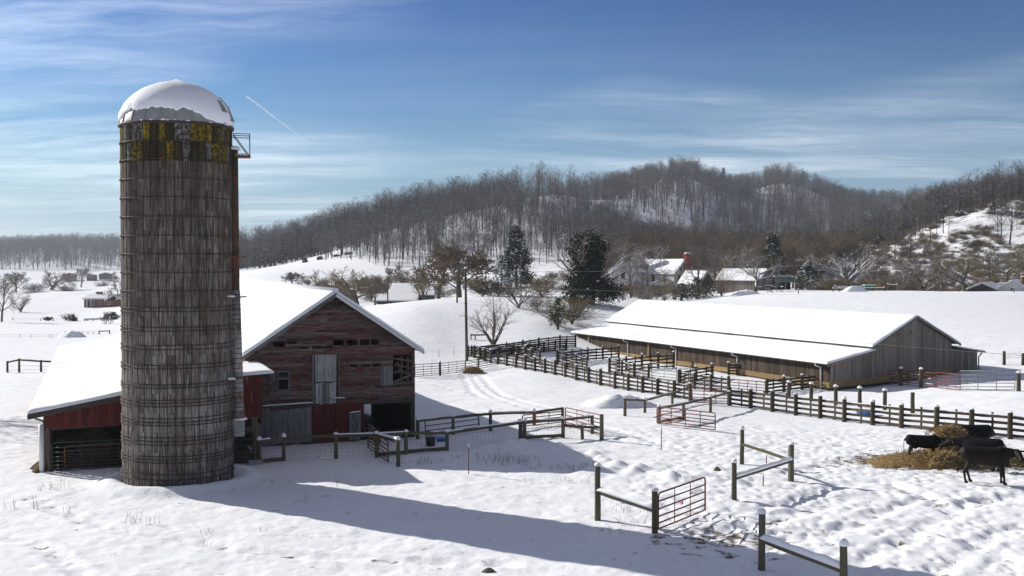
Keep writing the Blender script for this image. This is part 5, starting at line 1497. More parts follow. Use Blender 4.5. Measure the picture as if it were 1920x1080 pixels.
# main feeding place: one round bale pulled apart and a wide carpet of hay
hc = HAY_C.copy()
fe = mound('hay_pile', 'wide flattened pile of hay the cattle are feeding on', 'hay', G(1790, 870), 3.6, 1.6, .42, 'hay', 14, .32, 64)
hay_c = G(1790, 870)
straw(fe, hay_c, 4.3, 2.0, 3500, lambda x, y: hs(x, y) + .03 + .42 * max(0, 1 - ((x - hay_c.x) / 3.5) ** 2 - ((y - hay_c.y) / 1.7) ** 2) ** .5, 4)
c2 = G(1785, 866)
h2 = mound('hay_bale', 'crumbling round hay bale between the feeding cattle', 'hay', c2 + Vector((0, .5, 0)), 1.15, .95, 1.35, 'hay', 22, .3)
straw(h2, c2 + Vector((0, .5, 0)), 1.2, 1.0, 1200, lambda x, y: hs(x, y) + .1 + 1.3 * max(0, 1 - ((x - c2.x) / 1.2) ** 2 - ((y - c2.y - .5) / 1.0) ** 2) ** .5, 6)
h3c = G(1768, 880); h3 = mound('hay_clump', 'loose round clump of hay in front of the calf', 'hay', h3c + Vector((0, .3, 0)), .75, .6, .55, 'hay', 31, .3)
straw(h3, h3c + Vector((0, .3, 0)), .8, .65, 500, lambda x, y: hs(x, y) + .08 + .5 * max(0, 1 - ((x - h3c.x) / .8) ** 2 - ((y - h3c.y - .3) / .65) ** 2) ** .5, 7)
mound('field_stone', 'brown stone poking out of the snow at the bottom edge', 'stone', G(917, 1072), .22, .13, .13, 'rock', 41, .3, 14)
mound('field_stone', 'dark stone among the snow lumps behind the foreground gate', 'stone', G(1344, 884), .18, .1, .16, 'rock', 44, .3, 14)
mound('leaf_heap', 'brown leaf heap against the foot of the left shed', 'leaves', G(70, 880) + Vector((.1, .6, 0)), .6, 1.3, .38, 'hay_dark', 47, .45, 24)
p = G(137, 632); mound('snow_pile', 'little snow mound before the far left rail fence', 'snow pile', p, 2.2, 1.6, 1.0, 'snow', 51, .2, 20)


# ------------------------------------------------------------------ cattle
def cow_mat(name, c):
    m, t, b = new_mat(name); v, _ = coords(t, True)
    n = noise_n(t, v, 5, 5, 0.6); f = noise_n(t, map_n(t, v, (30, 30, 12)), 1.0, 4)
    col = ramp_n(t, n, [(0.3, tuple(x * .6 for x in c)), (0.7, tuple(x * 1.7 for x in c))])
    L(t, col, b.inputs['Base Color']); b.inputs['Roughness'].default_value = 0.6; b.inputs['Specular IOR Level'].default_value = 0.16
    bump_n(t, b, f, 0.3, 0.01)


cow_mat('black_hide', (0.006, 0.0055, 0.0055)); cow_mat('brown_black_hide', (0.010, 0.0065, 0.005)); plain('hoof', (0.02, 0.016, 0.013), 0.6)


def cow(label, feet, heading, size, head, hide='black_hide', legs=((.0, .0), (.0, .0), (.0, .0), (.0, .0)), tags=True, tail=True):
    """head: (forward, side, height, yaw, pitch) of the poll relative to the withers, metres at size 1"""
    root = thing('cow', label, 'cow', feet, 'black cattle at the hay')
    M = Matrix.Translation(feet) @ Matrix.Rotation(heading, 4, 'Z') @ Matrix.Scale(size, 4)
    mb = MB(); n = 14

    def ell(c, ax, ay, fw):        # ellipse ring: ax half width, ay half height, normal fw
        fw = Vector(fw).normalized(); s = Vector((0, 0, 1)).cross(fw)
        if s.length < .05: s = Vector((0, 1, 0))
        s.normalize(); u = fw.cross(s); c = Vector(c)
        return [c + s * ax * math.cos(2 * PI * k / n) + u * ay * math.sin(2 * PI * k / n) for k in range(n)]
    torso = [(-.86, 1.04, .06, .10), (-.83, 1.02, .16, .20), (-.72, 1.01, .24, .28), (-.55, .99, .27, .30), (-.3, .955, .29, .325), (.0, .93, .31, .35), (.25, .925, .30, .355), (.48, .94, .25, .35), (.66, .97, .19, .30), (.78, 1.0, .12, .20), (.82, 1.02, .05, .09)]
    mb.loft([ell((x, 0, z), w, h, (1, 0, 0)) for x, z, w, h in torso])
    hx, hy, hz_, yaw, pit = head
    w0 = Vector((.55, 0, 1.05)); hp = Vector((.55 + hx, hy, 1.03 + hz_)); mid = (w0 + hp) / 2 + Vector((0, 0, .02))
    mb.loft([ell(w0 + (hp - w0) * t, .19 - .085 * t, .29 - .16 * t, (hp - w0)) for t in (-.1, .15, .4, .65, .9, 1.05)])
    mb.loft([ell((.70 + .1 * t, 0, .78 - .16 * t), .10 - .03 * t, .16 - .06 * t, (1, 0, -.4)) for t in (-.6, 0, .6)])    # brisket
    fd = Vector((math.cos(pit) * math.cos(yaw), math.cos(pit) * math.sin(yaw), math.sin(pit)))
    hd = [(-.12, .085, .09), (-.03, .125, .13), (.10, .125, .14), (.24, .095, .115), (.37, .075, .085), (.46, .082, .082), (.52, .06, .06)]
    mb.loft([ell(hp + fd * t, a * 1.1, b_ * 1.1, fd) for t, a, b_ in hd])
    sd = Vector((0, 0, 1)).cross(fd).normalized(); hu = fd.cross(sd)
    def leg(x, y, hind, dx):
        if hind: pts = [((x + .05), y * .9, .95, .155), (x + .10, y, .72, .125), (x - .02, y, .50, .075), (x - .07 + dx * .6, y, .40, .058), (x - .02 + dx, y, .16, .043), (x + .0 + dx, y, .06, .05), (x + .03 + dx, y, .0, .055)]
        else: pts = [(x, y * .85, .85, .13), (x, y, .62, .09), (x + dx * .5, y, .40, .062), (x + dx * .6, y, .33, .058), (x + dx, y, .14, .042), (x + dx, y, .06, .05), (x + .03 + dx, y, .0, .055)]
        mb.tube([q[:3] for q in pts], [q[3] for q in pts], 9)
        return Vector(pts[-1][:3])
    ft = [leg(.52, .15, False, legs[0][0]), leg(.52, -.15, False, legs[1][0]), leg(-.62, .15, True, legs[2][0]), leg(-.62, -.15, True, legs[3][0])]
    mb.loft([ell((-.25, 0, .60), .03, .03, (1, 0, 0)), ell((-.40, 0, .62), .12, .09, (1, 0, 0)), ell((-.52, 0, .66), .03, .03, (1, 0, 0))])
    if tail: mb.tube([(-.83, 0, 1.12), (-.93, 0, 1.0), (-.95, 0, .75), (-.94, .01, .5), (-.93, .01, .42), (-.93, .01, .28)], [.04, .032, .022, .022, .045, .02], 7)
    mb.v = [tuple(M @ Vector(v)) for v in mb.v]
    o = mb.build('body', hide, root, True)
    md = o.modifiers.new('fuse', 'REMESH'); md.mode = 'VOXEL'; md.voxel_size = .026 * size; md.use_smooth_shade = True
    sm = o.modifiers.new('soft', 'SMOOTH'); sm.factor = .5; sm.iterations = 4
    bpy.context.view_layer.update()
    dg = bpy.context.evaluated_depsgraph_get(); me = bpy.data.meshes.new_from_object(o.evaluated_get(dg)); o.modifiers.clear()
    me.polygons.foreach_set('use_smooth', [True] * len(me.polygons)); o.data = me
    tr = lambda m: setattr(m, 'v', [tuple(M @ Vector(v)) for v in m.v])
    for s in (1, -1):
        e = MB(); c = hp + sd * .10 * s + hu * .05 - fd * .02; tp = c + sd * .23 * s - hu * .02 - fd * .03
        e.loft([ell(c + (tp - c) * t, a, b_, (tp - c)) for t, a, b_ in ((-.1, .03, .03), (.25, .05, .035), (.6, .062, .03), (.9, .04, .02), (1.05, .012, .01))])
        tr(e); e.build('ear', hide, root, True)
        if tags:
            g = MB(); q = c + (tp - c) * .65 - hu * .05 + fd * .02; g.box(q, (.012, .05, .06)); tr(g); g.build('ear_tag', 'yellow_tag' if s > 0 else 'white_tag', root)
        y = MB(); q = hp + fd * .10 + sd * .108 * s + hu * .03
        y.loft([ell(q, .001, .001, sd), ell(q + sd * .004 * s, .018, .016, sd), ell(q + sd * .012 * s, .004, .004, sd)]); tr(y); y.build('eye', 'glass_dark', root, True)
    for q in ft:
        h = MB(); h.loft([[q + Vector((.065 * math.cos(2 * PI * k / 8) * a, .058 * math.sin(2 * PI * k / 8) * a, z)) for k in range(8)] for z, a in ((-.02, 1.05), (.05, .9))]); tr(h); h.build('hoof', 'hoof', root)
    return root


def cow_at(px, py, **kw):
    p = G(px, py); p.z = hs(p.x, p.y) + kw.pop('lift', 0.0); return p


cow('small black calf standing in the hay with its tail to the left', cow_at(1730, 869, lift=.12), R(-12), .80, (.42, -.05, -.03, -.1, -.35), legs=((.04, 0), (-.05, 0), (.05, 0), (-.04, 0)))
cow('dark brown-black cow in front, looking toward the camera', cow_at(1848, 908, lift=.03), R(-18), 1.06, (.46, -.06, .10, -1.25, -.45), 'brown_black_hide', legs=((.0, 0), (.08, 0), (.10, 0), (-.06, 0)))
cow('black cow behind the front one with its head at the hay', cow_at(1838, 884, lift=.03), R(150), 1.0, (.50, .05, .02, .1, -.45), legs=((.0, 0), (.08, 0), (.10, 0), (-.06, 0)))
cow('black cow farthest back, standing broadside behind the hay bale', cow_at(1818, 859, lift=.03), R(172), 1.08, (.50, .0, -.08, .0, -.5))

# ------------------------------------------------------------------ bare trees
def grow(mbs, rnd, p, d, ln, rad, lev, P):
    S = P['seg'][lev]; pts = [p.copy()]; rs = [rad]; q = p.copy(); dd = d.copy(); maxl = len(P['n'])
    end = max(rad * P['taper'][lev], P['rmin'])
    for i in range(S):
        w = P['wob'][lev]
        dd = (dd + Vector((rnd.gauss(0, w), rnd.gauss(0, w), rnd.gauss(0, w * .7) + P['up'][lev]))).normalized()
        q = q + dd * (ln / S); pts.append(q.copy()); rs.append(rad + (end - rad) * (i + 1) / S)
    mbs[0 if lev < P['trunk_levels'] else 1].tube(pts, rs, P['sides'][lev], lev == 0)
    if lev >= maxl: return
    n = P['n'][lev]; n = n if isinstance(n, int) else rnd.randint(*n)
    ph = rnd.uniform(0, 6.28); t0 = P['start'][lev]
    for k in range(n):
        t = t0 + (1 - t0) * (k + rnd.random()) / n; t = min(t, .98)
        i = min(int(t * S), S - 1); f = t * S - i; b = pts[i].lerp(pts[i + 1], f); r_here = rs[i] + (rs[i + 1] - rs[i]) * f
        ax = (pts[i + 1] - pts[i]).normalized(); ph += 2.4 + rnd.uniform(-.5, .5)
        o = ax.orthogonal().normalized(); o = Quaternion(ax, ph) @ o
        ang = R(rnd.uniform(*P['ang'][lev])); nd = (ax * math.cos(ang) + o * math.sin(ang)).normalized()
        l2 = ln * rnd.uniform(*P['len'][lev]) * (1.0 - P['short'][lev] * t)
        grow(mbs, rnd, b, nd, l2, max(r_here * P['rad'][lev], P['rmin']), lev + 1, P)


KINDS = {
    'round': dict(n=[(9, 10), (6, 7), (5, 6), 4], seg=[7, 5, 4, 3, 2], wob=[.05, .12, .16, .2, .25], up=[.02, .06, .04, .02, .0], taper=[.35, .25, .3, .5, .6], sides=[8, 6, 4, 3, 3], start=[.22, .25, .2, .15], ang=[(30, 62), (28, 60), (25, 60), (25, 60)], len=[(.55, .8), (.5, .75), (.45, .7), (.45, .7)], short=[.45, .4, .3, .2], rad=[.52, .5, .55, .7], trunk_levels=2, base=(.022, .55)),
    'vase': dict(n=[(9, 11), (6, 7), (5, 6), 3], seg=[4, 7, 5, 3, 2], wob=[.04, .05, .1, .14, .2], up=[.02, .01, .02, .02, .0], taper=[.7, .22, .3, .5, .6], sides=[9, 6, 4, 3, 3], start=[.45, .35, .3, .2], ang=[(28, 55), (14, 34), (18, 40), (20, 45)], len=[(1.9, 2.5), (.35, .55), (.4, .6), (.4, .6)], short=[.05, .3, .3, .2], rad=[.5, .5, .55, .7], trunk_levels=2, base=(.055, .30)),
    'spread': dict(n=[(7, 8), (6, 8), (6, 7), 4], seg=[4, 7, 5, 3, 2], wob=[.12, .22, .24, .25, .25], up=[.0, .03, .03, .02, .0], taper=[.6, .25, .3, .5, .6], sides=[8, 6, 4, 3, 3], start=[.3, .2, .2, .15], ang=[(45, 75), (30, 65), (28, 62), (28, 60)], len=[(1.1, 1.6), (.45, .65), (.4, .65), (.4, .65)], short=[.1, .35, .3, .2], rad=[.55, .5, .55, .7], trunk_levels=2, base=(.045, .36)),
    'multi': dict(n=[(7, 8), (7, 8), (6, 7), 3], seg=[2, 6, 5, 3, 2], wob=[.05, .08, .12, .18, .2], up=[.0, .03, .03, .02, .0], taper=[.9, .2, .3, .5, .6], sides=[7, 6, 4, 3, 3], start=[.1, .25, .2, .15], ang=[(18, 48), (20, 42), (22, 45), (22, 50)], len=[(4.2, 6.2), (.4, .55), (.4, .6), (.4, .6)], short=[.0, .4, .3, .2], rad=[.5, .45, .55, .7], trunk_levels=2, base=(.04, .14)),
    'bush': dict(n=[(16, 20), (7, 9), (6, 7)], seg=[2, 5, 4, 3], wob=[.05, .10, .16, .2], up=[.0, .02, .02, .0], taper=[.9, .3, .4, .6], sides=[5, 4, 3, 3], start=[.0, .15, .15], ang=[(10, 62), (20, 45), (25, 50)], len=[(5, 8.5), (.4, .6), (.4, .6)], short=[.0, .3, .2], rad=[.5, .6, .7], trunk_levels=2, base=(.02, .12)),
    'tall': dict(n=[(12, 14), (4, 5), 3], seg=[7, 4, 3, 2], wob=[.03, .12, .18, .2], up=[.02, .08, .03, .0], taper=[.25, .3, .5, .6], sides=[6, 4, 3, 3], start=[.38, .2, .15], ang=[(35, 65), (30, 60), (28, 60)], len=[(.24, .36), (.5, .75), (.5, .7)], short=[.45, .3, .2], rad=[.42, .55, .7], trunk_levels=1, base=(.012, .92)),
    'broad': dict(n=[(12, 14), (5, 6), 4], seg=[6, 4, 3, 2], wob=[.05, .14, .2, .2], up=[.02, .07, .03, .0], taper=[.3, .3, .5, .6], sides=[6, 4, 3, 3], start=[.3, .2, .15], ang=[(30, 65), (30, 60), (28, 60)], len=[(.38, .55), (.5, .75), (.5, .7)], short=[.45, .3, .2], rad=[.48, .55, .7], trunk_levels=1, base=(.016, .8)),
}
_trees = {}


def tree_meshes(kind, seed, bark, twig, rmin, H=10.0):
    key = (kind, seed, bark, twig, rmin)
    if key not in _trees:
        P = dict(KINDS[kind]); P['rmin'] = rmin / H * 10; rnd = random.Random(seed * 101 + 7); mbs = [MB(), MB()]
        rr, tl = P['base']
        grow(mbs, rnd, Vector((0, 0, -.03)) * H, Vector((rnd.uniform(-.05, .05), rnd.uniform(-.05, .05), 1)).normalized(), H * tl, H * rr, 0, P)
        top = max(v[2] for m in mbs for v in m.v); s = H / top
        for m in mbs: m.v = [(x * s, y * s, z * s) for x, y, z in m.v]
        _trees[key] = (mbs[0].mesh('trunk', bark, True), mbs[1].mesh('crown', twig, False))
    return _trees[key]


def bare_tree(label, px, top, base, Y, kind, seed, wide=None, bark='bark', twig='twig', rmin=.03, name='bare_tree', group=None, rz=None, cat='tree', gz=None):
    """a leafless tree whose foot is seen at (px, base) and crown top at row 'top', Y metres out"""
    p = at(px, base, Y); g = h0(p.x, p.y) if gz is None else gz
    p = Vector((p.x, p.y, g)); H = zat(px, top, Y) - g
    H = max(H, 1.0)
    tm, cm = tree_meshes(kind, seed, bark, twig, rmin * .45 * 10 / H)
    root = thing(name, label, cat, p, group); a = random.uniform(0, 6.28) if rz is None else rz
    sx = H / 10
    if wide:
        xs = [abs(v.co.x) + abs(v.co.y) for v in cm.vertices]; ext = max(np.percentile(np.abs([v.co.x for v in cm.vertices]), 97), np.percentile(np.abs([v.co.y for v in cm.vertices]), 97))
        sx = (wide / F * Y / 2) / ext
    M = Matrix.Translation(p) @ Matrix.Rotation(a, 4, 'Z') @ Matrix.Diagonal((sx, sx, H / 10, 1))
    for nm, me in (('trunk', tm), ('crown', cm)):
        o = bpy.data.objects.new(nm, me); COL.objects.link(o); place(o, M, root)
    return root


# evergreens: foliage sprays spread through the crown
def leaf_mat(name, c, var):
    m, t, b = new_mat(name); g = t.nodes.new('ShaderNodeNewGeometry')
    n = noise_n(t, g.outputs['Position'], 1.4, 4); r = t.nodes.new('ShaderNodeNewGeometry')
    col = ramp_n(t, math_n(t, 'ADD', math_n(t, 'MULTIPLY', n, .6), math_n(t, 'MULTIPLY', g.outputs['Random Per Island'], .4)), [(0.3, tuple(x * (1 - var) for x in c)), (0.7, tuple(x * (1 + var) for x in c))])
    L(t, col, b.inputs['Base Color']); b.inputs['Roughness'].default_value = 0.8; b.inputs['Specular IOR Level'].default_value = 0.15


leaf_mat('cedar_leaf', (0.022, 0.032, 0.018), .5); leaf_mat('ivy_leaf', (0.020, 0.030, 0.012), .6); leaf_mat('olive_leaf', (0.045, 0.045, 0.022), .5)


def evergreen(label, px, top, base, Y, wide, seed, mat='cedar_leaf', n=2600, shape='cone', snow=.05, leaf=.22, name='cedar_tree', group=None, cat='tree'):
    p = at(px, base, Y); g = h0(p.x, p.y); p = Vector((p.x, p.y, g)); H = zat(px, top, Y) - g; W = wide / F * Y / 2
    rnd = random.Random(seed); root = thing(name, label, cat, p, group)
    MB().tube([p - Vector((0, 0, .3)), p + Vector((.05, 0, H * .5)), p + Vector((0, 0, H * .92))], [W * .09 + .06, W * .05 + .04, .03], 7).build('trunk', 'bark', root, True)
    fol = MB(); sn = MB()
    clumps = []
    for k in range(int(46 + H * (5 if shape != 'column' else 12))):
        t = rnd.random() ** (1.25 if shape == 'cone' else .9); z = H * ((.08 if shape != 'column' else .01) + .93 * t)
        prof = (1 - t) ** .75 * .95 + .07 if shape == 'cone' else (math.sin(min(1, t * 1.15 + .12) * PI) ** .55 * .85 + .15 if shape == 'oval' else (1.0 - .55 * t) * (.75 + .25 * math.sin(t * 9 + seed)))
        a = rnd.uniform(0, 6.28); rr = W * prof * rnd.uniform(.45, 1.05)
        clumps.append((p + Vector((rr * math.cos(a), rr * math.sin(a), z)), W * rnd.uniform(.16, .34) * (.6 + .5 * prof)))
    for _ in range(n):
        c, r = rnd.choice(clumps); v = Vector((rnd.gauss(0, 1), rnd.gauss(0, 1), rnd.gauss(0, .8))) * r * .6; q = c + v
        d = Vector((rnd.uniform(-1, 1), rnd.uniform(-1, 1), rnd.uniform(-.5, .9))).normalized() * leaf * rnd.uniform(.7, 1.5); s = d.orthogonal().normalized() * leaf * rnd.uniform(.25, .5)
        fol.add([q - s, q + d * .5 - s * 1.1, q + d, q + d * .5 + s * 1.1, q + s], [(0, 1, 2, 3, 4)])
        if rnd.random() < snow and v.z > 0:
            u = q + Vector((0, 0, leaf * .35)); w_ = leaf * rnd.uniform(.5, 1.1); sn.add([u + Vector((-w_, -w_ * .6, -.08)), u + Vector((w_, -w_ * .5, -.1)), u + Vector((w_ * .9, w_, -.02)), u + Vector((-w_ * .8, w_ * .8, .0)), u + Vector((0, 0, w_ * .35))], [(0, 1, 4), (1, 2, 4), (2, 3, 4), (3, 0, 4)])
    fol.build('crown', mat, root)
    if sn.v: sn.build('crown_snow', 'snow', root)['kind'] = 'stuff'
    return root


# --- trees of the middle ground, left to right
bare_tree('rusty-brown rounded tree standing behind the knoll left of the utility pole', 862, 455, 588, 170, 'round', 4, 135, twig='twig_rusty', rmin=.085)
bare_tree('second rusty-brown tree left of the utility pole, beside the rounded one', 822, 470, 566, 190, 'round', 54, 100, twig='twig_rusty', rmin=.085)
bare_tree('brown thicket tree right of the tall utility pole', 905, 515, 575, 165, 'bush', 55, 80, twig='twig_olive', rmin=.04)
bare_tree('gnarled spreading orchard tree just above the barn ridge', 668, 497, 578, 176, 'spread', 1, 130, rmin=.03, twig='twig_olive')
bare_tree('low spreading orchard tree left of the gnarled one', 612, 502, 565, 186, 'spread', 2, 100, rmin=.03, twig='twig_olive')
bare_tree('small dense round tree in the field behind the barn roof', 548, 509, 541, 290, 'round', 3, 40, rmin=.05)
bare_tree('pale leafless tree behind the low farm building', 760, 508, 549, 225, 'round', 5, 70, rmin=.035)
bare_tree('thin leafless tree between the orchard and the low building', 703, 520, 566, 195, 'round', 6, 50, rmin=.03)
bare_tree('leafless multi-stemmed tree just behind the pens by the pole', 925, 536, 641, 113, 'multi', 7, 120, rmin=.017, rz=.4)
bare_tree('leafless multi-stemmed tree up the slope from the pens', 972, 518, 603, 138, 'multi', 8, 100, rmin=.02, rz=1.9)
bare_tree('tangled leafless thicket tree against the ivy-covered tree', 1044, 535, 618, 126, 'bush', 9, 110, rmin=.03, twig='twig_olive')
bare_tree('brown thicket tree in front of the ivy-covered tree', 1072, 552, 612, 128, 'bush', 51, 90, rmin=.03, twig='twig_olive')
bare_tree('tall brown thicket tree rising behind the multi-stemmed trees', 1015, 512, 585, 160, 'bush', 52, 110, rmin=.035, twig='twig_olive')
bare_tree('brown thicket tree between the tall cedar and the pole', 935, 520, 582, 165, 'bush', 53, 90, rmin=.035, twig='twig_olive')
bare_tree('second tangled thicket tree left of the ivy-covered tree', 1008, 548, 600, 136, 'bush', 10, 80, rmin=.018)
evergreen('short evergreen shrub under the thicket left of the ivy-covered tree', 1046, 560, 622, 124, 36, 60, n=900, shape='oval', leaf=.13, mat='olive_leaf', name='evergreen_shrub', snow=.03)
evergreen('tall dark cedar before the shaded hillside, left of the ivy-covered tree', 968, 428, 524, 235, 66, 61, n=6000, leaf=.30, snow=.04)
evergreen('small snow-laden cedar at the foot of the tall dark cedar', 940, 482, 528, 232, 42, 62, n=900, leaf=.25, snow=.5)
evergreen('big dark ivy-covered tree beside the shed end', 1102, 438, 600, 148, 116, 63, 'ivy_leaf', 17000, 'column', .012, .24, 'ivy_covered_tree')
iv = bare_tree('snowy limbs of an old tree reaching out of the ivy column', 1106, 432, 590, 149, 'vase', 11, 190, 'bark_snowy', 'twig_snowy', rmin=.02, name='snowy_tree')
bare_tree('snow-dusted bare tree in front of the white farmhouse', 1213, 455, 546, 212, 'round', 12, 85, 'bark_snowy', 'twig_snowy', rmin=.028)
bare_tree('dark leafless tree right of the farmhouse chimney', 1308, 452, 545, 228, 'round', 13, 60, rmin=.03)
bare_tree('brown shrub in front of the farmhouse porch', 1168, 512, 562, 190, 'bush', 14, 60, twig='twig_olive', rmin=.024, name='bare_shrub', cat='shrub')
bare_tree('tall brown shrub in front of the farmhouse wall', 1245, 495, 560, 196, 'bush', 15, 75, twig='twig_olive', rmin=.024, name='bare_shrub', cat='shrub')
bare_tree('loose shrub left of the farmhouse, above the shed roof', 1125, 500, 570, 180, 'bush', 16, 60, twig='twig_olive', rmin=.024, name='bare_shrub', cat='shrub')
bare_tree('golden brown shrub left of the grey barn', 1352, 496, 563, 200, 'bush', 17, 52, twig='twig_rusty', rmin=.024, name='bare_shrub', cat='shrub')
bare_tree('dark leafless shrub low before the farmhouse', 1205, 530, 574, 184, 'bush', 18, 50, rmin=.024, name='bare_shrub', cat='shrub')
evergreen('dark evergreen hedge bush right of the farmhouse chimney', 1308, 522, 562, 200, 70, 64, n=1400, shape='oval', leaf=.22, snow=.10, mat='olive_leaf', name='evergreen_shrub')
evergreen('second evergreen bush nearer the grey barn', 1278, 533, 566, 196, 40, 65, n=700, shape='oval', leaf=.2, snow=.08, name='evergreen_shrub')
bare_tree('snow-edged tree with arching limbs before the grey barn', 1416, 458, 562, 196, 'spread', 19, 100, 'bark_snowy', 'twig_snowy', rmin=.028)
evergreen('tall ragged cedar behind the grey barn', 1449, 436, 525, 242, 62, 66, n=4000, leaf=.28, snow=.06, shape='column', mat='olive_leaf')
evergreen('rounded snow-flecked cedar right of the green shed', 1515, 494, 546, 215, 56, 67, n=1700, shape='oval', leaf=.24, snow=.14)
bare_tree('broad vase-shaped tree with snow along its limbs', 1588, 452, 537, 222, 'vase', 20, 150, 'bark_snowy', 'twig_snowy', rmin=.03)
bare_tree('slender pale tree left of the light pole', 1690, 490, 546, 214, 'round', 21, 40, 'bark_snowy', 'twig_snowy', rmin=.028)
bare_tree('pale leafless tree with fanning limbs right of the light pole', 1731, 472, 546, 216, 'multi', 22, 90, 'bark', 'twig_snowy', rmin=.028)
bare_tree('wide crooked tree left of the small dark shed', 1812, 462, 546, 216, 'spread', 23, 120, 'bark_snowy', 'twig_olive', rmin=.028)
bare_tree('leaning tree behind the white cottage at the right edge', 1892, 466, 540, 232, 'spread', 24, 90, rmin=.028, twig='twig_olive')
bare_tree('bare tree half cut by the right edge of the picture', 1925, 458, 541, 236, 'round', 25, 90, rmin=.028)
for i, (px, t, b_, Y, kd, w, bk, tw, lb) in enumerate([(1183, 462, 552, 222, 'round', 60, 'bark', 'twig', 'bare tree rising behind the farmhouse front wing'), (1262, 456, 550, 262, 'round', 70, 'bark', 'twig_olive', 'bare tree rising above the farmhouse roof left of the chimney'), (1340, 448, 548, 236, 'round', 64, 'bark', 'twig', 'bare tree between the small gabled shed and the grey barn'), (1376, 452, 548, 246, 'vase', 80, 'bark_snowy', 'twig_snowy', 'snowy-limbed tree rising behind the grey barn roof'),
                                                 (1486, 462, 545, 240, 'round', 60, 'bark', 'twig_olive', 'bare tree rising behind the green shed'), (1645, 478, 545, 232, 'round', 64, 'bark', 'twig', 'bare tree right of the vase-shaped one'), (1768, 470, 546, 228, 'round', 64, 'bark', 'twig_snowy', 'bare pale tree between the fanning tree and the crooked one'), (1855, 462, 545, 240, 'round', 70, 'bark', 'twig', 'bare tree rising behind the small dark shed'), (745, 492, 556, 232, 'round', 60, 'bark', 'twig', 'bare tree rising behind the low farm building roof'), (795, 500, 558, 205, 'multi', 60, 'bark', 'twig_olive', 'bare multi-stemmed tree at the right end of the low farm building')]):
    bare_tree(lb, px, t, b_, Y, kd, 56 + i % 4, w, bk, tw, rmin=.04)
# --- far left valley
for i, (px, t, b_, Y, kd, w, lb) in enumerate([(30, 508, 547, 470, 'round', 56, 'leftmost leafless tree along the far hedge'), (95, 504, 546, 480, 'spread', 84, 'broad leafless tree along the far hedge'), (39, 548, 589, 320, 'vase', 46, 'single pale tree in the white field at the left'), (3, 512, 584, 250, 'round', 60, 'tree cut off by the left edge of the picture'),
                                                (193, 520, 539, 520, 'bush', 26, 'dark bushy tree on the far road'), (222, 522, 578, 350, 'round', 50, 'tree at the end of the brick house, beside the silo'), (198, 582, 620, 225, 'round', 22, 'spindly sapling by the far rail fence'), (152, 500, 523, 800, 'round', 34, 'tall dark tree beside the farthest farm'), (214, 508, 522, 820, 'round', 20, 'small tree by the farthest sheds'), (65, 528, 546, 470, 'bush', 50, 'low scrub between the hedge trees'), (124, 530, 545, 470, 'bush', 40, 'low scrub right of the broad hedge tree'), (130, 586, 602, 262, 'bush', 30, 'pale twiggy bush on the valley fence line')]):
    bare_tree(lb, px, t, b_, Y, kd, 30 + i % 3, w, rmin=.028 * Y / 250, group='trees of the left valley', gz=at(px, b_, Y).z if h0(at(px, b_, Y).x, Y) > at(px, b_, Y).z else None)
bare_tree('round brown bush on the valley fence line', 90, 593, 604, 262, 'bush', 45, 16, twig='twig_rusty', rmin=.05, name='bare_shrub', cat='shrub')
evergreen('round evergreen bush at the far rail fence beside the silo', 212, 587, 606, 258, 24, 70, n=500, shape='oval', leaf=.3, snow=.15, name='evergreen_shrub', cat='shrub')
evergreen('dark evergreen bush in the middle of the valley fence line', 137, 592, 606, 260, 16, 71, n=300, shape='oval', leaf=.3, snow=.1, name='evergreen_shrub', cat='shrub')
# tree out to the left whose shadow lies on the yard and the shed roof
bare_tree('tall leafless tree just beyond the left edge', -260, 420, 760, 66, 'round', 50, 330, rmin=.02)

# ------------------------------------------------------------------ woods on the hills
def in_woods(px, Y, r):
    if 430 < px < 1180 and Y < 800:
        start = 470 - (px - 430) * .10 if px < 600 else 395 - (px - 600) * .4 if px < 750 else 335
        return Y > start
    if 1130 <= px < 1620: return Y > 345
    if px >= 1620:
        if Y < 335: return Y > 290 and r.random() < .15
        if Y < 420: return r.random() < (.35 if Y < 350 else .85)
        return True
    if px <= 560: return Y > 1030
    return False


_fk = [('tall', 1), ('tall', 2), ('tall', 3), ('broad', 4), ('broad', 5)]
FM = [tree_meshes(k, 70 + s, 'forest_bark', 'forest_twig', .011, 10.0) for k, s in _fk]
rnd = random.Random(99); cand = []
def sample(px0, px1, Y0, Y1, n):
    for _ in range(n):
        Y = math.sqrt(rnd.uniform(Y0 * Y0, Y1 * Y1)); px = rnd.uniform(px0, px1)
        if in_woods(px, Y, rnd): cand.append((px, Y))


sample(430, 1180, 335, 560, 2700); sample(1640, 2000, 290, 470, 700); sample(430, 1180, 560, 790, 1300); sample(1130, 2000, 345, 560, 1900); sample(1130, 1620, 560, 1100, 3000); sample(1560, 2000, 560, 1100, 1700); sample(-60, 560, 1030, 1480, 3400); sample(-600, -60, 1030, 1480, 1600)
cand = np.array(cand); CX = (cand[:, 0] - 960) / F * cand[:, 1]; CY = cand[:, 1]
def HG(X, Y):
    RR = np.hypot(X, Y); hill = sstep(300, 520, RR)
    return H0(X, Y) + hill * 3.0 * fbm(X * .012, Y * .012, 4) + hill * .8 * fbm(X * .05, Y * .05, 3)


CZ = HG(CX, CY)
CH = np.array([rnd.uniform(12, 20) for _ in cand]); small = np.array([rnd.random() < .25 for _ in cand]); CH = np.where(small, CH * .55, CH)
crest = np.interp(cand[:, 0], [430, 650, 760, 860, 960, 1060, 1140, 1180], [440, 480, 500, 520, 550, 610, 690, 700])
face = ((cand[:, 0] < 1180) & (cand[:, 0] > 430) & (CY < crest - 8)) | ((cand[:, 0] >= 1180) & (cand[:, 0] < 1620) & (CY < 620))
CH = np.where(face, CH * .58, CH)
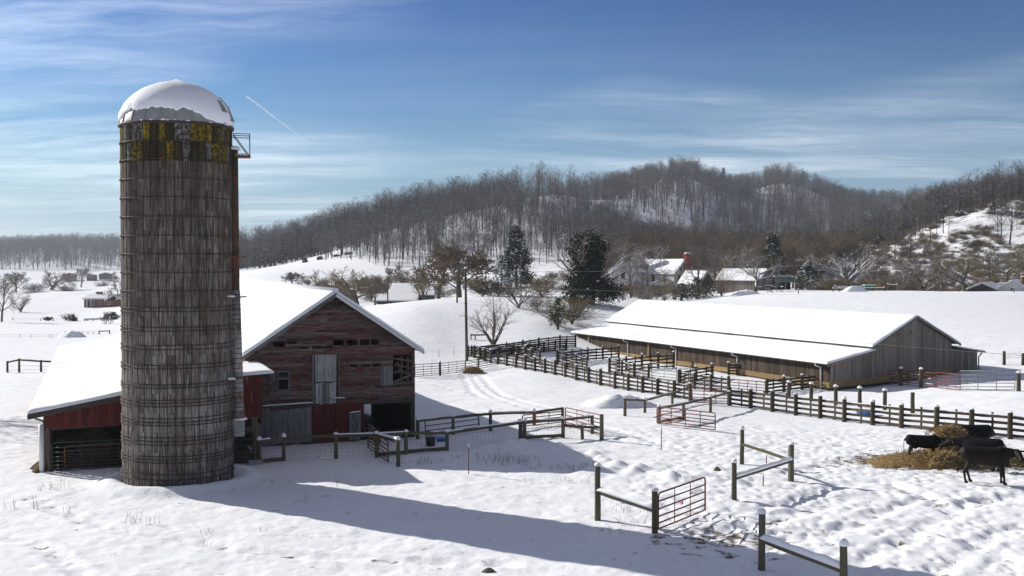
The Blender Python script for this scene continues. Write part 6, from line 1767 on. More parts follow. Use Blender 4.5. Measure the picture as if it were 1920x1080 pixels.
# on the right-hand crest trees are lower
CH = np.where((cand[:, 0] > 1600) & (CY < 470), CH * .72, CH)
CI = np.array([rnd.choice((0, 1, 2, 0, 1, 2, 3, 4)) for _ in cand]); CR = np.array([rnd.uniform(0, 6.28) for _ in cand]); CS = np.array([rnd.uniform(.8, 1.25) for _ in cand])
order = np.argsort(-(CH / CY) - 100.0 * ((cand[:, 0] > 440) & (cand[:, 0] < 1915)))
single = order[:300]; mass = order[300:]
for i in single:
    p = Vector((CX[i], CY[i], CZ[i] - .2)); root = thing('forest_tree', 'one of the nearest bare grey trees on the wooded hillside', 'tree', p, 'nearest bare trees of the hillside woods')
    s = CH[i] / 10; M = Matrix.Translation(p) @ Matrix.Rotation(CR[i], 4, 'Z') @ Matrix.Diagonal((s * CS[i], s * CS[i], s, 1))
    for nm, me in zip(('trunk', 'crown'), FM[CI[i]]):
        o = bpy.data.objects.new(nm, me); COL.objects.link(o); place(o, M, root)


def scatter(name, label, cat, pts, protos):
    """one mass of plants: instances of prototype meshes on a cloud of points (x, y, z, scale, width, turn, index)"""
    pts = np.array(pts); me = bpy.data.meshes.new(name); me.from_pydata([tuple(q[:3]) for q in pts], [], [])
    for nm, col in (('h', pts[:, 3]), ('w', pts[:, 4]), ('turn', pts[:, 5])):
        a = me.attributes.new(nm, 'FLOAT', 'POINT'); a.data.foreach_set('value', col.astype(np.float32))
    a = me.attributes.new('pick', 'INT', 'POINT'); a.data.foreach_set('value', pts[:, 6].astype(np.int32))
    o = bpy.data.objects.new(name, me); COL.objects.link(o); place(o, Matrix.Identity(4)); tag(o, label, cat, kind='stuff')
    ng = bpy.data.node_groups.new(name, 'GeometryNodeTree')
    ng.interface.new_socket('Geometry', in_out='INPUT', socket_type='NodeSocketGeometry'); ng.interface.new_socket('Geometry', in_out='OUTPUT', socket_type='NodeSocketGeometry')
    gi = ng.nodes.new('NodeGroupInput'); go = ng.nodes.new('NodeGroupOutput'); ip = ng.nodes.new('GeometryNodeInstanceOnPoints'); jn = ng.nodes.new('GeometryNodeGeometryToInstance')
    for pm in reversed(protos):
        ob = bpy.data.objects.new('plant', pm); oi = ng.nodes.new('GeometryNodeObjectInfo'); oi.inputs['Object'].default_value = ob; oi.inputs['As Instance'].default_value = False
        ng.links.new(oi.outputs['Geometry'], jn.inputs[0])
    at_ = lambda n, t='FLOAT': (lambda q: (setattr(q, 'data_type', t), q.inputs['Name'].__setattr__('default_value', n), q.outputs['Attribute'])[2])(ng.nodes.new('GeometryNodeInputNamedAttribute'))
    cb = ng.nodes.new('ShaderNodeCombineXYZ'); ng.links.new(at_('w'), cb.inputs[0]); ng.links.new(at_('w'), cb.inputs[1]); ng.links.new(at_('h'), cb.inputs[2])
    cr = ng.nodes.new('ShaderNodeCombineXYZ'); ng.links.new(at_('turn'), cr.inputs[2])
    ip.inputs['Pick Instance'].default_value = True
    ng.links.new(gi.outputs[0], ip.inputs['Points']); ng.links.new(at_('pick', 'INT'), ip.inputs['Instance Index']); ng.links.new(cb.outputs[0], ip.inputs['Scale']); ng.links.new(cr.outputs[0], ip.inputs['Rotation'])
    ng.links.new(jn.outputs[0], ip.inputs['Instance']); ng.links.new(ip.outputs[0], go.inputs[0])
    md = o.modifiers.new('plants', 'NODES'); md.node_group = ng
    return o


def merged(tm, cm, name):
    """trunk and crown in one mesh with two materials, as the mass of the wood needs"""
    bm = bmesh.new(); bm.from_mesh(tm); n = len(bm.faces); bm.from_mesh(cm); bm.faces.ensure_lookup_table()
    for f in bm.faces[n:]: f.material_index = 1
    me = bpy.data.meshes.new(name); bm.to_mesh(me); bm.free()
    me.materials.append(tm.materials[0]); me.materials.append(cm.materials[0]); return me


FP = [merged(a, b, 'wood_tree') for a, b in FM]


wood_zone = np.where(cand[:, 0] < 560, np.where(CY > 1000, 0, 1), np.where((CY < 800) & (cand[:, 0] < 1180), 1, 2))
for zone, nm, lb in ((1, 'hillside_wood', 'bare wood covering the long shaded hillside'), (2, 'hilltop_wood', 'bare wood over the twin rounded hills behind'), (0, 'distant_wood', 'bluish distant wood beyond the left valley')):
    ids = [i for i in mass if wood_zone[i] == zone]
    scatter(nm, lb, 'woods', [(CX[i], CY[i], CZ[i] - .2, CH[i] / 10, CH[i] / 10 * CS[i], CR[i], CI[i]) for i in ids], FP)

# brush: rusty thickets at the foot of the hills, bushes on the rough right-hand slope
BP = [merged(*tree_meshes('bush', 90 + k, 'twig_rusty', tw, .03, 10.0), 'thicket') for k, tw in ((1, 'twig_rusty'), (2, 'twig_olive'), (3, 'twig_rusty'))]
pts = []
for _ in range(1700):
    Y = rnd.uniform(262, 470); px = rnd.uniform(1130, 1660)
    lim = 300 if px < 1340 else 285 if px < 1540 else 300 + (px - 1540) * .7
    if Y < lim or (px > 1540 and Y > 430): continue
    x = (px - 960) / F * Y; h = rnd.uniform(.25, .9); pts.append((x, Y, h0(x, Y) - .2, h, h * rnd.uniform(.9, 1.5), rnd.uniform(0, 6), rnd.randrange(3)))
scatter('thicket', 'rusty brown thickets at the foot of the hills', 'brush', pts, BP)
SP = [merged(*tree_meshes('bush', 95, 'twig', 'twig', .05, 10.0), 'scrub'), merged(*tree_meshes('bush', 96, 'twig_olive', 'twig_olive', .05, 10.0), 'scrub')]
pts = []
for _ in range(2300):
    Y = rnd.uniform(228, 420); px = rnd.uniform(1600, 1990)
    x = (px - 960) / F * Y
    if vn1(x * .07) + vn1(Y * .06 + 40) * .8 < .55: continue
    if 1655 < px < 1672 + (Y - 228) * .1 and Y < 300: continue
    h = rnd.uniform(.05, .22) * (1 if Y > 300 else .75); pts.append((x, Y, h0(x, Y) - .1, h, h * rnd.uniform(1.2, 2.2), rnd.uniform(0, 6), rnd.randrange(2)))
for _ in range(260):
    Y = rnd.uniform(205, 300); px = rnd.choice((rnd.uniform(990, 1340), rnd.uniform(1500, 1700), rnd.uniform(560, 900)))
    x = (px - 960) / F * Y; h = rnd.uniform(.10, .34)
    if px < 900 and Y < 215: continue
    pts.append((x, Y, h0(x, Y) - .1, h, h * rnd.uniform(1.0, 1.7), rnd.uniform(0, 6), rnd.randrange(2)))
scatter('scrub', 'low leafless scrub on the rough slope and field edges', 'brush', pts, SP)
# small evergreens in the woods and on the right-hand slope
for i, (px, t, b_, Y, w, lb) in enumerate([(655, 478, 500, 405, 16, 'small dark cedar at the edge of the hillside wood, rightmost of the row'), (632, 480, 501, 405, 13, 'small dark cedar second from right at the wood edge'), (600, 482, 502, 402, 12, 'small dark cedar third from right at the wood edge'), (572, 484, 504, 400, 11, 'leftmost small cedar at the wood edge'), (497, 472, 506, 450, 16, 'dark pine among the bare trees at the left end of the wood'), (531, 455, 495, 470, 14, 'taller dark pine at the left end of the wood'),
                                            (1884, 390, 422, 330, 30, 'snowy cedar on the right-hand slope'), (1860, 384, 416, 335, 26, 'cedar upslope of the snowy one on the right'), (1800, 395, 420, 345, 24, 'small snowy cedar at the crest of the right-hand slope'), (1908, 396, 424, 325, 26, 'snowy cedar at the right edge of the slope'), (1650, 438, 456, 360, 28, 'dark pine at the edge of the right-hand wood'), (1356, 316, 332, 860, 16, 'dark pine on the skyline saddle between the hills')]):
    p = at(px, b_, Y); evergreen(lb, px, min(t, b_ - 10), b_, Y, w, 80 + i, n=500, leaf=.34 * Y / 350, snow=.25 if px > 1780 else .06, name='cedar_tree', group='small evergreens of the slopes')
# dry weeds in the snow
wd = MB()
def weeds(px, py, n, spread, h):
    c = G(px, py)
    for _ in range(n):
        x = c.x + rnd.gauss(0, spread); y = c.y + rnd.gauss(0, spread * .6); z = hs(x, y) - .03
        l = Vector((rnd.gauss(0, .12), rnd.gauss(0, .12), rnd.uniform(.5, 1))) * h * rnd.uniform(.6, 1.2); b0 = Vector((x, y, z))
        wd.tube([b0, b0 + l * .6, b0 + l + Vector((rnd.gauss(0, .04), 0, -.02))], [.006, .005, .003], 3, False)
        if rnd.random() < .5: q = b0 + l * .6; wd.tube([q, q + Vector((rnd.gauss(0, .08), rnd.gauss(0, .08), .1))], [.004, .003], 3, False)


for q in [(800, 868, 40, .45, .45), (945, 866, 60, .7, .45), (975, 872, 40, .6, .4), (1045, 882, 22, .4, .35), (1085, 885, 30, .5, .35), (1072, 906, 18, .4, .35), (105, 918, 16, .3, .5), (18, 955, 6, .2, .5), (72, 955, 6, .15, .5), (250, 982, 6, .15, .5), (287, 985, 5, .12, .5), (127, 960, 5, .1, .5), (400, 1003, 6, .2, .35), (388, 1022, 4, .1, .4), (487, 998, 3, .1, .3), (848, 862, 10, .3, .3), (672, 875, 5, .2, .3), (570, 945, 2, .2, .5), (632, 915, 2, .05, .5), (1165, 960, 14, .5, .3), (1185, 985, 10, .4, .3), (1300, 905, 10, .4, .25), (1010, 905, 10, .6, .25), (530, 905, 6, .6, .2), (1150, 1000, 8, .5, .25), (225, 890, 12, .2, .35)]:
    weeds(*q)
o = wd.build('dry_weeds', 'weed', None); tag(o, 'dry weed stalks poking out of the snow', 'weeds', kind='stuff')

# ------------------------------------------------------------------ farmhouses and sheds of the middle distance
def house(name, label, cat, c, ax, L_, W_, hw, hr, wall, roofm='dark_roofing', ov=.35, snow=.14, base=1.0, fr_mat='white_trim', snow_front=True, seed=3, group=None):
    """gabled house: c = middle of the near gable's foot, ax = direction of the ridge going away, L_ long, W_ wide"""
    ax = Vector((ax[0], ax[1], 0)).normalized(); gx = Vector((ax.y, -ax.x, 0)); c = Vector(c)
    root = thing(name, label, cat, c, group); P = lambda s, t, z: c + gx * s + ax * t + Vector((0, 0, z))
    h = W_ / 2
    m = MB()
    near = [P(-h, 0, -base), P(h, 0, -base), P(h, 0, hw), P(0, 0, hr), P(-h, 0, hw)]; far = [q + ax * L_ for q in near]
    m.loft([near, far]); m.build('walls', wall, root)
    k = (hr - hw) / h; dz = Vector((0, 0, -.1))
    for sg in (-1, 1):
        a, b = P(0, -ov, hr + .06), P(0, L_ + ov, hr + .06); d_, e = P(sg * (h + ov), -ov, hw - ov * k + .06), P(sg * (h + ov), L_ + ov, hw - ov * k + .06)
        rf = MB().loft([[a, b, b + dz, a + dz], [d_, e, e + dz, d_ + dz]]).build('roof', roofm, root)
        snow_sheet('roof_snow', rf, a, b, e, d_, snow, 14, 8, seed=seed + sg, edge=.3)
        bar('barge_board', fr_mat, rf, a + dz * 1.3 - ax * .03, d_ + dz * 1.3 - ax * .03, .05, .22)
    root_P = P
    return root, P, gx, ax


def window(root, q, along, w, h, frame='white_trim', pane='glass_dark', out=None):
    """a window centred at q on a wall running 'along'; out = outward direction"""
    al = Vector(along).normalized(); up = Vector((0, 0, 1)); o = Vector(out).normalized()
    M = Matrix((al, o, up)).transposed()
    wn = MB().box(q + o * .03, (w, .06, h), M).build('window', frame, root)
    MB().box(q + o * .05, (w * .78, .06, h * .84), M).build('pane', pane, wn)
    MB().box(q + o * .06, (w * .8, .065, .05), M).build('sash', frame, wn)
    MB().box(q + o * .07 - up * h * .52, (w * 1.15, .14, .07), M).build('sill', frame, wn)


def door(root, q, along, w, h, mat, out, frame='white_trim'):
    al = Vector(along).normalized(); up = Vector((0, 0, 1)); o = Vector(out).normalized(); M = Matrix((al, o, up)).transposed()
    d = MB().box(q + o * .02, (w * 1.15, .05, h * 1.05), M).build('door', frame, root)
    MB().box(q + o * .05, (w, .05, h), M).build('door_leaf', mat, d); MB().box(q + o * .09 + al * w * .38, (.08, .05, .08), M).build('handle', 'dark_gate', d)


def farmhouse():
    Y = 250; c = at(1284, 550, Y); g = 1.9; c = Vector((c.x, c.y, g)); ax = Vector((-.62, .785, 0))
    r, P, gx, a = house('farmhouse', 'old white farmhouse with red chimney behind the shed roof', 'house', c, ax, 14.5, 6.8, zat(1284, 512, Y) - g, zat(1284, 486, Y) - g, 'white_siding', seed=40)
    hw = zat(1284, 512, Y) - g
    for s in (-1.9, 1.9): window(r, P(s, 0, hw * .78), gx, .9, 1.5, 'grey_plank', out=-a); window(r, P(s, 0, hw * .28), gx, .9, 1.5, 'grey_plank', out=-a)
    window(r, P(1.6, 0, hw + 1.0), gx, .6, .9, 'grey_plank', out=-a); window(r, P(-1.3, 0, hw + .9), gx, .6, .9, 'grey_plank', out=-a)
    for t in (3, 6.5, 10): window(r, P(-3.4, t, hw * .72), a, .9, 1.5, 'grey_plank', out=-gx); window(r, P(-3.4, t, hw * .25), a, .9, 1.5, 'grey_plank', out=-gx)
    ch = MB().box(P(0.2, -.55, 3.9), (1.5, .8, 9.6), Matrix.Rotation(math.atan2(gx.y, gx.x), 3, 'Z')).build('chimney', 'painted_brick', r)
    MB().box(P(0.2, -.55, 8.75), (1.75, 1.0, .3), Matrix.Rotation(math.atan2(gx.y, gx.x), 3, 'Z')).build('chimney_cap', 'painted_brick', ch); cap(r, P(.2, -.55, 8.9), .7, .45, 'chimney_snow')
    q = at(1208, 478, 256); MB().box((q.x, q.y, q.z - 1.0), (1.3, 1.0, 4.2)).build('second_chimney', 'brown_brick', r)
    # porch roof along the front with snow
    p0, p1 = P(-3.45, .5, hw * .56), P(-3.45, 13.5, hw * .56); o = -gx * 2.2 + Vector((0, 0, -.7))
    pr = MB().loft([[p0, p1, p1 + Vector((0, 0, -.12)), p0 + Vector((0, 0, -.12))], [p0 + o, p1 + o, p1 + o + Vector((0, 0, -.12)), p0 + o + Vector((0, 0, -.12))]]).build('porch_roof', 'red_brick', r)
    snow_sheet('porch_snow', pr, p0, p1, p1 + o, p0 + o, .15, 14, 5, seed=44)
    for t in (.7, 4.8, 9, 13.2): bar('porch_post', 'white_trim', r, P(-5.5, t, -1), P(-5.5, t, hw * .56 - .75), .15, .15)
    # front wing
    c2 = at(1168, 552, 251); c2 = Vector((c2.x, c2.y, g)); hw2 = zat(1168, 508, 251) - g; hr2 = zat(1168, 483, 251) - g
    ax2 = Vector((.42, .907, 0)); r2 = r
    gx2 = Vector((ax2.y, -ax2.x, 0)); P2 = lambda s, t, z: c2 + gx2 * s + ax2 * t + Vector((0, 0, z)); h = 2.75
    near = [P2(-h, 0, -1.5), P2(h, 0, -1.5), P2(h, 0, hw2), P2(0, 0, hr2), P2(-h, 0, hw2)]
    MB().loft([near, [q + ax2 * 9 for q in near]]).build('wing_walls', 'white_siding', r)
    k = (hr2 - hw2) / h; dz = Vector((0, 0, -.1))
    for sg in (-1, 1):
        A, B = P2(0, -.4, hr2 + .06), P2(0, 9, hr2 + .06); D, E = P2(sg * (h + .4), -.4, hw2 - .4 * k + .06), P2(sg * (h + .4), 9, hw2 - .4 * k + .06)
        rf = MB().loft([[A, B, B + dz, A + dz], [D, E, E + dz, D + dz]]).build('wing_roof', 'dark_roofing', r); snow_sheet('roof_snow', rf, A, B, E, D, .14, 10, 7, seed=47 + sg, edge=.3)
        bar('barge_board', 'white_trim', rf, A + dz * 1.3 - ax2 * .03, D + dz * 1.3 - ax2 * .03, .05, .25)
    window(r, P2(0, 0, hw2 * .80), gx2, 1.0, 1.6, 'grey_plank', out=-ax2); door(r, P2(.6, 0, .6), gx2, 1.1, 2.2, 'red_brick', -ax2)


farmhouse()


def grey_barn():
    Y = 216; c = at(1436, 547, Y); g = h0(c.x, c.y); c = Vector((c.x, c.y, g)); ax = Vector((-.72, .69, 0)); hw = zat(1436, 524, Y) - g; hr = zat(1436, 504, Y) - g
    r, P, gx, a = house('small_barn', 'small grey plank barn with snowy roof right of the farmhouse', 'barn', c, ax, 9.5, 4.9, hw, hr, 'dark_interior', seed=60, fr_mat='grey_plank')
    for k in range(16):
        s = -2.45 + 4.9 * (k + .5) / 16; plank('wall_plank', 'shed_gable_plank', r, P(s, -.04, -.8), P(s, -.04, hr - abs(s) * (hr - hw) / 2.45 - .05), gx, .29, .04)
    for k in range(30):
        t = 9.5 * (k + .5) / 30; plank('wall_plank', 'shed_gable_plank', r, P(-2.49, t, -.8), P(-2.49, t, hw), a, .29, .04)
    dr = MB().box(P(.1, -.09, .75), (2.6, .05, 2.1), Matrix.Rotation(math.atan2(gx.y, gx.x), 3, 'Z')).build('double_door', 'beam_wood', r)
    for k in range(6): plank('door_plank', 'grey_plank', dr, P(-1.0 + k * .44, -.13, -.25), P(-1.0 + k * .44, -.13, 1.75), gx, .4, .03)
    # lean green shed to its right
    q = at(1470, 546, 222); q = Vector((q.x, q.y, h0(q.x, q.y))); wz = zat(1470, 519, 222) - q.z
    r = thing('lean_shed', 'low grey-green flat-roofed shed with dark opening beside the grey barn', 'shed', q)
    MB().box(q + Vector((-.3, 1.6, wz / 2 - .4)), (4.0, .1, wz + .6)).build('back_wall', 'dark_interior', r)
    for k in range(8): plank('side_plank', 'grey_green_paint' if 'grey_green_paint' in MATS else 'grey_plank', r, q + Vector((2.0 + k * .32, -1.2 + k * .4, -.6)), q + Vector((2.0 + k * .32, -1.2 + k * .4, wz)), (.32, .4, 0), .5, .05)
    MB().box(q + Vector((0, -1.3, wz * .78)), (4.1, .12, wz * .42)).build('front_panel', 'grey_green_paint', r)
    for s in (-1.95, .0, 1.95): bar('front_post', 'grey_plank', r, q + Vector((s, -1.25, -.6)), q + Vector((s, -1.25, wz)), .15, .15)
    A, B, C_, D = q + Vector((-2.3, -1.7, wz + .08)), q + Vector((2.4, -1.7, wz + .08)), q + Vector((5.2, 2.2, wz - .25)), q + Vector((-2.3, 2.2, wz - .1)); dz = Vector((0, 0, -.1))
    rf = MB().loft([[A, B, B + dz, A + dz], [D, C_, C_ + dz, D + dz]]).build('roof', 'dark_roofing', r); snow_sheet('roof_snow', rf, A, B, C_, D, .14, 8, 6, seed=66)


grey_barn()


def simple_house(label, px, base, Y, wpx, eave, ridge, wall, ax, L_, seed, windows=(), name='outbuilding', cat='shed', chimney=None, group=None):
    c = at(px, base, Y); g = zat(px, base, Y); c = Vector((c.x, c.y, g))
    r, P, gx, a = house(name, label, cat, c, ax, L_, wpx / F * Y, zat(px, eave, Y) - g, zat(px, ridge, Y) - g, wall, seed=seed, base=2.5, group=group)
    for s, z, w, h in windows: window(r, P(s, 0, z), gx, w, h, out=-a)
    if chimney:
        s, t, z, w = chimney; MB().box(P(s, t, z), (w, w, 2.0)).build('chimney', 'brown_brick', r); cap(r, P(s, t, z + 1.0), w * .5, .2, 'chimney_snow')
    return r, P, gx, a


simple_house('small dark gabled shed behind the farmhouse', 1325, 545, 240, 40, 530, 508, 'beam_wood', (-.6, .8, 0), 6, 70)
r_, P_, g_, a_ = simple_house('dark low shed with snowy roof behind the right-hand field', 1842, 550, 212, 50, 541, 530, 'beam_wood', (.55, .83, 0), 8, 72)
simple_house('small white cottage with brick chimney at the right edge', 1898, 551, 210, 62, 543, 526, 'white_siding', (.5, .866, 0), 9, 74, windows=((-.1, .75, .45, .75),), name='cottage', cat='house', chimney=(1.6, 2.0, 2.2, .7))
# long low farm building behind the knoll
def low_building():
    c = at(778, 574, 205); g = c.z - .6; c = Vector((c.x, c.y, g)); r = thing('low_farm_building', 'long low farm building with snow roofs behind the knoll', 'barn', c)
    P = lambda s, t, z: c + Vector((-s, t, 0)) + Vector((0, 0, z))
    MB().box(P(3.6, 2.5, .8), (7.2, 4.6, 1.9)).build('walls', 'grey_plank', r)
    for k in range(10): bar('wall_board', 'beam_wood', r, P(.1 + k * .72, .18, -.1), P(.1 + k * .72, .18, 1.6), .06, .5, Vector((1, 0, 0)))
    dz = Vector((0, 0, -.12))
    A, B, C_, D = P(-.6, -.6, 1.55), P(7.8, -.6, 1.55), P(7.8, 3.2, 2.7), P(-.6, 3.2, 2.7)
    rf = MB().loft([[A, B, B + dz, A + dz], [D, C_, C_ + dz, D + dz]]).build('front_roof', 'dark_roofing', r); snow_sheet('roof_snow', rf, A, B, C_, D, .16, 10, 7, seed=81)
    A, B, C_, D = P(-3.5, 3.3, 2.5), P(5.8, 3.3, 2.5), P(5.2, 10, 4.6), P(-2.9, 10, 4.6)
    rf = MB().loft([[A, B, B + dz, A + dz], [D, C_, C_ + dz, D + dz]]).build('rear_roof', 'dark_roofing', r); snow_sheet('roof_snow', rf, A, B, C_, D, .16, 10, 8, seed=82)
    MB().box(P(1.0, 6.6, 1.2), (8.0, 6.2, 2.6)).build('rear_walls', 'grey_plank', r)


low_building()


# brick house in the left valley
def brick_house():
    Y = 350; c = at(190, 575, Y); g = zat(190, 575, Y); F0 = Vector((c.x, c.y, g)); r = thing('brick_house', 'low brick ranch house in the white valley left of the silo', 'house', F0)
    X0, X1, X2 = at(153, 0, Y).x, at(196, 0, Y).x, at(232, 0, Y).x
    hz = 2.55
    MB().box(((X0 + X1) / 2, Y + 4, g + hz / 2 - .4), (X1 - X0, 8, hz + .8)).build('walls', 'red_brick', r)
    MB().box(((X1 + X2) / 2, Y + 2.5, g + hz / 2 - .9), (X2 - X1, 9, hz + .9)).build('wing_walls', 'red_brick', r)
    dz = Vector((0, 0, -.2))
    for a, b, c_, d in (((X0 - .5, Y - .6, g + hz), (X1 + .3, Y - .6, g + hz), (X1 + .3, Y + 4, g + hz + 1.3), (X0 - .5, Y + 4, g + hz + 1.3)), ((X0 - .5, Y + 8.5, g + hz), (X1 + .3, Y + 8.5, g + hz), (X1 + .3, Y + 4, g + hz + 1.3), (X0 - .5, Y + 4, g + hz + 1.3)), ((X1, Y - 2.5, g + hz - .55), (X1, Y + 8, g + hz - .3), ((X1 + X2) / 2, Y + 8, g + hz + 1.3), ((X1 + X2) / 2, Y - 2.5, g + hz + 1.2)), ((X2, Y - 2.5, g + hz - .55), (X2, Y + 8, g + hz - .3), ((X1 + X2) / 2, Y + 8, g + hz + 1.3), ((X1 + X2) / 2, Y - 2.5, g + hz + 1.2))):
        a, b, c_, d = [Vector(q) for q in (a, b, c_, d)]
        rf = MB().loft([[a, b, b + dz, a + dz], [d, c_, c_ + dz, d + dz]]).build('roof', 'white_trim', r); snow_sheet('roof_snow', rf, a, b, c_, d, .16, 8, 6, seed=91)
    MB().box((at(172, 0, Y).x, Y + 4.5, g + hz + 1.3), (1.9, 1.2, 1.5)).build('chimney', 'brown_brick', r)
    ex = Vector((1, 0, 0)); oy = Vector((0, -1, 0))
    for px, w, h, y in ((169.5, 1.0, 1.5, Y), (183, .8, 1.2, Y), (193, .7, .9, Y), (204, 1.0, 1.0, Y - 2)): window(r, Vector((at(px, 0, Y).x, y, g + 1.2)), ex, w, h, out=oy)
    door(r, Vector((at(163, 0, Y).x, Y, g + .9)), ex, 1.1, 2.0, 'beam_wood', oy)
    for px in (159.5, 167): bar('porch_post', 'white_trim', r, (at(px, 0, Y).x, Y - .5, g - .3), (at(px, 0, Y).x, Y - .5, g + hz - .1), .2, .2)


brick_house()
for px, base, w, e, rg, wl, lb in ((130, 520, 24, 514.5, 511.5, 'red_brick', 'leftmost of the tiny farm buildings below the distant wood'), (172, 520.5, 18, 516, 514, 'beam_wood', 'middle tiny farm building below the distant wood'), (198, 518.5, 24, 514, 511, 'beam_wood', 'rightmost tiny farm building below the distant wood, beside the silo')):
    simple_house(lb, px, base, 880, w, e, rg, wl, (-.3, .95, 0), 8, 95, group='tiny distant farm buildings')


# ------------------------------------------------------------------ poles, wires, far fences
def pole(label, px, top, base, Y, r, arms=False, mat='post_wood', lean=0):
    p = at(px, base, Y); g = h0(p.x, p.y); p = Vector((p.x, p.y, g)); H = zat(px, top, Y) - g; root = thing('utility_pole', label, 'pole', p)
    q = p + Vector((lean, 0, H)); MB().tube([p - Vector((0, 0, .4)), p + (q - p) * .5, q], [r, r * .85, r * .7], 9).build('shaft', mat, root, True)
    cap(root, q - Vector((0, 0, .03)), r * .8, r * 1.2)
    if arms:
        MB().box(p + (q - p) * .80 + Vector((-.18, -.1, 0)), (.22, .22, .42)).build('meter_can', 'galvanised', root)
    for f in ((.93, .62) if arms else (.95,)): MB().tube([p + (q - p) * f + Vector((-.16, 0, 0)), p + (q - p) * f + Vector((.16, 0, .02))], .04, 6).build('insulator', 'grey_gate', root)
    return q, p


q1, b1 = pole('tall utility pole at the corner of the board fence', 875.5, 503, 669, 105, .15, True, lean=-.15)
pole('utility pole before the rusty-brown tree', 857, 508, 592, 142, .12)
pole('slim pole beside the low farm building', 727, 518, 573, 180, .12, mat='beam_wood')
q4, _ = pole('distant utility pole left of the tall cedar', 911, 483, 535, 225, .14)
pole('distant utility pole in front of the tall cedar', 976, 479, 525, 228, .13)
pole('bare yellowish light pole behind the right-hand field', 1706, 511, 547, 206, .12)


def wire(label, pts, sag, r=.012, mat='cable'):
    a, b = pts; P = []
    for k in range(33):
        t = k / 32; q = a.lerp(b, t); P.append(q - Vector((0, 0, sag * 4 * t * (1 - t))))
    o = MB().tube(P, r, 4).build('overhead_wire', mat, None, True, origin=a); tag(o, label, 'wire', 'overhead wires')


wire('upper wire from the utility pole across the farmhouse toward the right', (q1 - Vector((0, 0, .25)), at(1960, 462, 118)), .9)
wire('lower wire from the utility pole crossing below the farmhouse', (q1 - Vector((0, 0, 1.6)), at(1480, 552, 160)), .2)
wire('wire running in front of the cattle shed roof and gable', (q1 - Vector((0, 0, 3.0)), at(1985, 672, 60)), .35, .011, 'wire')
wire('distant wire from the far pole to the tall utility pole', (q4 - Vector((0, 0, .2)), q1 - Vector((0, 0, .4))), .5, .014)
wire('faint wire across the wooded hills at the right', (at(1240, 385, 230), at(1980, 398, 260)), 1.0, .02, 'wire')


def far_fence(label, pxs, Y, mat='post_wood', rails=(.85,), r=.09, snow=False, wires=(), group=None, rail=True):
    pts = []
    for px, t, b_ in pxs:
        p = at(px, b_, Y); g = max(h0(p.x, p.y), p.z - .8); pts.append((Vector((p.x, p.y, g)), max(zat(px, t, Y) - g, .6)))
    root = thing('rail_fence', label, 'fence', pts[0][0], group)
    for p, h in pts:
        post('post', mat, root, p - Vector((0, 0, .3)), h + .3, r)
        if snow: cap(root, p + Vector((0, 0, h)), r * 1.2, r * 1.6)
    if rail:
        for (a, ha), (b, hb) in zip(pts[:-1], pts[1:]):
            for f in rails:
                bar('rail', 'rail_wood', root, a + Vector((0, 0, ha * f)), b + Vector((0, 0, hb * f)), .07, .16)
                if snow: snow_strip('rail_snow', root, a + Vector((0, 0, ha * f + .07)), b + Vector((0, 0, hb * f + .07)), .12, .12, 0, n=14)
    mb = MB()
    for (a, ha), (b, hb) in zip(pts[:-1], pts[1:]):
        for f in wires: mb.tube([a + Vector((0, 0, ha * f)), b + Vector((0, 0, hb * f))], .012, 3, False)
    if wires: mb.build('strands', 'wire', root)


far_fence('snow-topped rail fence on the crest of the right-hand field, front row', [(1562, 545, 558), (1574, 544, 557), (1591, 543, 557.5), (1613, 543, 555), (1635.5, 542, 554), (1658, 542.5, 555)], 182, snow=True, rails=(.8,))
far_fence('snow-topped rail fence on the crest, rear row', [(1565, 536, 550), (1598, 537, 549), (1616, 536, 548)], 200, snow=True, rails=(.8,))
far_fence('short snow-topped frame right of the green box on the crest', [(1664.5, 532, 547), (1682, 533, 547)], 200, snow=True, rails=(.85,))
far_fence('dark rail fence in the lower left yard', [(14, 677, 695), (36, 672, 692), (77, 675, 693), (98, 676, 694)], 100, 'pen_post', rails=(.9,), r=.10, wires=(.2, .5))
far_fence('short rail fence panel left of the little snow mound', [(122, 623, 630), (144, 622, 631)], 175, rails=(.8,), r=.1)
far_fence('short rail fence panel right of the little snow mound', [(186, 623, 631), (205.5, 622.5, 630)], 175, rails=(.8,), r=.1)
far_fence('wire gate between the two far rail panels', [(144, 623, 631), (154, 623, 631), (165, 623, 631), (175, 623, 631), (186, 623, 631)], 175, 'wire', r=.03, rail=False, wires=(.3, .6, .95))
far_fence('wire fence crossing the white field left of the shed', [(-5, 627, 634), (37, 628, 635), (58, 629, 636), (93, 628, 635), (98, 629, 636), (130, 627, 634)], 165, 'grey_gate', r=.03, rail=False, wires=(.4, .8))
far_fence('dark rail fence under the brick house', [(158, 599, 606), (163, 599, 607), (175, 598, 606), (190, 598, 606), (201, 598, 606)], 258, 'beam_wood', rails=(.9, .5), r=.1)
far_fence('old wire fence along the valley hedge', [(24, 597, 602), (76, 598, 605), (100, 598, 605), (123, 598, 605), (145, 597, 604)], 262, 'beam_wood', r=.09, rail=False, wires=(.4, .8))
far_fence('rail and posts behind the pens under the multi-stemmed tree', [(883, 626, 646), (891, 631, 648), (915, 626, 640)], 117, rails=(.85,), r=.07)
far_fence('wire fence along the foot of the right-hand snowfield', [(1882, 660, 684), (1920, 662, 686), (1960, 664, 688)], 92, 'pen_post', r=.03, rail=False, wires=(.5, .9))
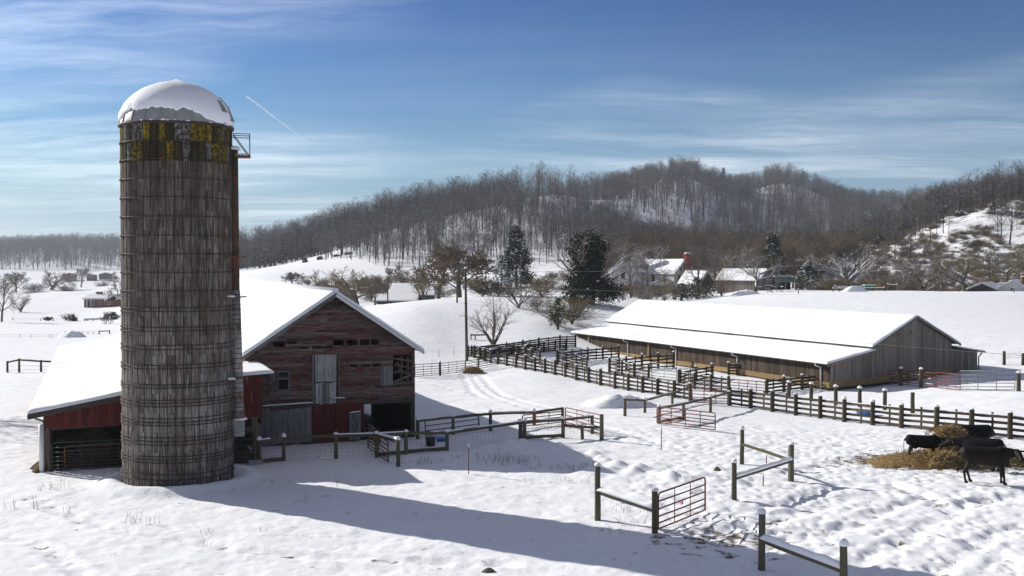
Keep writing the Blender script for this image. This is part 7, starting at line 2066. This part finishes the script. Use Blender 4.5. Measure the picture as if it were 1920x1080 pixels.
for px, t, b_, lb in ((1497, 556, 570, 'single brown stake in the snowy lane before the green shed'), (1764, 545, 556, 'single stake on the snowfield crest left of the dark shed'), (1901, 543, 556, 'single stake on the snowfield crest before the white cottage')):
    p = at(px, b_, 178); p.z = h0(p.x, p.y); root = thing('field_stake', lb, 'post', p); post('shaft', 'post_wood', root, p - Vector((0, 0, .3)), max(zat(px, t, 178) - p.z, .8) + .3, .07); cap(root, p + Vector((0, 0, max(zat(px, t, 178) - p.z, .8))), .08, .1)
# feeder box, green trailer and red box on the crest
p = at(1630, 548, 196); p = Vector((p.x, p.y, max(h0(p.x, p.y), p.z)))
r_ = thing('green_bin', 'green metal bin between the rail fences on the crest', 'bin', p)
MB().box(p + Vector((0, 0, .55)), (1.9, .9, .9)).build('body', 'green_paint', r_); MB().box(p + Vector((0, 0, 1.04)), (2.0, 1.0, .08)).build('lid', 'snow', r_)
for s in (-.6, 0, .6): MB().box(p + Vector((s, -.47, .55)), (.08, .05, .9)).build('rib', 'green_paint', r_)
p = at(1649.5, 546, 202); p = Vector((p.x, p.y, max(h0(p.x, p.y), p.z)))
r_ = thing('red_box', 'small red box on a stand near the green bin', 'box', p); MB().box(p + Vector((0, 0, .95)), (.42, .4, .45)).build('case', 'red_gate', r_); MB().box(p + Vector((0, 0, .3)), (.1, .1, .9)).build('stand', 'beam_wood', r_)
p = at(1466, 556, 190); p = Vector((p.x, p.y, h0(p.x, p.y)))
r_ = thing('feed_stand', 'small wooden stand on the snow before the green shed', 'stand', p)
for s in (-.18, .18): bar('leg', 'beam_wood', r_, p + Vector((s, 0, -.2)), p + Vector((s, 0, .95)), .08, .08)
bar('shelf', 'beam_wood', r_, p + Vector((-.3, 0, .9)), p + Vector((.3, 0, .9)), .3, .08); cap(r_, p + Vector((0, 0, .95)), .25, .12)
mound('snow_pile', 'snow heap with a drift beside the crest rail fence', 'snow pile', at(1603, 556, 181), 2.2, 1.2, .9, 'snow', 61, .25, 20)
mound('snow_pile', 'snow-covered log heap under the arching tree', 'snow pile', at(1400, 561, 192), 3.2, 1.5, .8, 'snow', 62, .5, 24)


# ------------------------------------------------------------------ vapour trail high in the sky
def contrail(label, a, b, Y, r):
    m, t, bs = new_mat('vapour'); tcn = t.nodes.new('ShaderNodeTexCoord'); t.nodes.remove(bs)
    lw = t.nodes.new('ShaderNodeLayerWeight'); lw.inputs['Blend'].default_value = .35; nz = noise_n(t, tcn.outputs['Generated'], 14, 3)
    f = math_n(t, 'MULTIPLY', math_n(t, 'SUBTRACT', 1.0, lw.outputs['Facing']), math_n(t, 'MULTIPLY', nz, .6), True)
    tr = t.nodes.new('ShaderNodeBsdfTranslucent'); df = t.nodes.new('ShaderNodeBsdfDiffuse'); tp = t.nodes.new('ShaderNodeBsdfTransparent'); m1 = t.nodes.new('ShaderNodeMixShader'); m2 = t.nodes.new('ShaderNodeMixShader')
    for q_ in (tr, df): q_.inputs['Color'].default_value = (.95, .96, .97, 1)
    L(t, tr.outputs[0], m1.inputs[1]); L(t, df.outputs[0], m1.inputs[2]); L(t, f, m2.inputs[0]); L(t, tp.outputs[0], m2.inputs[1]); L(t, m1.outputs[0], m2.inputs[2]); L(t, m2.outputs[0], t.nodes['Material Output'].inputs['Surface'])
    p, q = at(*a, Y), at(*b, Y); n = 24
    o = MB().tube([p.lerp(q, k / n) for k in range(n + 1)], [r * (1.3 - .9 * k / n) * random.uniform(.85, 1.15) for k in range(n + 1)], 12, True).build('vapour_trail', m.name, None, True, origin=p); tag(o, label, 'vapour trail')


contrail('thin white vapour trail slanting down beside the silo top', (462, 180), (584, 272), 7000, 5)

# ------------------------------------------------------------------ haze in the valley air
def haze():
    m = bpy.data.materials.new('haze'); m.use_nodes = True; t = m.node_tree
    for n in list(t.nodes): t.nodes.remove(n)
    pv = t.nodes.new('ShaderNodeVolumePrincipled'); pv.inputs['Color'].default_value = (.78, .88, 1.0, 1); pv.inputs['Density'].default_value = HAZE; pv.inputs['Anisotropy'].default_value = .3
    ou = t.nodes.new('ShaderNodeOutputMaterial'); L(t, pv.outputs[0], ou.inputs['Volume']); MATS['haze'] = m
    o = MB().box((0, 0, 52), (5600, 5600, 150)).build('haze', 'haze', None); tag(o, 'pale winter haze filling the valley', 'haze', kind='stuff')


HAZE = .00018
haze()
